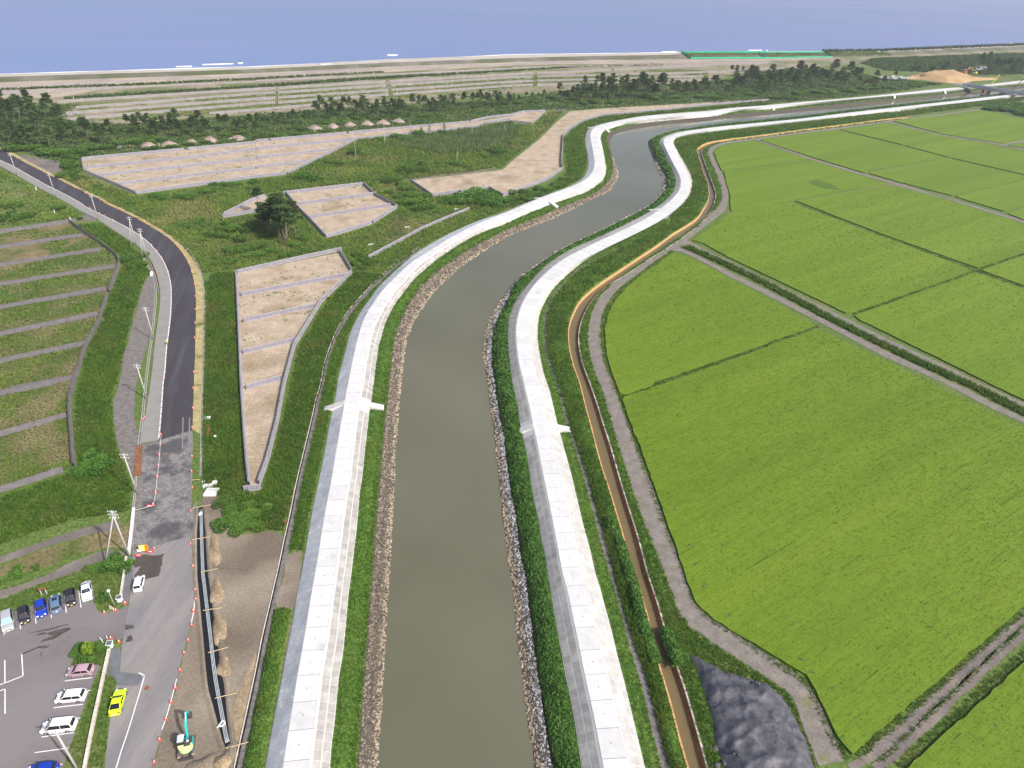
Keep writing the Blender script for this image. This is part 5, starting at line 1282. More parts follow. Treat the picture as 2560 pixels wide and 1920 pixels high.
for i_, (a, b) in enumerate([(T('2a', [(2085, 900)]), T('2b', [(785, 728)])), (T('2a', [(2105, 1125)]), T('2b', [(508, 995)])), (T('2a', [(2102, 1398)]), T('2b', [(333, 1290)])), (T('3a', [(2128, 45)]), T('2b', [(218, 1620)]))]):
    fence(('first', 'second', 'third', 'fourth')[i_] + ' cross fence from the top inside the near triangular pen', a + b)
# pen 2: behind the pine clump
pen('pen_floor', T('1b', [(240, 1462), (925, 1385), (1035, 1482), (1215, 1578)], '2b', [(1215, 125), (1005, 262), (680, 362), (605, 385), (370, 150), (250, 5)]), .03, M['mat'], 'beige straw-matted floor of the middle pen beside the pine clump')
fence('back fence of the middle pen beside the pine clump', T('1b', [(240, 1470), (925, 1390)]))
fence('right fence of the middle pen beside the pine clump', T('1b', [(932, 1392), (1038, 1490), (1220, 1585)]))
fence('lower right fence of the middle pen', T('2b', [(1222, 132), (1008, 270)]))
fence('front fence of the middle pen', T('2b', [(1000, 275), (685, 375), (605, 392)]))
fence('left fence of the middle pen running beside the pines', T('2b', [(598, 388), (470, 250), (360, 140), (255, 10)]))
fence('upper cross fence inside the middle pen', T('2b', [(330, 118), (1040, 22)]))
fence('lower cross fence inside the middle pen', T('2b', [(455, 232), (1165, 122)]))
pen('pen_floor', T('2a', [(1935, 205), (2212, 62)], '2b', [(0, 62), (100, 30), (60, 140), (0, 160)], '2a', [(2212, 165)]), .03, M['mat'], 'beige floor of the small pen left of the pine clump')
fence('back fence of the small pen left of the pine clump', T('2a', [(1935, 205), (2200, 68)], '2b', [(80, 45)]))
fence('front fence of the small pen left of the pine clump', T('2a', [(1925, 222), (2212, 175)], '2b', [(70, 165)]))
# pen 3: the long pen in the upper left
pen('pen_floor', T('1a', [(708, 1172), (820, 1155), (1600, 1085), (2212, 1025)], '1b', [(0, 1012), (790, 945), (1400, 888), (1850, 850), (2212, 795)], '1c', [(100, 760), (288, 760), (178, 855), (20, 840)], '1b', [(2200, 830), (1975, 855), (1925, 888), (890, 990), (265, 1290), (0, 1325)], '1a', [(1172, 1462), (728, 1268)]), .03, M['mat'], 'beige straw-matted floor of the long upper left pen')
fence('back fence of the long pen, left part', T('1a', [(712, 1178), (820, 1163), (1590, 1092)]))
fence('back fence of the long pen, middle part', T('1a', [(1625, 1088), (2212, 1032)], '1b', [(0, 1020), (110, 1008)]))
fence('back fence of the long pen, right part', T('1b', [(125, 1008), (785, 950)]))
fence('back fence of the long pen by the row of gravel heaps end', T('1b', [(800, 948), (1395, 893), (1850, 855)]))
fence('far right back fence of the long pen climbing to its tip', T('1b', [(1855, 850), (2000, 815), (2212, 792)], '1c', [(100, 765), (285, 758)]))
fence('left end fence of the long pen', T('1a', [(708, 1180), (728, 1280)]))
fence('lower left fence of the long pen', T('1a', [(730, 1282), (900, 1352), (1168, 1468)]))
fence('front fence of the long pen', T('1a', [(1180, 1470), (1700, 1398), (2212, 1328)], '1b', [(0, 1328), (262, 1300)]))
fence('slanting right fence of the long pen', T('1b', [(270, 1298), (560, 1155), (885, 992)]))
fence('front fence of the narrow right arm of the long pen', T('1b', [(895, 1000), (1400, 945), (1920, 892), (1968, 858), (2200, 832)]))
fence('tip fence at the right end of the long pen', T('1c', [(10, 850), (170, 868), (290, 765)]))
for i_, P_ in enumerate([T('1a', [(745, 1250), (1580, 1168)]) + T('1a', [(2212, 1090)]) + T('1b', [(0, 1085), (870, 1000)]), T('1a', [(855, 1318), (2212, 1172)], '1b', [(0, 1165), (655, 1092)]), T('1a', [(1012, 1393), (2212, 1252)], '1b', [(0, 1245), (440, 1195)])]):
    fence(('upper', 'middle', 'lower')[i_] + ' cross fence inside the long pen', P_)
# pen 4: planted pen on the left with weathered fences
pen('pen_floor', T('2a', [(0, 345), (600, 262), (690, 330), (870, 450), (1005, 555), (1025, 625), (935, 870), (845, 1140), (735, 1340), (635, 1659)], '3a', [(595, 130), (595, 260), (615, 480), (630, 715), (540, 745), (0, 925), (-400, 1050)], '2a', [(-400, 400)]), .03, M['pen_soil'], 'brown planted floor of the left pen')
fence('weathered back fence of the planted left pen', T('2a', [(-150, 385), (0, 362), (595, 265)]), slat=dk)
fence('weathered right fence of the planted pen, upper half', T('2a', [(602, 262), (690, 330), (870, 452), (1012, 558), (1035, 625), (945, 870)]), slat=dk)
fence('weathered right fence of the planted pen, lower half', T('2a', [(930, 890), (850, 1145), (740, 1345), (640, 1659)], '3a', [(605, 125), (603, 260), (622, 480), (640, 720)]), slat=dk)
fence('weathered front fence of the planted left pen', T('3a', [(-150, 985), (0, 935), (300, 840), (545, 755)]), slat=dk)
for i_, (a, b) in enumerate([((-150, 512), (715, 385)), ((-150, 668), (885, 508)), ((-150, 838), (995, 655)), ((-150, 1040), (920, 850)), ((-150, 1275), (850, 1068)), ((-150, 1510), (745, 1322)), ((100, 1720), (640, 1622)), ((-150, 2155), (580, 1945))]):
    fence('weathered ' + ('first', 'second', 'third', 'fourth', 'fifth', 'sixth', 'seventh', 'eighth')[i_] + ' cross fence from the back of the planted pen', T('2a', [a, b]), slat=dk, group='weathered cross fences of the planted pen')
fence('isolated stub of weathered fence inside the lower planted pen', T('3a', [(0, 100), (230, 55), (450, 8)]), slat=dk)
# seedlings and weeds in the planted pen
penP = TW('2a', [(-50, 360), (600, 265), (870, 455), (1000, 560), (1020, 625), (930, 870), (845, 1140), (735, 1340), (630, 1659)], '3a', [(595, 130), (595, 260), (615, 480), (630, 715), (540, 745), (0, 925), (-60, 950)], z=0)
gxx, gyy = np.meshgrid(np.arange(-220, -60, 1.15), np.arange(60, 330, 1.0))
S = np.c_[gxx.ravel(), gyy.ravel(), np.full(gxx.size, .03)]
a_ = math.radians(-14)
S[:, :2] = S[:, :2] @ np.array([[math.cos(a_), math.sin(a_)], [-math.sin(a_), math.cos(a_)]])
S[:, :2] += rng.normal(size=(len(S), 2)) * .13
S = S[inside(penP, S[:, 0], S[:, 1])]
V, F, t = blades(S, .45, .26, 5, .16, near=140)
stuff(mk('seedlings', V, F, M['bush'], tint=t), 'rows of planted seedlings in the left pen', 'seedlings')
S = poly_pts(penP, 9, near=130, z=.03)
S = S[vnoise(S[:, 0], S[:, 1], 7, 9) + .25 * rng.random(len(S)) > .68]
V, F, t = blades(S, .35, .30, 4, .16, near=130)
stuff(mk('weeds', V, F, M['meadow'], tint=t), 'patchy weeds in the planted left pen', 'weeds')
S = np.vstack([poly_pts(W(p_), .5, near=130, z=.03) for p_ in (T('2b', [(0, 680), (700, 540), (800, 690), (550, 940), (320, 1320), (230, 1640)], '2a', [(2090, 1640), (2050, 720)]), T('1b', [(260, 1470), (920, 1395), (1200, 1570), (700, 1650), (400, 1650)]), T('1a', [(720, 1190), (1600, 1100), (2212, 1040)], '1b', [(0, 1030), (870, 1010), (250, 1280), (0, 1310)], '1a', [(1180, 1450), (740, 1270)]))])
S = S[vnoise(S[:, 0], S[:, 1], 8, 3) + .35 * rng.random(len(S)) > .82]
V, F, t = blades(S, .3, .35, 5, .16, near=130)
stuff(mk('weeds', V, F, M['meadow'], tint=t), 'sparse weeds poking through the straw mats', 'weeds')
# pen 5: sandy strip along the bend
pen('pen_floor', T('1b', [(1345, 1352), (1520, 1475), (2010, 1410), (2130, 1475), (2212, 1445)], '1c', [(0, 1445), (300, 1335), (435, 1235), (420, 1200), (432, 960), (490, 905), (600, 835), (780, 785), (1000, 768), (1300, 742), (1700, 694), (2212, 655), (2150, 640), (1500, 690), (900, 722), (500, 755), (400, 835), (250, 985), (0, 1185)], '1b', [(2130, 1260)]), .03, M['mat'], 'pale sandy floor of the long bent pen beside the river bend')
fence('left front fence of the sandy pen by the river bend', T('1b', [(1335, 1362), (1520, 1488)]))
fence('front fence of the sandy pen above the dark thicket', T('1b', [(1525, 1488), (2010, 1425)]))
fence('stepped front fence of the sandy pen near the levee', T('1b', [(2012, 1425), (2130, 1490), (2212, 1460)], '1c', [(0, 1460), (300, 1352), (442, 1252)]))
fence('curving right fence of the sandy pen along the river bend', T('1c', [(428, 1240), (425, 1180), (440, 970), (498, 912), (605, 842), (785, 792)]))
fence('long low fence of the sandy pen running right along the levee', T('1c', [(790, 792), (1000, 776), (1300, 750), (1700, 702), (2212, 664)]))
# pen 6: small strip near the levee
pen('pen_floor', T('2b', [(985, 555), (930, 480), (1100, 420), (1290, 310), (1540, 180), (1740, 152), (1835, 150)]), .03, M['dirt'], 'dark earth strip behind the single low fence by the levee')
fence('single low fence on the earth strip beside the left levee', T('2b', [(972, 578), (1200, 455), (1430, 330), (1640, 238), (1840, 158)]))
for i_, q in enumerate([(992, 462), (1305, 312), (1730, 155)]):
    c = TW('2b', [q])[0]
    o = MB().box((c[0], c[1], .25), (2.2, .5, .5), .5).box((c[0], c[1] + .6, .25), (2.2, .2, .5), .5).obj('concrete_block', M['kerb']); tag(o, ('left', 'middle', 'right')[i_] + ' pale drain block on the edge of the earth strip', 'block')
# far rows of fences on the dune
rows = [((500, 682), (0, 574), (0, 440), (1690, 368)), ((660, 735), (0, 615), (0, 468), (1690, 424)), ((575, 785), (0, 660), (0, 506), (1650, 460)), ((590, 835), (0, 702), (0, 540), (1690, 488)), ((1150, 838), (0, 752), (565, 703), None)]
ordn = ('first', 'second', 'third', 'fourth', 'fifth')
for i_, (a, b, c, d) in enumerate(rows):
    if d is None:
        fence('fifth dune fence row from the sea side, shortest one at left', T('1a', [(1810, 782), (2212, 752)], '1b', [b, c]), h=1.6, w=.8, slat=M['slatfar'], group='dune fence rows')
        continue
    y0, y1 = b[1], c[1]
    m1, m2 = lerp(y0, y1, .33), lerp(y0, y1, .68)
    segs = [T('1a', [a, (2212, y0 - 2)], '1b', [(170, lerp(y0, y1, .08))]), T('1b', [(190, lerp(y0, y1, .08)), (1120 + i_ * 10, lerp(y0, y1, .51))]), T('1b', [(1150 + i_ * 10, lerp(y0, y1, .52)), (2212, y1 + 2)], '1c', [(180, lerp(c[1], d[1], .1))]), T('1c', [(215, lerp(c[1], d[1], .12)), (850, lerp(c[1], d[1], .5))]), T('1c', [(880, lerp(c[1], d[1], .52)), d])]
    for j_, sg in enumerate(segs):
        fence(ordn[i_] + ' dune fence row from the sea, ' + ('leftmost', 'second', 'third', 'fourth', 'rightmost')[j_] + ' stretch', sg, h=1.7, w=.8, slat=M['slatfar'], group='dune fence rows')
for i_, (P_, lab) in enumerate([(T('1a', [(0, 548), (2212, 452)], '1b', [(0, 445), (2212, 352)], '1c', [(1200, 322)]), 'seaward low dune fence nearest the dike'), (T('1a', [(0, 600), (2212, 505)], '1b', [(0, 498), (2212, 392)], '1c', [(0, 385), (2212, 330)]), 'second low dune fence from the dike')]):
    fence(lab, P_, h=1.2, w=.7, slat=M['slatfar'], group='dune fence rows')
fence('right hand dune fence row behind the far pines, upper', T('1c', [(1290, 372), (2212, 345)], '1d', [(140, 352)]), h=1.6, w=.8, slat=M['slatfar'], group='dune fence rows')
fence('right hand dune fence row behind the far pines, lower', T('1c', [(1690, 425), (2212, 395)], '1d', [(140, 392)]), h=1.6, w=.8, slat=M['slatfar'], group='dune fence rows')
# ------------------------------------------------------------------ trees, bushes, meadow
def pine_parts(seed, h=12.0, bare=.5, spread=1.0):
    r = np.random.default_rng(seed)
    lean = r.normal(size=2) * .05
    zz = np.linspace(0, h * .93, 8)
    cx = lean[0] * zz + .25 * np.sin(zz / h * 5 + seed); cy = lean[1] * zz + .25 * np.cos(zz / h * 4 + seed * 2) - .25
    mb = MB().tube([(a, b, c) for a, b, c in zip(cx, cy, zz)], list(np.linspace(.20, .04, 8)), 7)
    pads = []
    nb = int(r.integers(11, 16))
    for k in range(nb):
        u = bare + (1 - bare) * (k + .5) / nb
        z = h * u * .96; a = k * 2.4 + r.normal() * .4
        L = h * .24 * spread * (1.15 - .85 * (u - bare) / (1 - bare)) * (.6 + .6 * r.random())
        bx, by = np.interp(z, zz, cx), np.interp(z, zz, cy)
        tip = (bx + L * math.cos(a), by + L * math.sin(a), z + L * .22)
        mb.tube([(bx, by, z), ((bx + tip[0]) / 2, (by + tip[1]) / 2, z + L * .06), tip], [.07, .05, .02], 4, cap=False)
        for t_ in (.45, .75, 1.0):
            pads.append((bx + (tip[0] - bx) * t_, by + (tip[1] - by) * t_, z + L * .22 * t_ + .1, .75 + .5 * r.random()))
    pads.append((cx[-1], cy[-1], h * .97, .9)); pads.append((cx[-1] + .3, cy[-1], h * .9, 1.0))
    C, S, Tn = [], [], []
    for x, y, z, s in pads:
        n = 60
        d = r.normal(size=(n, 3)); d /= np.linalg.norm(d, axis=1)[:, None]
        d *= (r.random((n, 1))**.4) * np.array([s * 1.15, s * 1.15, s * .55])
        C.append(np.array([x, y, z]) + d); S.append(np.full(n, .33))
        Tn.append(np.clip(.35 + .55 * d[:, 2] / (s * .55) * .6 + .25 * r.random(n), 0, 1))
    C = np.concatenate(C)
    V, F, t = leaves(C, np.concatenate(S), np.concatenate(Tn), .3)
    tv, cv = mk('trunk', mb.v, mb.f, M['bark'], smooth=True), mk('crown', V, F, M['pine'], tint=t)
    tm, cm = tv.data, cv.data
    bpy.data.objects.remove(tv); bpy.data.objects.remove(cv)
    return tm, cm
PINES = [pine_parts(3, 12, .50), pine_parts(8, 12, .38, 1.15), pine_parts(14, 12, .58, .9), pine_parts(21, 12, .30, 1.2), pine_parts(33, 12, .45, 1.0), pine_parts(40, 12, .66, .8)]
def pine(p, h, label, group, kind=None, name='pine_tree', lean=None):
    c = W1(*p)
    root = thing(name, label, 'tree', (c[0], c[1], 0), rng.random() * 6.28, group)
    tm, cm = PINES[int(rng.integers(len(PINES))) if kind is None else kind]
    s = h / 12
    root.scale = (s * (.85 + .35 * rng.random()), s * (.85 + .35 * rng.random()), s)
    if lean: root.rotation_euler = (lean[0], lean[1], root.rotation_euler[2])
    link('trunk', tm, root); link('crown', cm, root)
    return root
def belt(code, pts, h, label, group, jx=25, jy=10, kind=None):
    for x, y in pts:
        q = T(code, [(x + rng.normal() * jx * .5, y + rng.normal() * jy * .5)])[0]
        pine(q, h * (.8 + .4 * rng.random()), label, group, int(rng.choice([0, 2, 5, 4])) if kind == -1 else kind)
def rowpts(x0, x1, n, y0, y1, jy):
    return [(lerp(x0, x1, (i + .5) / n), lerp(y0, y1, (i + .5) / n) + (rng.random() - .5) * jy) for i in range(n)]
belt('1a', rowpts(-30, 540, 20, 820, 840, 220), 13, 'dark pine in the thick stand at the far left edge', 'pines of the far left stand')
belt('1a', rowpts(0, 450, 8, 1040, 1040, 60), 10, 'pine at the front of the far left stand above the road', 'pines at the front of the left stand')
belt('1a', rowpts(500, 1010, 13, 1010, 1010, 110), 10.5, 'pine in the clump left of the sandy footpath gap', 'pines left of the path gap')
belt('1a', rowpts(1120, 1830, 24, 945, 935, 70), 9.5, 'slim pine in the row right of the sandy footpath gap', 'slim pines right of the path gap')
belt('1a', rowpts(1880, 2230, 9, 930, 920, 40), 9, 'slim pine behind the row of gravel heaps, left part', 'slim pines behind the heaps')
belt('1b', rowpts(0, 420, 10, 890, 870, 40), 7.5, 'short pine behind the gravel heaps, centre left', 'short pines behind the heaps')
belt('1b', rowpts(520, 1290, 26, 800, 780, 60), 10, 'pine in the central belt behind the gravel heaps', 'pines of the central belt')
belt('1b', rowpts(1340, 1760, 10, 760, 745, 40), 9.5, 'pine in the gap-toothed belt right of the gravel heaps', 'pines right of the heaps')
belt('1b', rowpts(1780, 2212, 15, 720, 700, 40), 9, 'pine in the belt ending at the grassy lane', 'pines by the grassy lane')
belt('1c', rowpts(0, 300, 6, 690, 650, 20), 7, 'lone pine at the right end of the central belt', 'pines at the belt end')
belt('1c', rowpts(370, 620, 8, 650, 650, 60), 9.5, 'pine at the left end of the dense river bend wood', 'pines at the left of the bend wood')
belt('1c', rowpts(600, 1360, 40, 620, 600, 110), 13, 'dark pine in the dense wood behind the river bend', 'pines of the dense bend wood', jx=40)
belt('1c', rowpts(1380, 1660, 11, 610, 600, 60), 10.5, 'pine in the low gap of the wood behind the river bend', 'pines in the gap of the bend wood')
belt('1c', rowpts(1680, 1920, 8, 590, 570, 60), 10, 'pine right of the gap in the wood behind the river', 'pines right of the gap')
belt('1c', rowpts(1900, 2240, 18, 560, 540, 120), 13, 'dark pine in the tall wood left of the white rubble', 'pines of the tall far wood')
belt('1c', [(1900, 450), (1960, 455), (2000, 460)], 9, 'pine in the small clump standing out on the dune', 'pines of the small dune clump')
belt('1d', rowpts(0, 740, 34, 550, 500, 110), 13.5, 'dark pine in the tall wood upper right of the river', 'pines of the upper right wood', jx=40)
belt('1d', rowpts(770, 1010, 7, 560, 540, 30), 10, 'ragged pine at the right end of the far wood', 'ragged pines at the wood end')
belt('1d', [(925, 520), (1100, 490), (1240, 470), (1310, 475), (1385, 480), (1480, 470), (1545, 430), (1650, 400)], 11, 'thin wind-bent pine standing before the ochre soil heap', 'thin pines by the soil heap', kind=5)
belt('1d', rowpts(1800, 2260, 22, 400, 420, 90), 14, 'dark pine in the wood at the far right edge', 'pines of the far right wood', jx=40)
# the pine clump between the pens
belt('2b', [(130, 340), (150, 360), (190, 380), (215, 410), (245, 430), (270, 400), (300, 420), (330, 380), (140, 400), (180, 320), (230, 350), (290, 350), (200, 455), (260, 460)], 14.5, 'tall pine in the clump between the middle and triangular pens', 'pines of the clump between the pens', jx=14, jy=10, kind=-1)
belt('2b', [(25, 185), (60, 350)], 10, 'smaller ragged pine on the left of the pine clump', 'smaller pines beside the clump', jx=5, jy=5)
# dead thin trunks on the meadow
def snag(q, h, label, dark=False):
    c = W1(*q)
    a, b = rng.normal() * .05, rng.normal() * .05
    root = thing('dead_tree', label, 'tree', (c[0], c[1], 0), 0, 'bare dead trunks on the meadow')
    mb = MB().tube([(0, 0, 0), (a * h * .5, b * h * .5, h * .5), (a * h, b * h, h)], [.16, .11, .04], 5)
    mb.obj('trunk', M['pole'], root)
    mb = MB()
    for k in range(4):
        z = h * (.5 + .12 * k); an = k * 2.2
        mb.tube([(a * z, b * z, z), (a * z + math.cos(an) * 1.1, b * z + math.sin(an) * 1.1, z + .5)], [.05, .02], 4, cap=False)
    mb.obj('branches', M['pole'], root)
    if dark:
        C = np.c_[rng.normal(size=(160, 2)) * .35, h * (.15 + .75 * rng.random(160))]
        V, F, t = leaves(C, .5); mk('ivy', V, F, M['hedge'], root, tint=t)
for i_, (q, h, dkk) in enumerate([((1115, 1030), 10, 0), ((1072, 990), 8, 0), ((1340, 985), 9, 0), ((1500, 985), 10, 1), ((1545, 960), 8, 0), ((1630, 975), 9, 1), ((1780, 940), 8, 0), ((1825, 900), 7, 0), ((2085, 880), 8, 0), ((865, 1160), 9, 0), ((1735, 1190), 8, 0), ((1430, 985), 7, 1), ((1870, 960), 6, 0), ((2150, 950), 6, 0)]):
    snag(T('1b', [q])[0], h, 'bare dead trunk' + (' wrapped in dark ivy' if dkk else '') + ' standing on the reedy meadow', dkk)

# bushes
def bush_mesh(seed, n=1500, m=M['bush'], leaf=.17):
    r = np.random.default_rng(seed)
    C, Tn = [], []
    for k in range(6):
        c = np.array([r.normal() * .55, r.normal() * .55, .45 + .3 * r.random()]); s = .45 + .3 * r.random()
        d = r.normal(size=(n // 6, 3)); d /= np.linalg.norm(d, axis=1)[:, None]; d[:, 2] *= .85
        rr = .75 + .3 * r.random((n // 6, 1))
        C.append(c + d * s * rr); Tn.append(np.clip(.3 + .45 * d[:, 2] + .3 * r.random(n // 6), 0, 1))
    C = np.concatenate(C); C[:, 2] = np.maximum(C[:, 2], .03)
    V, F, t = leaves(C, leaf, np.concatenate(Tn), .5)
    o = mk('shrub', V, F, m, tint=t); me = o.data; bpy.data.objects.remove(o); return me
BUSH = [bush_mesh(s) for s in (1, 2, 3, 4)]
BRIGHT = [bush_mesh(s, m=M['bright_leaf']) for s in (5, 6)]
DARKB = [bush_mesh(s, m=M['hedge']) for s in (7, 8, 9)]
def shrub(q, r, h, label, group=None, pool=BUSH, name='shrub'):
    c = W1(*q)
    o = link(name, pool[int(rng.integers(len(pool)))])
    o.location = (c[0], c[1], 0); o.rotation_euler = (0, 0, rng.random() * 6.28); o.scale = (r, r * (.8 + .4 * rng.random()), h)
    return tag(o, label, 'bush', group)
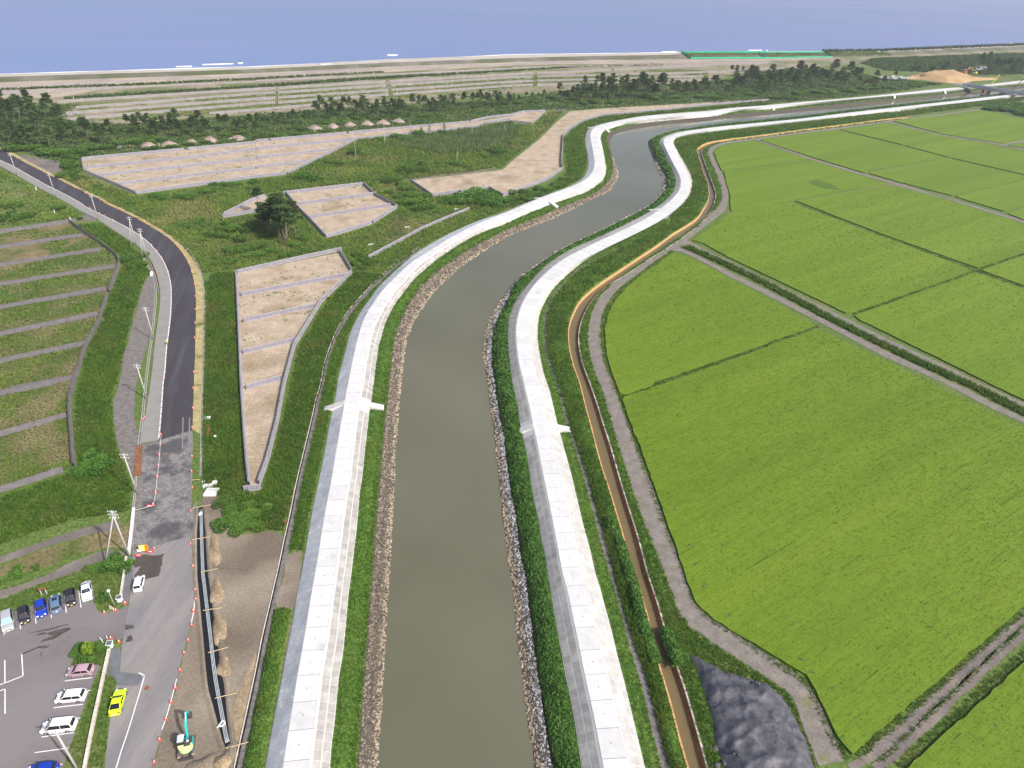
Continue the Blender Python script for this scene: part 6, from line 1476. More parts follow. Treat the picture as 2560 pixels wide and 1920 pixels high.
for code, L_, lab, grp, pool in [
    ('1b', [(400, 1330, 3.5, 3), (450, 1320, 3.5, 3.2), (500, 1345, 4, 3)], 'dark bush in the trio below the long pen corner', 'bush trio below the long pen', DARKB),
    ('1b', [(1300, 1280, 4.5, 3), (1370, 1290, 4, 2.5), (1440, 1260, 5, 3), (1180, 1360, 4.5, 2.5), (1240, 1400, 4, 2.4), (1330, 1430, 5, 2.6), (1270, 1480, 4, 2), (1200, 1340, 3.5, 2)], 'bush in the thicket left of the sandy pen', 'thicket left of the sandy pen', BUSH),
    ('1b', [(1380, 1560, 5, 3.2), (1440, 1590, 5, 3), (1330, 1500, 4, 2.5), (1500, 1500, 3.5, 2.2), (1290, 1560, 4, 2.4)], 'pale green bush below the sandy pen', 'pale bushes below the sandy pen', BUSH),
    ('1b', [(1760, 1530, 5.5, 3.8), (1830, 1510, 6, 4), (1900, 1500, 6, 4), (1970, 1510, 6, 3.8), (2040, 1530, 5.5, 3.5), (2100, 1545, 5, 3.2), (1700, 1550, 4, 2.6), (1860, 1550, 5, 3), (1990, 1560, 5, 3)], 'dark bush in the thicket between sandy pen and levee', 'dark thicket by the levee', DARKB),
    ('1b', [(1700, 1215, 4, 2.4), (1760, 1230, 4, 2.5), (1830, 1240, 3, 1.8), (2060, 1120, 5, 3), (2100, 1080, 4, 2.5), (1950, 1140, 4, 2)], 'bush on the green meadow beside the grassy lane', 'meadow bushes by the lane', BUSH),
    ('1b', [(1220, 985, 4.5, 3), (1280, 1010, 4, 3), (1380, 955, 4, 3), (1430, 970, 3.5, 3), (1540, 970, 3.5, 2.5), (1600, 945, 3, 2.5), (1800, 920, 3, 2), (1080, 1010, 3, 2.2)], 'bush along the edge of the reedy meadow by the long pen', 'bushes along the pen edge', DARKB),
    ('1b', [(840, 1130, 3.5, 3), (880, 1110, 3, 3), (935, 1140, 2.5, 2.2), (670, 1200, 3, 2.6), (690, 1220, 3, 2.5), (1240, 1125, 2.5, 1.5), (1385, 1135, 2.5, 1.5)], 'scattered bush on the meadow below the slanting fence', 'scattered meadow bushes', BUSH),
    ('1a', [(1330, 1490, 3.5, 2), (1390, 1500, 3.5, 2), (1540, 1495, 3, 2), (1650, 1505, 4, 2.6), (1790, 1470, 3, 2.2), (1830, 1395, 2, 1.6), (1945, 1400, 2.5, 1.8), (2050, 1400, 3, 2), (2165, 1430, 2, 1.6), (2170, 1380, 3, 2), (870, 1410, 2.5, 1.4), (1100, 1550, 3, 1.5)], 'bush on the grass below the long pen', 'bushes below the long pen', DARKB),
    ('1a', [(200, 1080, 6, 3), (300, 1090, 6, 3.2), (420, 1120, 6.5, 3.4), (520, 1130, 6, 3.2), (600, 1150, 5, 3), (650, 1120, 5, 3), (560, 1210, 5, 2.8), (620, 1240, 5, 2.8), (700, 1100, 5, 2.5), (820, 1090, 5, 2.5), (940, 1080, 5, 2.5), (1050, 1040, 4, 2.4), (1180, 1030, 4, 3), (600, 1300, 4, 2), (660, 1340, 4, 2)], 'round bush in the thicket behind the road bend', 'thicket behind the road', BUSH),
    ('1a', [(1330, 1010, 4, 2.5), (1330, 1080, 4, 1.8), (1480, 1065, 3.5, 1.6), (1640, 1045, 4, 2), (1770, 965, 3.5, 2), (1740, 1030, 3.5, 2), (1950, 970, 4, 2.2), (2100, 950, 4, 2), (2100, 1000, 3.5, 1.8), (1240, 1040, 3, 2)], 'small bush among the gravel heaps', 'bushes among the gravel heaps', BUSH),
    ('1b', [(60, 980, 4, 2), (200, 975, 3.5, 1.6), (340, 955, 3.5, 1.6), (380, 910, 4, 2), (580, 930, 3, 1.5), (600, 860, 3, 1.6), (740, 870, 3, 1.6), (1030, 825, 4, 2), (1200, 810, 4, 2), (860, 820, 4, 2), (1460, 800, 4, 2), (1900, 720, 4, 2)], 'low bush in front of the central pine belt', 'bushes before the central belt', BUSH),
    ('1c', [(600, 690, 5, 3), (680, 685, 5, 3), (850, 690, 5, 2.5), (900, 690, 5, 2.5), (1240, 660, 5, 3), (1180, 640, 5, 3), (1420, 640, 5, 3), (1620, 640, 6, 3), (1700, 635, 6, 3), (1800, 640, 6, 2.5), (2080, 620, 6, 3), (2130, 600, 5, 3), (340, 640, 4, 2.5), (60, 690, 4, 2), (180, 680, 4, 2)], 'bush at the foot of the wood behind the river bend', 'bushes at the foot of the bend wood', BUSH),
    ('1d', [(60, 640, 6, 3), (170, 650, 5, 3), (270, 610, 5, 3.2), (420, 600, 6, 3), (560, 600, 6, 2.5), (700, 590, 6, 3), (840, 570, 5, 3), (900, 560, 5, 3), (980, 555, 6, 4), (1040, 560, 5, 3), (1250, 540, 5, 2.5), (1300, 525, 5, 2.5), (1440, 520, 5, 2)], 'bush on the far bank left of the bridge', 'bushes on the far bank', BUSH),
    ('1d', [(1880, 740, 6, 2.5), (1960, 735, 6, 3), (2040, 740, 8, 3.5), (2120, 760, 8, 4), (2200, 780, 8, 4), (2090, 720, 7, 3), (2180, 740, 8, 3.5), (2190, 710, 7, 3)], 'dark bush in the thicket at the right edge above the fields', 'dark thicket at the right edge', DARKB),
    ('1c', [(0, 1530, 4, 2), (100, 1500, 4.5, 2), (200, 1470, 4.5, 2), (300, 1440, 4, 2), (380, 1400, 4, 1.8), (450, 1340, 3.5, 1.6), (510, 1270, 3, 1.5), (520, 1180, 3, 1.5), (500, 1090, 3, 1.4), (510, 1010, 3, 1.4)], 'low bush between the sandy pen fence and the levee', 'bushes between pen and levee', BUSH),
    ('2a', [(520, 150, 3, 1.8), (150, 120, 3, 1.6), (30, 220, 4, 1.8), (120, 230, 4, 1.8), (230, 210, 4, 1.8), (60, 130, 3, 1.5), (1140, 600, 3, 1.6), (1190, 650, 3, 1.8), (1120, 650, 2.6, 1.5), (700, 240, 1.2, 1.2), (1240, 560, 2.5, 1.4), (990, 1250, 1.5, .9)], 'bush on the grass verge left of the road', 'bushes left of the road', BUSH),
    ('2a', [(1740, 250, 2.5, 1.6), (1640, 300, 2.2, 1.4), (1830, 380, 3, 1.8), (1990, 520, 3.5, 2), (2070, 510, 3.5, 2.2), (2160, 490, 3.5, 2.2), (2000, 320, 3.5, 2.4), (2100, 350, 3.5, 2.6), (2180, 300, 3, 2.4), (2080, 430, 3.5, 2.4), (1900, 400, 3, 2), (2150, 560, 3, 1.6), (1950, 600, 3, 1.4)], 'bush in the thicket at the foot of the pine clump', 'thicket at the pine clump', BUSH),
    ('2b', [(40, 480, 3.5, 2.2), (110, 520, 3, 2), (60, 390, 3, 2.2), (200, 520, 3, 1.6), (330, 470, 3, 1.8), (400, 420, 3, 1.8), (440, 500, 2.8, 1.5), (0, 540, 3, 1.6), (300, 540, 3, 1.4)], 'bush below the right side of the pine clump', 'bushes below the pine clump', BUSH),
    ('2b', [(860, 560, 2.2, 1.8), (900, 600, 2.4, 2), (960, 620, 2.4, 1.9), (930, 660, 2.2, 1.6), (1010, 600, 2, 1.5), (880, 640, 2, 1.6)], 'reedy bush at the corner of the triangular pen', 'reedy bushes by the pen corner', BUSH),
    ('2b', [(650, 915, .9, .9)], 'single lime green bush beside the triangular pen fence', None, BRIGHT),
    ('3a', [(770, 700, 2.4, 2), (830, 760, 2.6, 2.2), (720, 780, 2.2, 1.6), (850, 690, 2.2, 2), (760, 640, 2, 1.6)], 'dark bush by the tip of the planted pen', 'dark bushes by the planted pen tip', DARKB),
    ('3a', [(1000, 1560, 1.7, 1.9), (1050, 1590, 1.5, 1.6), (950, 1600, 1.6, 1.6)], 'dark bush in the clump beside the forked pole', 'dark bushes by the forked pole', DARKB),
    ('3a', [(800, 1590, 1.3, 1.1), (850, 1600, 1.2, 1.0), (120, 1640, 1.4, .9), (300, 1600, .8, .6)], 'small bush on the slope below the lower footpath', 'small bushes below the footpath', BUSH),
    ('3a', [(2000, 1200, 2.6, 1.4), (2060, 1240, 2.4, 1.3), (2110, 1150, 2.6, 1.4), (2030, 1130, 2.4, 1.3), (2180, 1230, 2.2, 1.2), (1990, 1050, 2.4, 1.2), (2180, 1130, 2.2, 1.2)], 'bush in the thicket at the foot of the triangular pen', 'thicket at the triangular pen foot', BUSH),
    ('4a', [(905, 170, 1.1, 1.3), (880, 215, .9, .9)], 'dark shrub beside the round lamp', 'dark shrubs by the lamp', DARKB)]:
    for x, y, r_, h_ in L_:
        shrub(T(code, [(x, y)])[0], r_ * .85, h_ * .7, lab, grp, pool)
c = TW('4a', [(790, 690)])[0]
t_ = thing('small_tree', 'small yellow-green tree on the car park corner lawn', 'tree', tuple(c))
MB().tube([(0, 0, 0), (.05, 0, 1.2), (0, .1, 2.2)], [.09, .07, .03], 6).obj('trunk', M['bark'], t_)
C = rng.normal(size=(500, 3)); C /= np.linalg.norm(C, axis=1)[:, None]; C *= (.5 + .5 * rng.random((500, 1))) * np.array([1.0, 1.0, 1.1]); C[:, 2] += 2.0
V, F, t = leaves(C, .32, np.clip(.4 + .3 * (C[:, 2] - 2) + .3 * rng.random(500), 0, 1)); mk('crown', V, F, M['bright_leaf'], t_, tint=t)
for k, (x, y) in enumerate([(730, 660), (860, 640), (750, 720)]):
    shrub(T('4a', [(x, y)])[0], 1.1, .8, 'olive shrub round the small tree on the car park corner', 'olive shrubs on the corner', DARKB)

# meadow: grass and weeds over the open ground on the left
excl = [np.vstack([KS, KT[::-1]]), penP]
def meadow(label, pts, dens, h, m, near=120, thr=None, seed=0, top=4.0, w=.14, spread=.30, leafy=0.0):
    S = poly_pts(W(pts), dens * 1.3, near=near, top=top, z=.0)
    for e in excl:
        S = S[~inside(e, S[:, 0], S[:, 1])]
    if thr is not None:
        S = S[vnoise(S[:, 0], S[:, 1], 9, seed) * .7 + .3 * rng.random(len(S)) > thr]
    tn = np.clip(.75 * vnoise(S[:, 0], S[:, 1], 6, seed + 1) + .45 * rng.random(len(S)) - .1, 0, 1)
    if leafy:
        S = np.repeat(S, 4, 0); tn = np.repeat(tn, 4); g = grow(S, near, top)
        lump = .35 + .9 * vnoise(S[:, 0], S[:, 1], 6, seed + 2)
        S[:, :2] += rng.normal(size=(len(S), 2)) * spread * g[:, None]; up_ = rng.random(len(S)); S[:, 2] += h * up_ * lump
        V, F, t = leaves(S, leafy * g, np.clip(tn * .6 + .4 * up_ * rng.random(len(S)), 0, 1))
    else:
        V, F, t = blades(S, h, spread, 4, w, tint=tn, near=near, top=top)
    return stuff(mk('meadow_grass', V, F, m, tint=t), label, 'grass')
meadow('tall weeds between planted pen and gravel lane', T('2a', [(640, 290), (900, 430), (1060, 560), (1070, 640), (960, 890), (870, 1160), (760, 1360), (690, 1659)], '3a', [(670, 100), (650, 300), (660, 560), (700, 740), (560, 800), (0, 980), (0, 1390), (300, 1280), (640, 1170), (1100, 1100), (1140, 900), (1080, 720), (1000, 560), (970, 300), (960, 120)], '2a', [(1010, 1659), (1060, 1420), (1110, 1200), (1180, 950), (1230, 800), (1290, 690), (1240, 590), (1100, 430), (860, 270)]), 17, .55, M['grass'], near=110)
meadow('weeds between the road verge and the triangular pen', T('2a', [(1780, 800), (1850, 700), (2000, 690), (2030, 900), (2050, 1300), (2065, 1659)], '3a', [(2090, 300), (2120, 600), (2150, 900), (2160, 960)], '3b', [(40, 940), (60, 920), (130, 700), (240, 300), (290, 100)], '2b', [(300, 1659), (380, 1330), (600, 980), (840, 715), (870, 700), (1110, 722), (950, 855), (760, 1080), (620, 1370)], '3b', [(540, 60), (470, 300), (330, 900), (260, 1180), (235, 1270), (0, 1260)], '3a', [(2000, 1280), (1970, 1130), (1900, 960), (1760, 900), (1755, 500)], '2a', [(1775, 1500), (1780, 1100)]), 16, .62, M['grass'], near=110)
meadow('rough meadow between the road bend and the long pen', T('1a', [(560, 1200), (700, 1180), (730, 1300), (1170, 1490), (2212, 1350)], '1b', [(0, 1350), (300, 1320), (240, 1440), (0, 1480)], '2a', [(2212, 40), (1920, 190), (1920, 240), (2212, 190)], '2b', [(80, 190), (230, 40), (350, 160), (560, 395), (620, 410), (1000, 300), (1240, 150)], '1b', [(1060, 1480), (960, 1370), (1330, 1370), (1520, 1500), (2000, 1440), (2130, 1510), (2212, 1490)], '1c', [(0, 1500), (0, 1570)], '2b', [(2100, 170), (1500, 430), (1100, 720), (860, 700), (760, 500), (0, 650)], '2a', [(2000, 670), (1760, 700), (1700, 600), (1560, 440), (1300, 270), (1000, 110), (720, 0)], '1a', [(760, 1440), (480, 1310), (550, 1260)]), 11, .6, M['meadow'], near=115, top=4.5)
meadow('lush meadow between the slanting fence and the sandy pen', T('1b', [(280, 1310), (900, 1005), (1920, 905), (2212, 850)], '1c', [(0, 870), (180, 880), (300, 770), (440, 760), (250, 960), (0, 1160)], '1b', [(2120, 1240), (1340, 1340), (950, 1366), (600, 1400), (240, 1445), (130, 1400)]), 9, .8, M['meadow'], near=120, top=4.5, seed=3)
meadow('grey-green reeds on the upper part of the meadow', T('1b', [(1180, 1060), (1250, 1000), (1920, 910), (2212, 860)], '1c', [(0, 880), (60, 900), (0, 1050)], '1b', [(2000, 1100), (1600, 1130)]), 12, 1.3, M['reed'], near=120, top=4.5, seed=4)
meadow('undergrowth beneath the pine belts', T('1a', [(-100, 800), (560, 700), (700, 690), (480, 830), (1100, 870), (2212, 790)], '1b', [(0, 780), (560, 740), (1300, 700), (2212, 650)], '1c', [(300, 600), (600, 560), (1300, 520), (1900, 480), (2212, 400)], '1d', [(0, 420), (150, 380), (760, 420), (1000, 470), (1500, 515), (1080, 590), (330, 665), (0, 690)], '1c', [(2212, 690), (1700, 680), (1000, 715), (500, 745), (320, 740)], '1b', [(2212, 770), (1850, 835), (1400, 870), (780, 930), (0, 1000)], '1a', [(2212, 1015), (1600, 1075), (700, 1160), (540, 1200), (0, 1050), (-100, 1040)]), 3, .8, M['thicket'], near=110, top=3.4, seed=5, spread=.5, leafy=.24)
meadow('weeds between the far levee and the sandy pen strip', T('1c', [(480, 1280), (450, 1000), (520, 920), (640, 840), (800, 800), (1300, 755), (2212, 672)], '1d', [(0, 690), (0, 699)], '1c', [(1900, 722), (1300, 776), (960, 822), (740, 866), (640, 915), (620, 1000), (645, 1200), (600, 1330), (480, 1400), (0, 1590), (0, 1530), (300, 1420)]), 10, .7, M['grass'], near=115, top=4.5, seed=6)
meadow('grass along the far right bank beside the levee', T('1c', [(1420, 1005), (1560, 975), (2212, 895)], '1d', [(700, 815), (1650, 700), (2090, 650), (2212, 640), (2212, 660), (2000, 690), (1030, 815), (0, 940)], '1c', [(1850, 992), (1650, 1035), (1600, 1075), (1500, 1080)]), 10, .8, M['grass'], near=115, top=4.5, seed=7)
meadow('lawn around the car park', T('4a', [(0, 345), (300, 235), (560, 145), (700, 100), (805, 70), (830, 200), (850, 300), (1010, 275), (1060, 0)], '3a', [(1090, 1480), (800, 1570), (560, 1659)], '4a', [(240, 110), (0, 210), (-200, 290), (-200, 400)]), 20, .16, M['grass'], near=105, w=.09, spread=.18)
meadow('lawn strip between car park and lay-by', T('4a', [(720, 610), (900, 580), (935, 640), (1000, 880), (1020, 930), (970, 1000), (950, 1200), (920, 1450), (895, 1659), (560, 1659), (610, 1480), (660, 1370), (740, 1140), (810, 950), (885, 780), (620, 775), (660, 690)]), 20, .18, M['grass'], near=105, w=.09, spread=.18)
meadow('scrubby grass above the planted pen on the left', T('1a', [(0, 1250), (300, 1420), (480, 1510), (640, 1600), (720, 1659)], '2a', [(720, 200), (600, 230), (0, 310), (-200, 330), (-200, 0)], '1a', [(-200, 1300)]), 10, .45, M['meadow'], near=120, thr=.42, seed=9)
V_ = None
# ------------------------------------------------------------------ vehicles
def paint_mat(name, c, rough=.28):
    m = mat(name, c, rough=rough, spec=.5)
    b = m.node_tree.nodes['Principled BSDF']; b.inputs['Coat Weight'].default_value = .5; b.inputs['Coat Roughness'].default_value = .06
    return m
GLASS = mat('car_glass', (.012, .014, .017), rough=.08, spec=.6)
SHADE = mat('sun_shade', (.20, .50, .50), rough=.4, spec=.5)
TYRE = mat('tyre', (.015, .015, .016), rough=.9)
RIM = mat('wheel_rim', (.38, .38, .40), rough=.35, metal=.6)
LAMPW = mat('headlamp', (.75, .76, .78), rough=.15, spec=.6)
LAMPR = mat('tail_lamp', (.35, .015, .015), rough=.2, spec=.5)
PLATEW, PLATEY = mat('white_plate', (.72, .72, .70), rough=.5), mat('yellow_plate', (.72, .52, .03), rough=.5)
KINDS = {   # L, W, H, belt, (x fractions) hood end / windscreen top / roof end / rear base, hood z0, hood z1, deck z
    'minivan': (4.7, 1.72, 1.84, 1.02, .17, .36, .93, .985, .80, .98, 1.02), 'hatch': (3.85, 1.68, 1.50, .95, .23, .42, .84, .97, .74, .93, .95),
    'wagon': (4.2, 1.70, 1.62, .98, .19, .38, .90, .98, .76, .95, .98), 'suv': (4.6, 1.80, 1.68, 1.05, .24, .42, .86, .97, .86, 1.02, 1.05),
    'kei': (3.4, 1.48, 1.64, .98, .20, .36, .93, .99, .80, .96, .98), 'sedan': (4.45, 1.70, 1.45, .92, .28, .44, .70, .84, .72, .90, .96), 'coupe': (4.3, 1.76, 1.30, .88, .31, .46, .66, .88, .66, .84, .90)}
def car(label, front, back, kind, color, name='parked_car', anchor='front', shade=False, plate=PLATEW, rear_lean=0, sun=False):
    """front/back: survey points giving the axis; anchored at its front, rear or centre"""
    L, Wd, H, belt, f1, f2, f3, f4, h0, h1, dz = KINDS[kind]
    A, B = W1(*front), W1(*back)
    d = (A - B)[:2]; d = d / np.linalg.norm(d)
    c = A[:2] - d * L / 2 if anchor == 'front' else B[:2] + d * L / 2 if anchor == 'rear' else (A[:2] + B[:2]) / 2
    root = thing(name, label, 'car', (c[0], c[1], .05), math.atan2(d[1], d[0]))
    w = Wd / 2
    st = [(0.0, .86, h0 * .72), (.012, .93, h0 * .86), (.05, .98, h0), (f1 * .6, 1, lerp(h0, h1, .7)), (f1, 1, h1), ((f1 + f2) / 2, 1, lerp(h1, H, .56)), (f2, 1, H - .05), (lerp(f2, f3, .35), 1, H), (lerp(f2, f3, .75), 1, H - .01), (f3, 1, H - .06), (f4, .985, dz + .02), (min(.992, f4 + .01), .96, dz - .02), (1.0, .90, dz * .72)]
    V = []
    for f, ws, zt in st:
        x = L / 2 - f * L; ww = w * ws
        zb = min(belt, zt - .02)
        k = np.clip((zt - belt) / (H - belt), 0, 1)
        wr = ww * lerp(.90, .74, k)
        V += [(x, -ww * .92, .20), (x, -ww, .42), (x, -ww * .985, zb * .86), (x, -ww * .95, zb), (x, -wr, zt - .035), (x, -wr * .5, zt), (x, wr * .5, zt), (x, wr, zt - .035), (x, ww * .95, zb), (x, ww * .985, zb * .86), (x, ww, .42), (x, ww * .92, .20)]
    n = 12; F = []
    for i in range(len(st) - 1):
        for k in range(n):
            F.append((i * n + k, i * n + (k + 1) % n, (i + 1) * n + (k + 1) % n, (i + 1) * n + k))
    F.append(tuple(range(n))[::-1]); F.append(tuple((len(st) - 1) * n + k for k in range(n)))
    mk('body', V, F, color, root, smooth=False)
    X = lambda f: L / 2 - f * L
    def pane(nm, P, m=GLASS, off=.014):
        P = [np.array(p, float) for p in P]
        nn = np.cross(P[1] - P[0], P[2] - P[0]); nn /= np.linalg.norm(nn)
        ctr = sum(P) / len(P)
        if nn @ (ctr - np.array([0, 0, .7])) < 0: nn = -nn
        mk(nm, [p + nn * off for p in P], [list(range(len(P)))], m, root)
    wt = lambda z: w * lerp(.95, .75, np.clip((z - belt) / (H - belt), 0, 1)) + .004
    # windscreen and rear window follow the slope between belt and roof
    def screen(nm, fa, za, fb, zb_, m):
        a0, a1 = .10, .88
        za_, zb2 = lerp(za, zb_, a0), lerp(za, zb_, a1); fa_, fb2 = lerp(fa, fb, a0), lerp(fa, fb, a1)
        pane(nm, [(X(fa_), -w * .80, za_ + .02), (X(fa_), w * .80, za_ + .02), (X(fb2), w * .66, zb2 + .02), (X(fb2), -w * .66, zb2 + .02)], m, .03)
    screen('windscreen', f1, h1, f2, H - .05, SHADE if shade else GLASS)
    screen('rear_window', f4, dz, f3, H - .06, GLASS)
    za, zb_ = belt + .05, H - .13
    for s in (-1, 1):
        fm = lerp(f2, f3, .5)
        for nm, pts in (('side_window', [(f1 + .03, za), (f2 + .012, zb_), (fm - .008, zb_), (fm - .008, za)]), ('side_window', [(fm + .008, za), (fm + .008, zb_), (f3 - .01, zb_), (lerp(f3, f4, .6) - .01, za)])):
            pane(nm, [(X(f), s * wt(z), z) for f, z in pts], GLASS, .02)
        for fx in (.17, .80):
            th = np.linspace(0, 2 * math.pi, 15)[:-1]
            x = X(fx); r = .31
            mb = MB(); V_, F_ = [], []
            for yy in (s * (w - .20), s * (w + .01)):
                V_ += [(x + r * math.cos(a), yy, r + r * math.sin(a) * 1.0) for a in th]
            F_ = [tuple(range(14)), tuple(range(14, 28))] + [(k, (k + 1) % 14, 14 + (k + 1) % 14, 14 + k) for k in range(14)]
            wh = mb.add(V_, F_).obj('wheel', TYRE, root)
            MB().add([(x + .2 * math.cos(a), s * (w + .02), r + .2 * math.sin(a)) for a in th], [tuple(range(14))]).obj('rim', RIM, wh)
        MB().box((X(.022), s * w * .66, h0 * .84), (.18, w * .34, .16)).obj('headlight', LAMPW, root)
        MB().box((X(.985), s * w * .76, dz * .82), (.10, w * .22, .22)).obj('tail_light', LAMPR, root)
        MB().box((X(f1 + .04), s * (w + .09), belt + .06), (.12, .18, .12)).obj('mirror', color, root)
    MB().box((X(.0) + .015, 0, .42), (.02, .34, .17)).obj('number_plate', plate, root)
    MB().box((X(1.0) - .015, 0, .62), (.02, .34, .17)).obj('number_plate', plate, root)
    MB().box((X(.004), 0, .56), (.05, w * .9, .12)).obj('grille', M['darksteel'], root)
    if sun: MB().box((X(lerp(f2, f3, .22)), 0, H - .012), (.55, .75, .05)).obj('sunroof', GLASS, root)
    return root
a4 = lambda x, y: T('4a', [(x, y)])[0]
cA = lambda x, y: (x / 7.9, 1440 + y / 7.9)
cC = lambda x, y: (80 + x / 7.9, 1640 + y / 7.9)
cB = lambda x, y: (240 + x / 7.9, 1300 + y / 7.9)
up = lambda p: (p[0] - 3.3, p[1] - 42)
C_SIL, C_BLK, C_BLU, C_STL, C_PNK, C_WHT, C_LIM, C_LIL = (paint_mat(n, c) for n, c in (('silver_paint', (.34, .35, .37)), ('black_paint', (.018, .017, .024)), ('blue_paint', (.006, .035, .36)), ('steel_blue_paint', (.10, .17, .27)), ('pink_paint', (.40, .27, .31)), ('white_paint', (.78, .78, .80)), ('lime_paint', (.55, .75, .02)), ('pearl_paint', (.62, .65, .76))))
for lab, p, k, col, an, kw in (('silver estate car with turquoise sunshade behind its windscreen', cA(190, 1115), 'suv', C_SIL, 'front', dict(shade=True)),
                               ('blackish boxy small car with yellow plate beside the silver estate', cA(520, 962), 'kei', C_BLK, 'front', dict(plate=PLATEY)),
                               ('bright blue hatchback in the upper parking row', cA(845, 833), 'hatch', C_BLU, 'front', {}),
                               ('steel blue car with sunroof parked tail to the camera', cA(1145, 755), 'wagon', C_STL, 'rear', dict(sun=True)),
                               ('black boxy small car beside the pearl white sedan', cA(1430, 612), 'kei', C_BLK, 'front', dict(plate=PLATEY)),
                               ('pearl white sedan at the right end of the upper parking row', cA(1745, 508), 'sedan', C_LIL, 'front', {})):
    q = up(p)
    car(lab, p, q, k, col, anchor=an, **kw) if an == 'front' else car(lab, q, p, k, col, anchor=an, **kw)
car('small white car standing on the road by the wet patch', cB(905, 1165), cB(838, 1438), 'kei', C_WHT, name='car', anchor='rear')
car('dusky pink hatchback at the top of the right parking row', cC(760, 360), cC(1190, 318), 'hatch', C_PNK, anchor='mid')
car('white compact people carrier in the middle of the right parking row', cC(570, 868), cC(1010, 826), 'wagon', C_WHT, anchor='mid')
car('large white minivan in the right parking row', cC(255, 1465), cC(850, 1400), 'minivan', C_WHT, anchor='mid')
car('blue car cut off at the bottom edge of the car park', a4(255, 1712), a4(505, 1684), 'hatch', C_BLU, anchor='mid')
car('lime green coupe parked in the lay-by', cC(1775, 720), cC(1650, 1175), 'coupe', C_LIM, anchor='mid')

# ------------------------------------------------------------------ excavator
TEAL = paint_mat('teal_paint', (.01, .42, .40), .4); CWGT = paint_mat('pale_lime_paint', (.62, .72, .30), .4); CABW = paint_mat('cab_roof_paint', (.50, .54, .62), .4)
TRK = mat('track_rubber', (.20, .17, .14), (.27, .23, .19), sc=3, rough=.95)
def excavator(label, c, rz, body=None, arm=TEAL, cw=CWGT, cabm=CABW, scale=1.0, arm_rot=0.0):
    root = thing('excavator', label, 'excavator', (c[0], c[1], .05), rz); root.scale = (scale,) * 3
    for s in (-1, 1):
        prof = [(-1.35, .12), (-1.2, .0), (1.2, .0), (1.35, .12), (1.42, .32), (1.32, .55), (1.15, .66), (-1.15, .66), (-1.32, .55), (-1.42, .32)]
        tr = MB().prism(prof, s * .95 - .22, s * .95 + .22).obj('track', TRK, root)
        for k in range(14):
            MB().box((-1.25 + k * 2.5 / 13, s * .95, .675), (.10, .46, .04)).obj('track_shoe', M['darksteel'], tr)
    MB().box((0, 0, .45), (1.7, 1.5, .4)).tube([(0, 0, .6), (0, 0, .85)], .55, 14).obj('chassis', M['darksteel'], root)
    MB().box((-1.75, 0, .3), (.10, 1.9, .45)).box((-1.5, .5, .35), (.5, .12, .12)).box((-1.5, -.5, .35), (.5, .12, .12)).obj('dozer_blade', M['darksteel'], root)
    # house: rounded tail plan
    a = np.linspace(math.pi * .5, math.pi * 1.5, 13)
    plan = [(.95, -.95), (.95, .95)] + [(-.35 + .95 * math.cos(q), .98 * math.sin(q)) for q in a]
    def slab(nm, pl, z0, z1, m, sc=1.0):
        n = len(pl); V = [(x * sc, y * sc, z0) for x, y in pl] + [(x * sc * .97, y * sc * .97, z1) for x, y in pl]
        return mk(nm, V, [tuple(range(n))[::-1], tuple(range(n, 2 * n))] + [(k, (k + 1) % n, n + (k + 1) % n, n + k) for k in range(n)], m, root)
    slab('house', plan, .85, 1.35, arm)
    slab('counterweight', [(x - .02, y) for x, y in plan[2:]], 1.0, 1.75, cw, 1.02)
    MB().box((-.25, -.3, 1.56), (.9, .9, .4)).box((.4, -.62, 1.45), (.7, .5, .25)).obj('engine_cover', M['darksteel'], root)
    MB().box((.05, -.35, 1.80), (.3, .25, .1)).obj('exhaust', M['white'], root)
    cab = MB().box((.32, .5, 1.85), (1.15, .82, 1.1)).obj('cab', GLASS, root)
    mk('cab_roof', [(-.3, .06, 2.4), (.85, .02, 2.4), (1.0, .5, 2.38), (.85, .95, 2.4), (-.3, .94, 2.4), (-.3, .06, 2.52), (.78, .06, 2.52), (.9, .5, 2.5), (.78, .92, 2.52), (-.3, .92, 2.52)], [(5, 6, 7, 8, 9), (0, 1, 6, 5), (1, 2, 7, 6), (2, 3, 8, 7), (3, 4, 9, 8), (4, 0, 5, 9)], cabm, cab)
    bm = lambda pts, y0, y1: MB().prism(pts, y0, y1)
    boom = bm([(.75, 1.2), (.95, 1.0), (1.9, 2.6), (3.3, 3.55), (3.3, 3.85), (1.65, 3.0)], -.34, -.06).obj('boom', arm, root)
    bm([(3.1, 3.95), (3.45, 3.9), (4.35, 2.55), (4.3, 2.3), (4.1, 2.35), (3.1, 3.6)], -.32, -.08).obj('stick', arm, root)
    MB().tube([(1.0, -.2, 1.1), (2.0, -.2, 2.55)], .07, 8).obj('boom_cylinder', M['steel'], root)
    MB().tube([(2.2, -.2, 3.35), (3.2, -.2, 4.0)], .07, 8).obj('stick_cylinder', M['steel'], root)
    bm([(4.15, 2.35), (4.4, 2.3), (4.5, 1.7), (4.1, 1.35), (3.7, 1.55), (3.75, 1.75), (4.05, 1.7)], -.55, .15).obj('bucket', M['darksteel'], root)
    return root
cD = lambda x, y: (360 + x / 7.9, 1720 + y / 7.9)
e0 = W1(*cD(865, 1200)); e1 = W1(*cD(895, 900))
excavator('teal and lime excavator with raised arm on the bare earth', e0, math.atan2(e1[1] - e0[1], e1[0] - e0[0]))

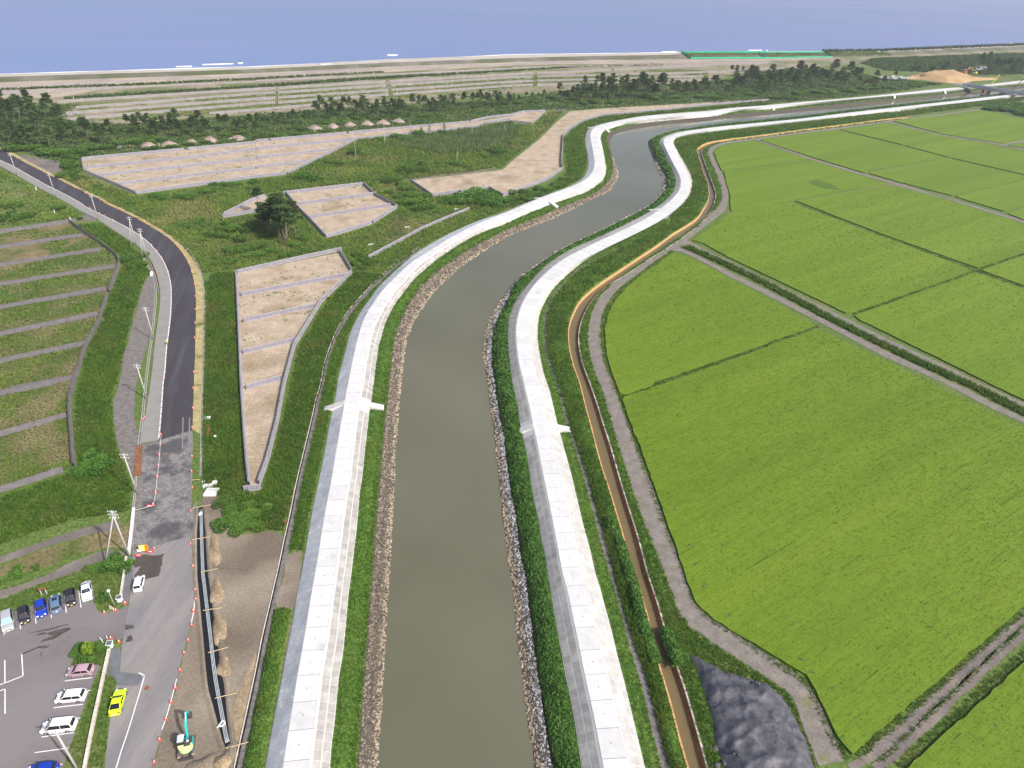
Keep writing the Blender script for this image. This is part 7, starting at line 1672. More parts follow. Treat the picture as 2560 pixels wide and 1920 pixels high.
# ------------------------------------------------------------------ poles and lamps
def utility_pole(label, base, h, strut=None, ncross=2, rz=0.0, group='concrete utility poles along the road'):
    c = W1(*base)
    root = thing('utility_pole', label, 'utility pole', tuple(c), 0, group)
    MB().tube([(0, 0, -.3), (0, 0, h)], [.19, .11], 10).obj('shaft', M['pole'], root, smooth=True)
    for k in range(ncross):
        z = h - .35 - .75 * k
        ca = MB().box((0, 0, z), (1.8, .10, .10), rz).obj('crossarm', M['steel'], root)
        for s in (-.75, -.3, .3, .75):
            MB().tube([(s * math.cos(rz), s * math.sin(rz), z + .05), (s * math.cos(rz), s * math.sin(rz), z + .28)], [.06, .04], 6).obj('insulator', M['white'], ca)
    if strut is not None:
        d = W1(*strut) - c
        MB().tube([(d[0], d[1], -.2), (0, 0, h * .9)], [.15, .10], 8).obj('strut', M['pole'], root, smooth=True)
    return root
utility_pole('utility pole farthest up the road at the left edge', T('1a', [(150, 1310)])[0], 10.5)
utility_pole('second utility pole from the far left along the road', T('1a', [(487, 1500)])[0], 10.8)
utility_pole('third utility pole from the far left by the gravel turning', T('2a', [(850, 240)])[0], 10.6)
utility_pole('farther of the two strutted poles at the road bend', T('2a', [(1180, 457)])[0], 11, T('2a', [(1131, 467)])[0])
utility_pole('nearer of the two strutted poles at the road bend', T('2a', [(1272, 567)])[0], 11, T('2a', [(1229, 572)])[0])
utility_pole('utility pole on the verge beside the gravel lane', T('2a', [(1331, 1276)])[0], 10.5)
utility_pole('utility pole beside the pavement above the rusty plate', T('3a', [(1272, 132)])[0], 10.4)
utility_pole('utility pole rising over the rusty steel plate', T('3a', [(1188, 948)])[0], 10.8)
p_ = utility_pole('forked utility pole with strut beside the sign boards', T('3a', [(1115, 1485)])[0], 11.7, T('3a', [(905, 1572)])[0], 3)
MB().tube([(.28, 0, 10.3), (.28, 0, 11.1)], .2, 10).obj('transformer', M['steel'], p_); MB().tube([(-.28, .1, 10.2), (-.28, .1, 11.0)], .2, 10).obj('transformer', M['steel'], p_)
p_ = utility_pole('utility pole at the bottom edge in front of the minivan', a4(690, 1705), 10.4, None, 1, .15)
c = W1(*a4(1000, 277))
t_ = thing('street_lamp', 'thin lamp post with white globe at the car park entrance', 'street lamp', tuple(c))
MB().tube([(0, 0, 0), (0, 0, 4.3)], [.07, .05], 8).obj('post', M['steel'], t_, smooth=True)
V, F, _ = stones(np.zeros((1, 3)), .001)
g_ = MB()
for i in range(7):
    ph = math.pi * i / 6
    g_.v += [(.27 * math.sin(ph) * math.cos(a), .27 * math.sin(ph) * math.sin(a), 4.5 - .27 * math.cos(ph)) for a in np.linspace(0, 2 * math.pi, 13)[:-1]]
g_.f = [(i * 12 + k, i * 12 + (k + 1) % 12, (i + 1) * 12 + (k + 1) % 12, (i + 1) * 12 + k) for i in range(6) for k in range(12)]
g_.obj('globe', M['white'], t_, smooth=True)

# ------------------------------------------------------------------ cones
def cone_proto():
    root = thing('traffic_cone', 'orange traffic cone', 'traffic cone')
    MB().box((0, 0, .03), (.42, .42, .06)).obj('base', M['orange'], root)
    th = np.linspace(0, 2 * math.pi, 11)[:-1]
    def ring(z0, r0, z1, r1, nm, m):
        V = [(r0 * math.cos(a), r0 * math.sin(a), z0) for a in th] + [(r1 * math.cos(a), r1 * math.sin(a), z1) for a in th]
        mk(nm, V, [(k, (k + 1) % 10, 10 + (k + 1) % 10, 10 + k) for k in range(10)] + [tuple(range(10, 20))], m, root)
    ring(.06, .17, .32, .115, 'lower_sleeve', M['orange']); ring(.32, .115, .5, .08, 'white_band', M['white']); ring(.5, .08, .78, .03, 'upper_sleeve', M['orange'])
    return root
cp = cone_proto(); first = True
def cones(code, pts, label, group, s=1.0):
    global first
    for q in pts:
        c = W1(*T(code, [q])[0])
        o = cp if first else copy_tree(cp)
        first = False
        o.location = (c[0], c[1], .07); o.scale = (s,) * 3; o.rotation_euler = (0, 0, rng.random())
        tag(o, label, 'traffic cone', group)
cones('2a', [(870, 74), (950, 108), (1040, 148), (1180, 222), (1250, 260), (1302, 290), (1387, 343), (1463, 403), (1532, 468), (1590, 540), (1632, 620), (1657, 692), (1682, 800), (1689, 905), (1690, 1020), (1688, 1135), (1682, 1265), (1677, 1560)], 'orange cone in the line along the outer edge of the new road', 'cones along the outer road edge', .95)
cones('3a', [(1670, 40), (1666, 212), (1662, 382), (1662, 630), (1657, 760), (1664, 900), (1648, 1105), (1650, 1385), (1670, 1580)], 'orange cone on the right edge of the road works', 'cones on the right of the road works', .9)
cones('1a', [(380, 1283), (470, 1326), (555, 1365), (640, 1410), (745, 1465), (150, 1160), (225, 1200)], 'tiny cone along the far stretch of the road', 'cones along the far road', 1.1)
cones('2a', [(620, 58), (680, 88), (778, 138), (862, 184), (908, 206), (980, 244), (1062, 292), (1202, 372), (1312, 460), (1357, 512), (1402, 572), (1455, 692), (1480, 835), (1482, 910), (1478, 1000), (1472, 1085), (1458, 1180), (1430, 1500), (1420, 1610)], 'orange cone standing at a kerb joint of the pavement', 'cones along the kerb', .85)
cones('3a', [(1392, 440), (1385, 526), (1377, 616), (1370, 708), (1358, 806), (1345, 940), (1325, 1047), (1333, 1428)], 'red cone in the row closing off the end of the pavement', 'cones closing the pavement end', 1.0)
cones('3a', [(1228, 308), (1253, 291), (1133, 1235), (1123, 1300)], 'small red cone on the left side of the pavement', 'small cones left of the pavement', .9)
cones('4a', [(1690, 124), (1693, 207), (1672, 308), (1657, 428), (1625, 558), (1593, 668), (1557, 818), (1517, 972), (1480, 1095), (1435, 1242), (1382, 1417), (1335, 1612)], 'red cone in the line between old road and earth works', 'cones along the earth works', .95)
cones('4a', [(1083, 240), (1003, 302), (905, 322)], 'red cone on the kerb of the car park lawn', 'cones on the car park kerb', 1.1)
cones('4a', [(1030, 575), (960, 543)], 'red cone beside the lower solar panel box', 'cones by the lower panel box', 1.1)
# chained bar between pavement cones
P_ = TW('3a', [(1392, 440), (1385, 526), (1377, 616), (1370, 708), (1358, 806), (1345, 940), (1325, 1047), (1170, 1090)], z=.75)
o = MB().tube([tuple(p) for p in P_], .035, 5).obj('barrier_rail', M['white']); tag(o, 'thin barrier rail linking the red cones at the pavement end', 'barrier')

# ------------------------------------------------------------------ boards, boxes and other small things by the road
def board(label, q, w, h, m, rz, name='sign_board', tilt=.25, marks=None, cat='sign'):
    c = W1(*q)
    root = thing(name, label, cat, tuple(c), rz)
    Mx = Matrix.Rotation(-tilt, 3, 'X')
    P = lambda x, z, y=0.0: tuple(Mx @ Vector((x, y, z)))
    def plate(nm, x0, x1, z0, z1, mm, y, par):
        V = [P(x0, z0, y), P(x1, z0, y), P(x1, z1, y), P(x0, z1, y), P(x0, z0, y + .04), P(x1, z0, y + .04), P(x1, z1, y + .04), P(x0, z1, y + .04)]
        return mk(nm, V, [(3, 2, 1, 0), (4, 5, 6, 7), (0, 1, 5, 4), (1, 2, 6, 5), (2, 3, 7, 6), (3, 0, 4, 7)], mm, par)
    pl = plate('panel', -w / 2, w / 2, .25, .25 + h, m, 0, root)
    for x0, x1, z0, z1, mm in marks or ():
        plate('printed_band', x0 * w, x1 * w, .25 + z0 * h, .25 + z1 * h, mm, -.012, pl)
    for s in (-1, 1):
        MB().tube([P(s * w * .42, 0), P(s * w * .42, .3)], .025, 5).tube([P(s * w * .42, .25 + h * .8), (s * w * .42, .55, 0)], .025, 5).obj('leg', M['steel'], root)
    return root
txt = M['darksteel']
bands = [(-.38, .38, .78, .90, txt), (-.36, .30, .58, .68, txt), (-.36, .36, .38, .48, txt), (-.30, .30, .16, .28, txt)]
board('white notice board left of the yellow boards at the road works', cB(852, 650), .75, .45, M['white'], .05)
board('left yellow works board standing on the road', cB(885, 640), .55, 1.25, M['yellow'], .05, marks=[(-.12, .12, .08, .92, M['white'])])
board('right yellow works board standing on the road', cB(940, 632), .55, 1.25, M['yellow'], .05, marks=[(-.12, .12, .08, .92, M['white'])])
board('orange works board with dark symbol beside the yellow boards', cB(1000, 625), .8, 1.25, M['signorange'], .05, marks=[(-.12, .12, .35, .75, M['rust']), (-.05, .05, .75, .85, M['rust'])])
board('red barrier board with white arrow in front of the orange board', cB(1070, 672), 1.1, .55, M['red'], .12, marks=[(-.32, .15, .42, .62, M['white']), (.1, .3, .3, .74, M['white'])])
board('red barrier board with white arrow left at the wet patch', cB(838, 745), 1.05, .55, M['red'], .12, marks=[(-.32, .15, .42, .62, M['white']), (.1, .3, .3, .74, M['white'])])
board('red and white barrier board at the end of the cone row', T('3a', [(1292, 1070)])[0], .95, .5, M['red'], .15, marks=[(-.3, .3, .35, .65, M['white'])])
c = W1(*cA(880, 360))
t_ = thing('lawn_sign', 'brown lettered board on two pale posts on the car park lawn', 'sign', tuple(c), .25)
MB().box((0, 0, 1.35), (1.3, .08, .55)).obj('board', M['rust'], t_)
for s in (-.42, .42): MB().box((s, 0, .55), (.1, .1, 1.1)).obj('post', M['kerb'], t_)
for i_, q in enumerate([(1040, 215), (957, 612)]):
    c = W1(*a4(*q))
    t_ = thing('solar_cabinet', ('upper' if i_ == 0 else 'lower') + ' white roadside box with dark solar panel on top', 'solar panel', tuple(c), .12)
    MB().box((0, 0, .45), (.75, .6, .9)).obj('cabinet', M['white'], t_)
    fr_ = MB().box((0, 0, 1.0), (1.0, .85, .08), M=Matrix.Rotation(.2, 3, 'X')).obj('frame', M['white'], t_)
    MB().box((0, -.01, 1.045), (.86, .70, .03), M=Matrix.Rotation(.2, 3, 'X')).obj('panel', M['panel'], fr_)
def low_wall(label, pts, w, h, m=M['kerb'], ds=1.6):
    root = thing('low_wall', label, 'wall')
    L = resample(pts, ds, True)
    for a, b in zip(L[:-1], L[1:]):
        c = (a + b) / 2; ln = np.linalg.norm(b - a)
        MB().box((c[0], c[1], h / 2 + .02), (ln - .03, w, h), math.atan2(b[1] - a[1], b[0] - a[0])).obj('wall_block', m, root)
    return root
low_wall('pale concrete wall strip along the road works beside the forked pole', TW('3a', [(1158, 1078), (1145, 1200), (1130, 1340), (1112, 1475)]), .55, .4)
low_wall('pale wall edging the dark pavement above the upper solar box', TW('3a', [(1095, 1500), (1080, 1600)], '4a', [(1070, 20), (1045, 185)]), .35, .45, M['bagpale'])
low_wall('long pale wall from the lower solar box to the bottom edge', TW('4a', [(948, 642), (905, 840), (850, 1100), (790, 1380), (735, 1670), (715, 1760)]), .42, .55, M['bagpale'])
for i_, q in enumerate([(955, 285), (970, 290), (985, 300), (930, 545), (875, 560), (890, 575)]):
    c = W1(*a4(*q)); t_ = thing('bollard', ('white entrance post beside the lamp' if i_ < 3 else 'pale entrance post beside the small tree'), 'post', tuple(c), 0, 'upper entrance posts' if i_ < 3 else 'lower entrance posts')
    MB().tube([(0, 0, 0), (0, 0, .8)], .07, 8).obj('shaft', M['kerb'], t_)
    MB().tube([(0, 0, .8), (0, 0, .86)], [.075, .04], 8).obj('cap', M['white'], t_)
P_ = TW('3a', [(1177, 535), (1227, 535), (1216, 797), (1160, 795)])
o = mk('steel_plate', np.vstack([np.c_[P_[:, :2], np.full(4, .05)], np.c_[P_[:, :2], np.full(4, .14)]]), [(4, 5, 6, 7), (0, 1, 5, 4), (1, 2, 6, 5), (2, 3, 7, 6), (3, 0, 4, 7)], M['rust']); tag(o, 'long rusty steel plate lying beside the pavement end', 'steel plate')
def gutter_line(label, pts, parent_w=.5):
    g = thing('gutter', label, 'gutter')
    L = resample(pts, 1.5)
    for d in (-parent_w / 2, parent_w / 2):
        loft('edge_stone', [down(L, d - .05, 0), down(L, d - .05, .12), down(L, d + .05, .12), down(L, d + .05, 0)], M['pole'], g)
    loft('channel', [down(L, -parent_w / 2, .06), down(L, parent_w / 2, .06)], M['gravel'], g)
gutter_line('pale twin-edged gutter between gravel lane and pavement', TW('2a', [(1240, 572), (1300, 672), (1335, 770), (1347, 880), (1338, 1020), (1318, 1200), (1298, 1350), (1278, 1500)], '3a', [(1250, 100), (1235, 260), (1215, 420), (1203, 530)]))
gutter_line('pale gutter beside the forked pole below the rusty plate', TW('3a', [(1175, 800), (1165, 950), (1153, 1070)]), .3)
gutter_line('grey drain line along the outer side of the straw verge', TW('2a', [(1480, 360), (1600, 470), (1700, 610), (1745, 740), (1765, 880), (1770, 1050), (1765, 1250), (1757, 1500)], '3a', [(1748, 0), (1742, 300), (1738, 600), (1735, 800)]), .3)
for k, (a, b) in enumerate([((1300, 620), (1372, 860)), ((1312, 605), (1382, 850))]):
    A_, B_ = TW('2a', [a, b], z=.35)
    o = MB().tube([tuple(A_), tuple((A_ + B_) / 2 + np.array([.5, 0, 0])), tuple(B_)], .11, 6).obj('pipe_bundle', M['rust'] if k else M['steel']); tag(o, ('grey' if k == 0 else 'reddish') + ' pipes lying on the pavement edge below the strutted poles', 'pipes')
c = TW('2a', [(1313, 718)])[0]; o = MB().box((c[0], c[1], .5), (.6, 2.2, .9), .3).box((c[0], c[1], 1.0), (.5, 2.0, .1), .3).obj('white_box', M['white']); tag(o, 'white upright box at the head of the gravel lane', 'box')
# materials stacked on the grass beside the road
c = TW('3a', [(1812, 968)])[0]
for k in range(4):
    y = c[1] + k * .62
    o = MB().add([(c[0] - 1.3, y - .25, .05), (c[0] + 1.3, y - .25 + .15, .05), (c[0] + 1.3, y + .25 + .15, .05), (c[0] - 1.3, y + .25, .05), (c[0] - 1.3, y - .19, .45), (c[0] + 1.3, y - .19 + .15, .45), (c[0] + 1.3, y + .19 + .15, .45), (c[0] - 1.3, y + .19, .45)], [(4, 5, 6, 7), (0, 1, 5, 4), (1, 2, 6, 5), (2, 3, 7, 6), (3, 0, 4, 7)]).obj('gutter_section', M['kerb'])
    tag(o, ('nearest', 'second', 'third', 'farthest')[k] + ' white concrete gutter section in the stack by the road', 'gutter block', 'stacked gutter sections')
for k, (q, d, lab) in enumerate([((1780, 890), (.9, .9, .5), 'left white square drain box behind the gutter sections'), ((1822, 886), (.85, .85, .5), 'right white square drain box behind the gutter sections'), ((1858, 862), (.9, .9, .6), 'grey white tank beside the drain boxes')]):
    c = TW('3a', [q])[0]
    mb = MB().box((c[0], c[1], d[2] / 2), d, .1)
    mb.box((c[0], c[1], d[2] + .02), (d[0] * .5, d[1] * .4, .05), .1)
    tag(mb.obj('drain_box', M['kerb']), lab, 'box')
for k, (a, b, m_, lab) in enumerate([((1748, 840), (1752, 890), M['white'], 'white plank left of the drain boxes'), ((1765, 832), (1768, 885), M['pipe'], 'blue grey pipe left of the drain boxes'), ((1806, 815), (1800, 860), M['rust'], 'left brown timber behind the drain boxes'), ((1826, 812), (1828, 855), M['rust'], 'right brown timber behind the drain boxes'), ((1860, 800), (1862, 842), M['pipe'], 'thin blue rod behind the grey tank')]):
    A_, B_ = TW('3a', [a, b], z=.15)
    o = MB().tube([tuple(A_), tuple(B_)], .13, 4).obj('timber', m_); tag(o, lab, 'timber')
c = TW('3a', [(1785, 300)])[0]
t_ = thing('pallet', 'white slatted pallet lying on the grass beside the verge', 'pallet', tuple(c), .15)
for k in range(5): MB().box((0, -.55 + k * .27, .25), (1.7, .17, .05)).obj('slat', M['white'], t_)
for k in (-.75, 0, .75): MB().box((k, 0, .12), (.12, 1.3, .2)).obj('bearer', M['kerb'], t_)
P_ = TW('3a', [(1785, 355), (1812, 350), (1818, 395), (1806, 455), (1784, 458), (1792, 400)])
o = sheet('red_cloth', P_, .35, M['rust'], jit=.15, step=.5); tag(o, 'narrow dull red cloth on the grass beside the verge', 'cloth')
c = TW('3a', [(1862, 462)])[0]; o = MB().box((c[0], c[1], .35), (.55, .35, .4), .2).box((c[0], c[1], .58), (.4, .25, .08), .2).obj('white_bucket', M['white']); tag(o, 'small white crate lying in the weeds by the road', 'crate')
for i_, (cd, q) in enumerate([('2a', (612, 252)), ('2a', (476, 190)), ('1a', (682, 1180)), ('1a', (1375, 1055)), ('1a', (640, 655)), ('1a', (935, 870)), ('1c', (1560, 668)), ('1a', (318, 1440))]):
    c = TW(cd, [q])[0]
    t_ = thing('marker_post', ('white marker post at the corner of the planted pen', 'white marker post in the scrub above the planted pen', 'white marker post at the left end of the long pen', 'white marker among the gravel heaps', 'white marker on the dune at the far left', 'pale marker behind the left pine row', 'white marker below the river bend wood', 'white marker on the verge of the far road')[i_], 'post', tuple(c))
    MB().box((0, 0, .8), (.22, .22, 1.6)).obj('shaft', M['white'], t_); MB().box((0, 0, 1.68), (.3, .3, .12)).obj('cap', M['white'], t_)
# gravel heaps in a row
for i_, (cd, q, a) in enumerate([('1a', (1285, 1062), 5), ('1a', (1465, 1050), 5.5), ('1a', (1660, 1035), 4.5), ('1a', (1820, 1012), 4.5), ('1a', (2065, 1000), 6), ('1b', (510, 910), 4.6), ('1b', (665, 895), 4), ('1b', (812, 882), 4.6), ('1b', (960, 870), 4.4), ('1b', (1100, 862), 4.6), ('1b', (1235, 850), 4.6)]):
    mound('gravel_heap', ('leftmost', 'second', 'third', 'fourth', 'fifth and widest', 'sixth', 'seventh', 'eighth', 'ninth', 'tenth', 'rightmost')[i_] + ' pinkish gravel heap in the row behind the long pen', 'heap', TW(cd, [q])[0], a * 1.05, 3.2, 2.3, -.1, M['mound'], 'gravel heaps in a row', seed=i_)
c = TW('1a', [(1040, 1068)])[0]; mound('gravel_heap', 'small bluish heap at the sandy footpath gap', 'heap', c, 3, 2, 1, 0, M['gravel'], seed=3)
structure(sheet('path', TW('1a', [(1090, 960), (1110, 990), (1150, 1050), (1160, 1085), (1085, 1085), (1110, 1040), (1085, 985)]), .03, M['soilheap'], jit=.4), 'sandy footpath through the gap in the pines', 'path')
structure(sheet('path', TW('1a', [(120, 1130), (250, 1140), (560, 1195), (540, 1330), (440, 1300), (330, 1245), (200, 1180)]), .025, M['lane'], jit=.8), 'bare earth turning place beside the far road', 'path')
structure(sheet('path', TW('2a', [(590, 245), (760, 195), (800, 215), (840, 245), (700, 245), (610, 262), (0, 340), (-200, 375), (-200, 355), (0, 318)]), .022, M['gravel'], jit=.2), 'narrow gravel strip behind the planted pen', 'path')
for i_, ln in enumerate([T('1c', [(455, 735), (330, 840), (180, 960), (0, 1110)], '1b', [(2140, 1200), (2000, 1260), (1700, 1300), (1350, 1345)])]):
    structure(ribbon('path', W(ln), 2.2, .03, M['lane'], ds=3), 'earth lane along the edge of the sandy pen', 'path')
structure(sheet('path', TW('1c', [(340, 740), (370, 725), (455, 725), (445, 745), (400, 755)]), .035, M['gravel'], jit=.3), 'grey gravel patch at the head of the earth lane', 'path')

# ------------------------------------------------------------------ worker on the pavement edge
def person(label, q, heading, top_m, leg_m, hat_m, pose):
    c = W1(*q)
    root = thing('person', label, 'person', (c[0], c[1], .15), heading)
    J, E, Rr = pose
    me = bpy.data.meshes.new('body'); me.from_pydata(J, E, [])
    o = link('body', me, root); me.materials.append(top_m); me.materials.append(leg_m); me.materials.append(SKIN)
    sk = o.modifiers.new('skin', 'SKIN')
    for v, r in zip(me.skin_vertices[0].data, Rr):
        v.radius = (r, r)
    me.skin_vertices[0].data[0].use_root = True
    sb = o.modifiers.new('sub', 'SUBSURF'); sb.levels = sb.render_levels = 1
    dg = bpy.context.evaluated_depsgraph_get()
    ev = o.evaluated_get(dg); nm = bpy.data.meshes.new_from_object(ev)
    o.modifiers.clear(); o.data = nm
    for m_ in (top_m, leg_m, SKIN):
        if m_.name not in [x.name for x in nm.materials if x]: nm.materials.append(m_)
    for p in nm.polygons:
        z = p.center.z; x = abs(p.center.y)
        p.material_index = 1 if z < .86 and x < .24 else 2 if z > 1.42 or (z < .86 and x >= .24) else 0
        p.use_smooth = True
    hz = max(j[2] for j in J)
    hx, hy = [(j[0], j[1]) for j in J if j[2] == hz][0]
    V = []
    for i in range(5):
        ph = math.pi / 2 * i / 4
        V += [(hx + .135 * math.cos(ph) * math.cos(a), hy + .125 * math.cos(ph) * math.sin(a), hz - .01 + .13 * math.sin(ph)) for a in np.linspace(0, 2 * math.pi, 13)[:-1]]
    mk('helmet', V, [(i * 12 + k, i * 12 + (k + 1) % 12, (i + 1) * 12 + (k + 1) % 12, (i + 1) * 12 + k) for i in range(4) for k in range(12)], hat_m, root, smooth=True)
    return root
SKIN = mat('skin', (.45, .27, .19), rough=.6)
NAVY = mat('navy_trousers', (.03, .035, .06), rough=.9)
VEST = mat('yellow_vest', (.72, .72, .03), rough=.7)
stand = ([(0, 0, .95), (.0, 0, 1.15), (.01, 0, 1.38), (.02, 0, 1.50), (.03, 0, 1.66),
          (0, .20, 1.40), (.06, .27, 1.14), (.22, .25, .95), (.28, .24, .90), (0, -.20, 1.40), (.0, -.28, 1.13), (.10, -.28, .90), (.13, -.28, .83),
          (.02, .10, .90), (.05, .11, .50), (-.02, .12, .08), (.14, .13, .03), (-.02, -.10, .90), (.02, -.11, .50), (-.06, -.12, .08), (.10, -.13, .03)],
         [(0, 1), (1, 2), (2, 3), (3, 4), (2, 5), (5, 6), (6, 7), (7, 8), (2, 9), (9, 10), (10, 11), (11, 12), (0, 13), (13, 14), (14, 15), (15, 16), (0, 17), (17, 18), (18, 19), (19, 20)],
         [.15, .14, .16, .06, .105, .07, .05, .04, .035, .07, .05, .04, .035, .10, .07, .05, .04, .10, .07, .05, .04])
person('worker in yellow top and dark trousers standing on the kerb', T('2a', [(1452, 1325)])[0], 2.2, VEST, NAVY, M['yellow'], stand)
# ------------------------------------------------------------------ coast: dune, dike, beach, nets
dune = W(T('1a', [(-400, 520), (0, 505), (2212, 425)], '1b', [(0, 412), (2212, 325)], '1c', [(0, 320), (1500, 300), (2212, 298)], '1d', [(0, 290), (560, 285), (1100, 262), (2212, 215), (2700, 190), (2700, 260), (2212, 270), (1500, 285), (900, 330), (500, 360)], '1c', [(1900, 440), (1690, 500), (1300, 530), (860, 545), (500, 600), (300, 600), (0, 600)], '1b', [(2212, 600), (1300, 690), (600, 740), (0, 790)], '1a', [(1800, 800), (1100, 860), (480, 835), (600, 720), (500, 690), (0, 660), (-400, 680)]))
structure(sheet('dune', dune, .03, M['dune'], jit=2, step=8), 'sandy and weedy dune strip behind the sea dike', 'dune')
sandb = W(T('1a', [(-400, 515), (0, 503), (2212, 423)], '1b', [(0, 410), (2212, 330)], '1c', [(0, 322), (1500, 303), (2212, 300)], '1d', [(0, 292), (560, 288), (560, 300)], '1c', [(2212, 318), (1000, 345), (0, 352)], '1b', [(2212, 358), (1100, 420), (0, 465)], '1a', [(2212, 475), (1100, 530), (500, 640), (0, 640), (-400, 650)]))
structure(sheet('sand_flat', sandb, .06, M['sand'], jit=2, step=8), 'tan sand flat directly behind the sea dike', 'sand')
for i_, P_ in enumerate([T('1a', [(560, 655), (1300, 612), (2212, 560)], '1b', [(0, 553), (1100, 475), (2212, 410)], '1c', [(600, 372), (1300, 355), (1300, 345), (600, 362)], '1b', [(2212, 400), (1100, 455), (0, 528)], '1a', [(2212, 535), (1300, 585), (560, 635)]),
                         T('1a', [(0, 575), (1100, 535), (2212, 480)], '1b', [(1100, 420), (1100, 412)], '1a', [(2212, 468), (1100, 520), (0, 560)])]):
    S = poly_pts(W(P_), .5, near=1e4, top=1.0, z=.0)
    V, F, t = blades(S, 1.2, 1.1, 4, 1.0, near=1e4)
    stuff(mk('dune_grass', V, F, M['thicket'], tint=t), ('green scrub strip between the dune fences', 'thin scrub line on the sand flat')[i_], 'scrub')
P_ = T('1a', [(600, 850), (2212, 765)], '1b', [(0, 755), (600, 715), (1300, 680), (2212, 560)], '1c', [(0, 545), (1690, 470), (1690, 385), (0, 450)], '1b', [(2212, 450), (0, 590)], '1a', [(2212, 590), (700, 700)])
S = poly_pts(W(P_), .35, near=1e4, top=1.0)
S = S[vnoise(S[:, 0], S[:, 1], 22, 4) + .3 * rng.random(len(S)) > .55]
V, F, t = blades(S, .6, 1.3, 4, 1.0, near=1e4)
stuff(mk('dune_grass', V, F, M['meadow'], tint=t), 'olive grass between the dune fence rows', 'grass')
DH = 2.4
toe = W(T('1a', [(-500, 525), (0, 505), (1100, 466), (2212, 425)], '1b', [(1100, 370), (2212, 328)], '1c', [(700, 310), (1500, 302), (2212, 300)], '1d', [(0, 292), (560, 285), (1080, 268), (2212, 220), (2700, 200)]), 0)
crest = W(T('1a', [(-500, 470), (0, 455), (1100, 423), (2212, 388)], '1b', [(1100, 334), (2212, 294)], '1c', [(700, 275), (1440, 265), (1470, 246), (2212, 246)], '1d', [(0, 240), (560, 242), (980, 240), (2212, 190), (2700, 172)]), DH)
TB = resample(toe, 6, False); CBk = match(TB, resample(crest, 6, False), 90); CBk[:, 2] = DH
dd = CBk - TB; ln = np.linalg.norm(dd[:, :2], axis=1)[:, None]
CBk[:, :2] = TB[:, :2] + dd[:, :2] / np.maximum(ln, .1) * np.clip(ln, 5, 40)
outn = dd / np.maximum(ln, .1)
c2 = CBk + outn * 4.5; c2[:, 2] = DH
c3 = CBk + outn * 10; c3[:, 2] = -.4
dike = thing('sea_dike', 'long sea dike with pale crest along the whole beach', 'dike')
loft('land_slope', [TB, CBk], M['dike'], dike)
loft('crest', [CBk, c2], M['palesand'], dike)
loft('sea_slope', [c2, c3], M['palesand'], dike)
shoreS = match(TB, resample(shore, 6, False), 200); shoreS[:, 2] = -.62
sh = c3.copy(); sh[:, 2] = 1.2
sl = c3 + outn * np.clip(np.linalg.norm((shoreS - c3)[:, :2], axis=1)[:, None], 4, 60); sl[:, 2] = -.75
structure(loft('beach', [c2 - np.array([0, 0, .6]), sh, sl], M['palesand']), 'pale strip of beach between dike and sea', 'beach')
for i_, (cd, a, b, y0, y1) in enumerate([('1b', 545, 655, 342, 382), ('1b', 2075, 2165, 290, 320), ('1c', 1045, 1130, 266, 296)]):
    A_, B_, C_ = W1(*T(cd, [(a, y0)])[0], DH + .1), W1(*T(cd, [(b, y0)])[0], DH + .1), W1(*T(cd, [((a + b) / 2 + 12, y1)])[0], .3)
    o = mk('access_ramp', [A_, B_, C_, A_ - [0, 0, .6], B_ - [0, 0, .6], C_ - [0, 0, .6]], [(0, 1, 2), (3, 5, 4), (0, 3, 4, 1), (1, 4, 5, 2), (2, 5, 3, 0)], M['crest'], dike)
# green safety net round part of the dike
gn = thing('safety_net', 'bright green net edging the overgrown part of the dike', 'net')
def net(pts0, pts1, m, z0, z1, w=1.5):
    L = resample(np.vstack([W(pts0, z0)[0], W(pts1, z1)[0]]), 6, False)
    A_, B_ = L.copy(), L.copy(); B_[:, 2] += w; C_ = L + np.array([0, .5, 0]); D_ = B_ + np.array([0, .5, 0])
    loft('net_panel', [A_, B_, D_, C_], m, gn)
net(T('1c', [(1465, 250)]), T('1c', [(2212, 250)]), M['netgreen'], DH, DH, 1.7)
net(T('1c', [(2212, 250)]), T('1d', [(490, 248)]), M['netgreen'], DH, DH, 1.4)
net(T('1c', [(1545, 300)]), T('1c', [(2212, 298)]), M['netgreen'], .3, .3, 1.5)
net(T('1c', [(2212, 298)]), T('1d', [(555, 286)]), M['netgreen'], .3, .3, 1.2)
net(T('1c', [(1465, 250)]), T('1c', [(1545, 300)]), M['netgreen'], DH, .3, 2.4)
net(T('1c', [(2130, 252)]), T('1c', [(2185, 294)]), M['netgreen'], DH, .3, 1.8)
net(T('1d', [(490, 248)]), T('1d', [(555, 286)]), M['netdark'], DH, .3, 2.2)
A_, B_ = W(T('1c', [(1560, 292)], '1d', [(1060, 272)]), 0), W(T('1c', [(1500, 252)], '1d', [(980, 240)]), DH)
S0, S1 = resample(A_, 4, False), None
S1 = match(S0, resample(B_, 4, False), 90)
t_ = rng.random(1800); k_ = rng.integers(0, len(S0), 1800)
P_ = S0[k_] * (1 - t_[:, None]) + S1[k_] * t_[:, None]; P_[:, 2] = DH * t_
P_[:, :2] += rng.normal(size=(1800, 2)) * 2
V, F, tt = blades(P_, 1.0, 1.4, 4, 1.2, near=1e4)
stuff(mk('dike_scrub', V, F, M['meadow'], tint=tt), 'scrub on the netted part of the dike', 'scrub')
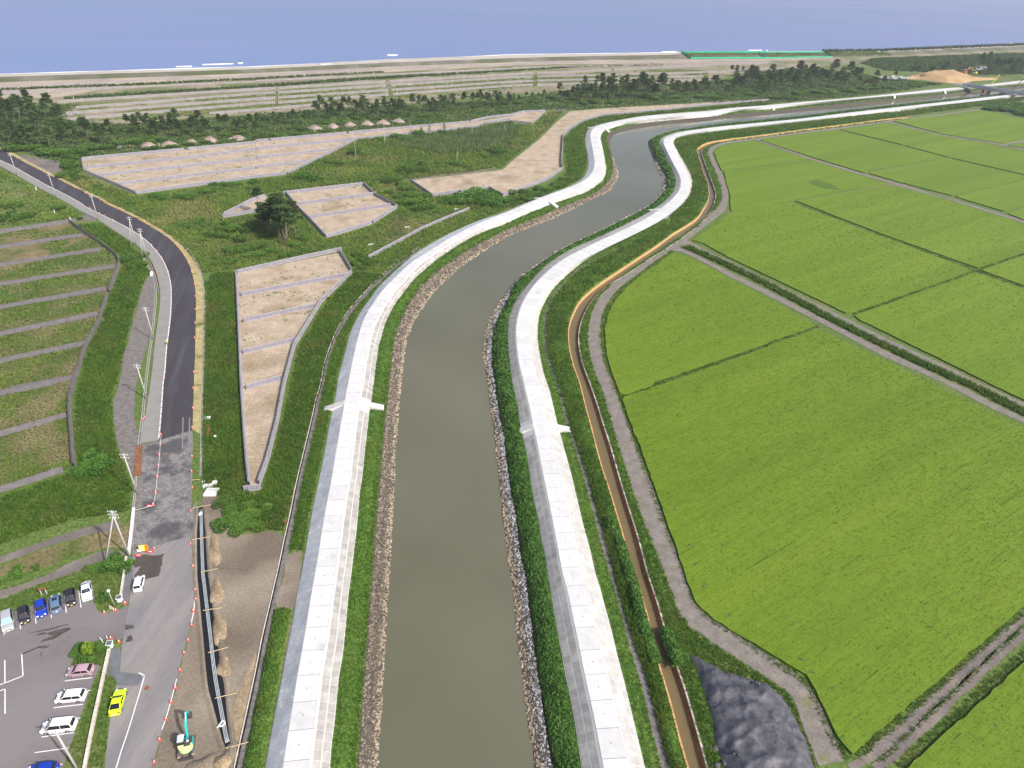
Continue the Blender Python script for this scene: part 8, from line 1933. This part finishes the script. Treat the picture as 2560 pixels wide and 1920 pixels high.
# dark scrub line on the dike crest at the right
L = resample(W(T('1d', [(490, 238), (980, 232), (1200, 222), (2212, 180), (2700, 160)]), DH), 3, False)
P_ = L[rng.integers(0, len(L), 1500)] + rng.normal(size=(1500, 3)) * np.array([3, 3, .1]); P_[:, 2] = DH
V, F, tt = blades(P_, 2.6, 1.6, 4, 1.4, near=1e4)
stuff(mk('crest_scrub', V, F, M['pine'], tint=tt), 'dark scrub along the far right dike crest', 'scrub')
P_ = W(T('1d', [(900, 300), (2212, 250), (2700, 230), (2700, 420), (1900, 440), (1400, 420), (1000, 400), (800, 340)]))
S = poly_pts(P_, .28, near=1e4, top=1.0)
V, F, t = blades(S, 1.5, 1.8, 4, 1.5, near=1e4)
stuff(mk('far_scrub', V, F, M['thicket'], tint=t), 'dark flat scrub behind the soil heap at upper right', 'scrub')
# breaking waves
for i_, (cd, a, b, th_) in enumerate([('1a', (1750, 352), (2015, 344), 12), ('1a', (2058, 340), (2100, 338), 10), ('1b', (1135, 270), (1225, 269), 10), ('1c', (1300, 241), (1420, 239), 7), ('1c', (2040, 228), (2160, 227), 7), ('1c', (2195, 229), (2212, 229), 6), ('1d', (1580, 199), (1720, 195), 6), ('1d', (2080, 172), (2130, 170), 5), ('1a', (1520, 370), (1660, 366), 6)]):
    n = 24
    x = np.linspace(a[0], b[0], n); y = np.linspace(a[1], b[1], n); tk = th_ * .4 * (.15 + .85 * np.sin(np.linspace(.15, math.pi - .15, n))) * (.7 + .5 * rng.random(n))
    A_, B_ = W(T(cd, list(zip(x, y + tk / 2))), -.5), W(T(cd, list(zip(x, y - tk / 2))), -.5)
    mid = (A_ + B_) / 2; mid[:, 2] = 0.0
    o = loft('breaking_wave', [A_, mid, B_], M['foam']); stuff(o, ('long breaker at the left shore', 'short breaker beside the long one', 'lone breaker off the middle notch', 'breaker by the net corner', 'breaker behind the green net', 'small breaker behind the net', 'breaker at far right shore', 'small breaker at the right edge', 'thin wash line at the left shore')[i_], 'wave')
foam = resample(W(T('1a', [(0, 432), (2212, 366)], '1b', [(2212, 263)], '1c', [(1450, 244)]), -.5), 6, False)
wj = 1 + 3 * vnoise(foam[:, 0], foam[:, 1], 30, 3)
A_, B_ = foam.copy(), foam.copy(); A_[:, 1] -= wj * .6; B_[:, 1] += wj * .6
stuff(loft('wash_line', [A_, B_], M['foam']), 'white wash line where the sea meets the beach', 'foam')

# ------------------------------------------------------------------ far right: bridge, soil heap, plant
BH = 4.5
d0, d1 = W1(*T('1d', [(1700, 522)])[0], BH), W1(*T('1d', [(2240, 604)])[0], BH)
br = thing('road_bridge', 'grey road bridge crossing the river at upper right', 'bridge')
L = resample(np.vstack([d0, d1]), 8, False)
bw = 4.0
A_, B_ = down(L, -bw, BH), down(L, bw, BH)
loft('deck', [A_ - [0, 0, 1.4], A_, B_, B_ - [0, 0, 1.4], A_ - [0, 0, 1.4]], M['cellblue'], br)
for s in (-1, 1):
    loft('parapet', [down(L, s * bw - .15, BH), down(L, s * bw - .15, BH + 1.0), down(L, s * bw + .15, BH + 1.0), down(L, s * bw + .15, BH)], M['steel'], br)
dv = (d1 - d0)[:2]; dv /= np.linalg.norm(dv)
for u in (.42, .62):
    p = d0 + (d1 - d0) * u
    MB().box((p[0], p[1], (BH - 1.4 + BZ - 1) / 2), (1.6, 6.5, BH - 1.4 - BZ + 1), math.atan2(dv[1], dv[0])).obj('pier', M['cell'], br)
ap = W(T('1d', [(1560, 505), (1740, 505), (1780, 530), (1690, 538), (1600, 520)]), .1)
structure(sheet('approach_road', ap, .12, M['asphalt_old']), 'pale approach road at the near end of the bridge', 'road')
for lab, q, c_ in (('rust red machine half hidden under the bridge', (1880, 585), M['rust']), ('pale grey box beside the bridge pier', (2035, 602), M['white'])):
    c = W1(*T('1d', [q])[0], 0)
    o = MB().box((c[0], c[1], .6), (6 if c_ is M['rust'] else 3, 3, 3.2), .2).box((c[0] + 1, c[1], 2.6), (2, 2, 1.2), .2).obj('site_machine', c_); tag(o, lab, 'machine')
for i_, (a, b, m_) in enumerate([((1905, 545), (1955, 490), M['yellow']), ((2105, 575), (2140, 490), M['darksteel'])]):
    p = W1(*T('1d', [a])[0], 2.0)
    o = MB().tube([tuple(p), tuple(p + np.array([6 + 4 * i_, 0, 11 + 4 * i_]))], .35, 5).tube([tuple(p - np.array([1.2, 0, 0])), tuple(p + np.array([1.2, 0, .0]))], .6, 5).obj('crane_boom', m_); tag(o, ('yellow crane boom rising behind the bridge', 'thin dark crane boom at the bridge')[i_], 'crane')
hp2 = W(T('1d', [(1110, 475), (1300, 440), (1500, 425), (1640, 430), (1760, 470), (1960, 468), (2000, 480), (1760, 495), (1690, 512), (1560, 512), (1300, 480)]))
lo, hi = hp2[:, :2].min(0) - 4, hp2[:, :2].max(0) + 4
X2, Y2 = np.meshgrid(np.arange(lo[0], hi[0], 2.5), np.arange(lo[1], hi[1], 2.5))
e2 = edge_dist(hp2, X2, Y2); i2 = inside(hp2, X2, Y2)
Z2 = np.where(i2, np.minimum(e2 * .45, 6.5) * (.75 + .35 * vnoise(X2, Y2, 18, 2)), -1 - e2 * .5)
a_, b_ = X2.shape; _i = (np.arange(a_ - 1)[:, None] * b_ + np.arange(b_ - 1)[None]).ravel()
_i = _i[(Z2.ravel()[_i] > -4)]
o = mk('soil_heap', np.stack([X2.ravel(), Y2.ravel(), Z2.ravel()], 1), np.stack([_i, _i + 1, _i + b_ + 1, _i + b_], 1), M['soilheap'], smooth=True); tag(o, 'broad ochre soil heap near the bridge', 'heap')
for lab, q, col, sc in (('tiny orange red excavator on top of the soil heap', (1700, 418), 'red', 1.6), ('tiny yellow excavator on top of the soil heap', (1785, 425), 'yellow', 1.7)):
    c = W1(*T('1d', [q])[0], 6.0)
    e_ = excavator(lab, c, .6 if col == 'red' else 2.4, arm=M['orange'] if col == 'red' else M['yellow'], cw=M['orange'] if col == 'red' else M['yellow'], cabm=M['white'], scale=sc)
    e_.location.z = 4.5
P_ = rand_in(W(T('1d', [(960, 455), (1290, 462), (1290, 480), (980, 480)])), 70)
V, F, t = stones(np.c_[P_, np.full(len(P_), .8)], 1.3); stuff(mk('rubble', V, F, M['stonegrey'], tint=np.clip(t + .4, 0, 1)), 'white rubble pile left of the soil heap', 'rubble')
P_ = rand_in(W(T('1d', [(1770, 370), (1900, 380), (1890, 410), (1780, 405)])), 40)
V, F, t = stones(np.c_[P_, np.full(len(P_), .8)], 1.3); stuff(mk('rubble', V, F, M['stonegrey'], tint=t), 'grey rubble before the far right wood', 'rubble')
c = W1(*T('1d', [(2206, 480)])[0])
t_ = thing('net_screen', 'tall green net screen at the far right edge', 'net', tuple(c))
MB().box((1.5, 0, 8), (5, .3, 15)).obj('net', M['netdark'], t_)
for s in (-1, 4): MB().tube([(s, 0, 0), (s, 0, 16)], .25, 6).obj('post', M['steel'], t_)

# ------------------------------------------------------------------ thin sea haze
hz = MB().box((500, 3000, 48), (12000, 9000, 124)).obj('haze', None)
hm = bpy.data.materials.new('haze'); hm.use_nodes = True
hn = hm.node_tree; hn.nodes.remove(hn.nodes['Principled BSDF'])
pv = hn.nodes.new('ShaderNodeVolumePrincipled'); pv.inputs['Color'].default_value = (.86, .90, 1, 1); pv.inputs['Density'].default_value = .00013; pv.inputs['Anisotropy'].default_value = .2
hn.links.new(pv.outputs[0], hn.nodes['Material Output'].inputs['Volume'])
hz.data.materials.append(hm); stuff(hz, 'thin bluish haze over land and sea', 'haze')
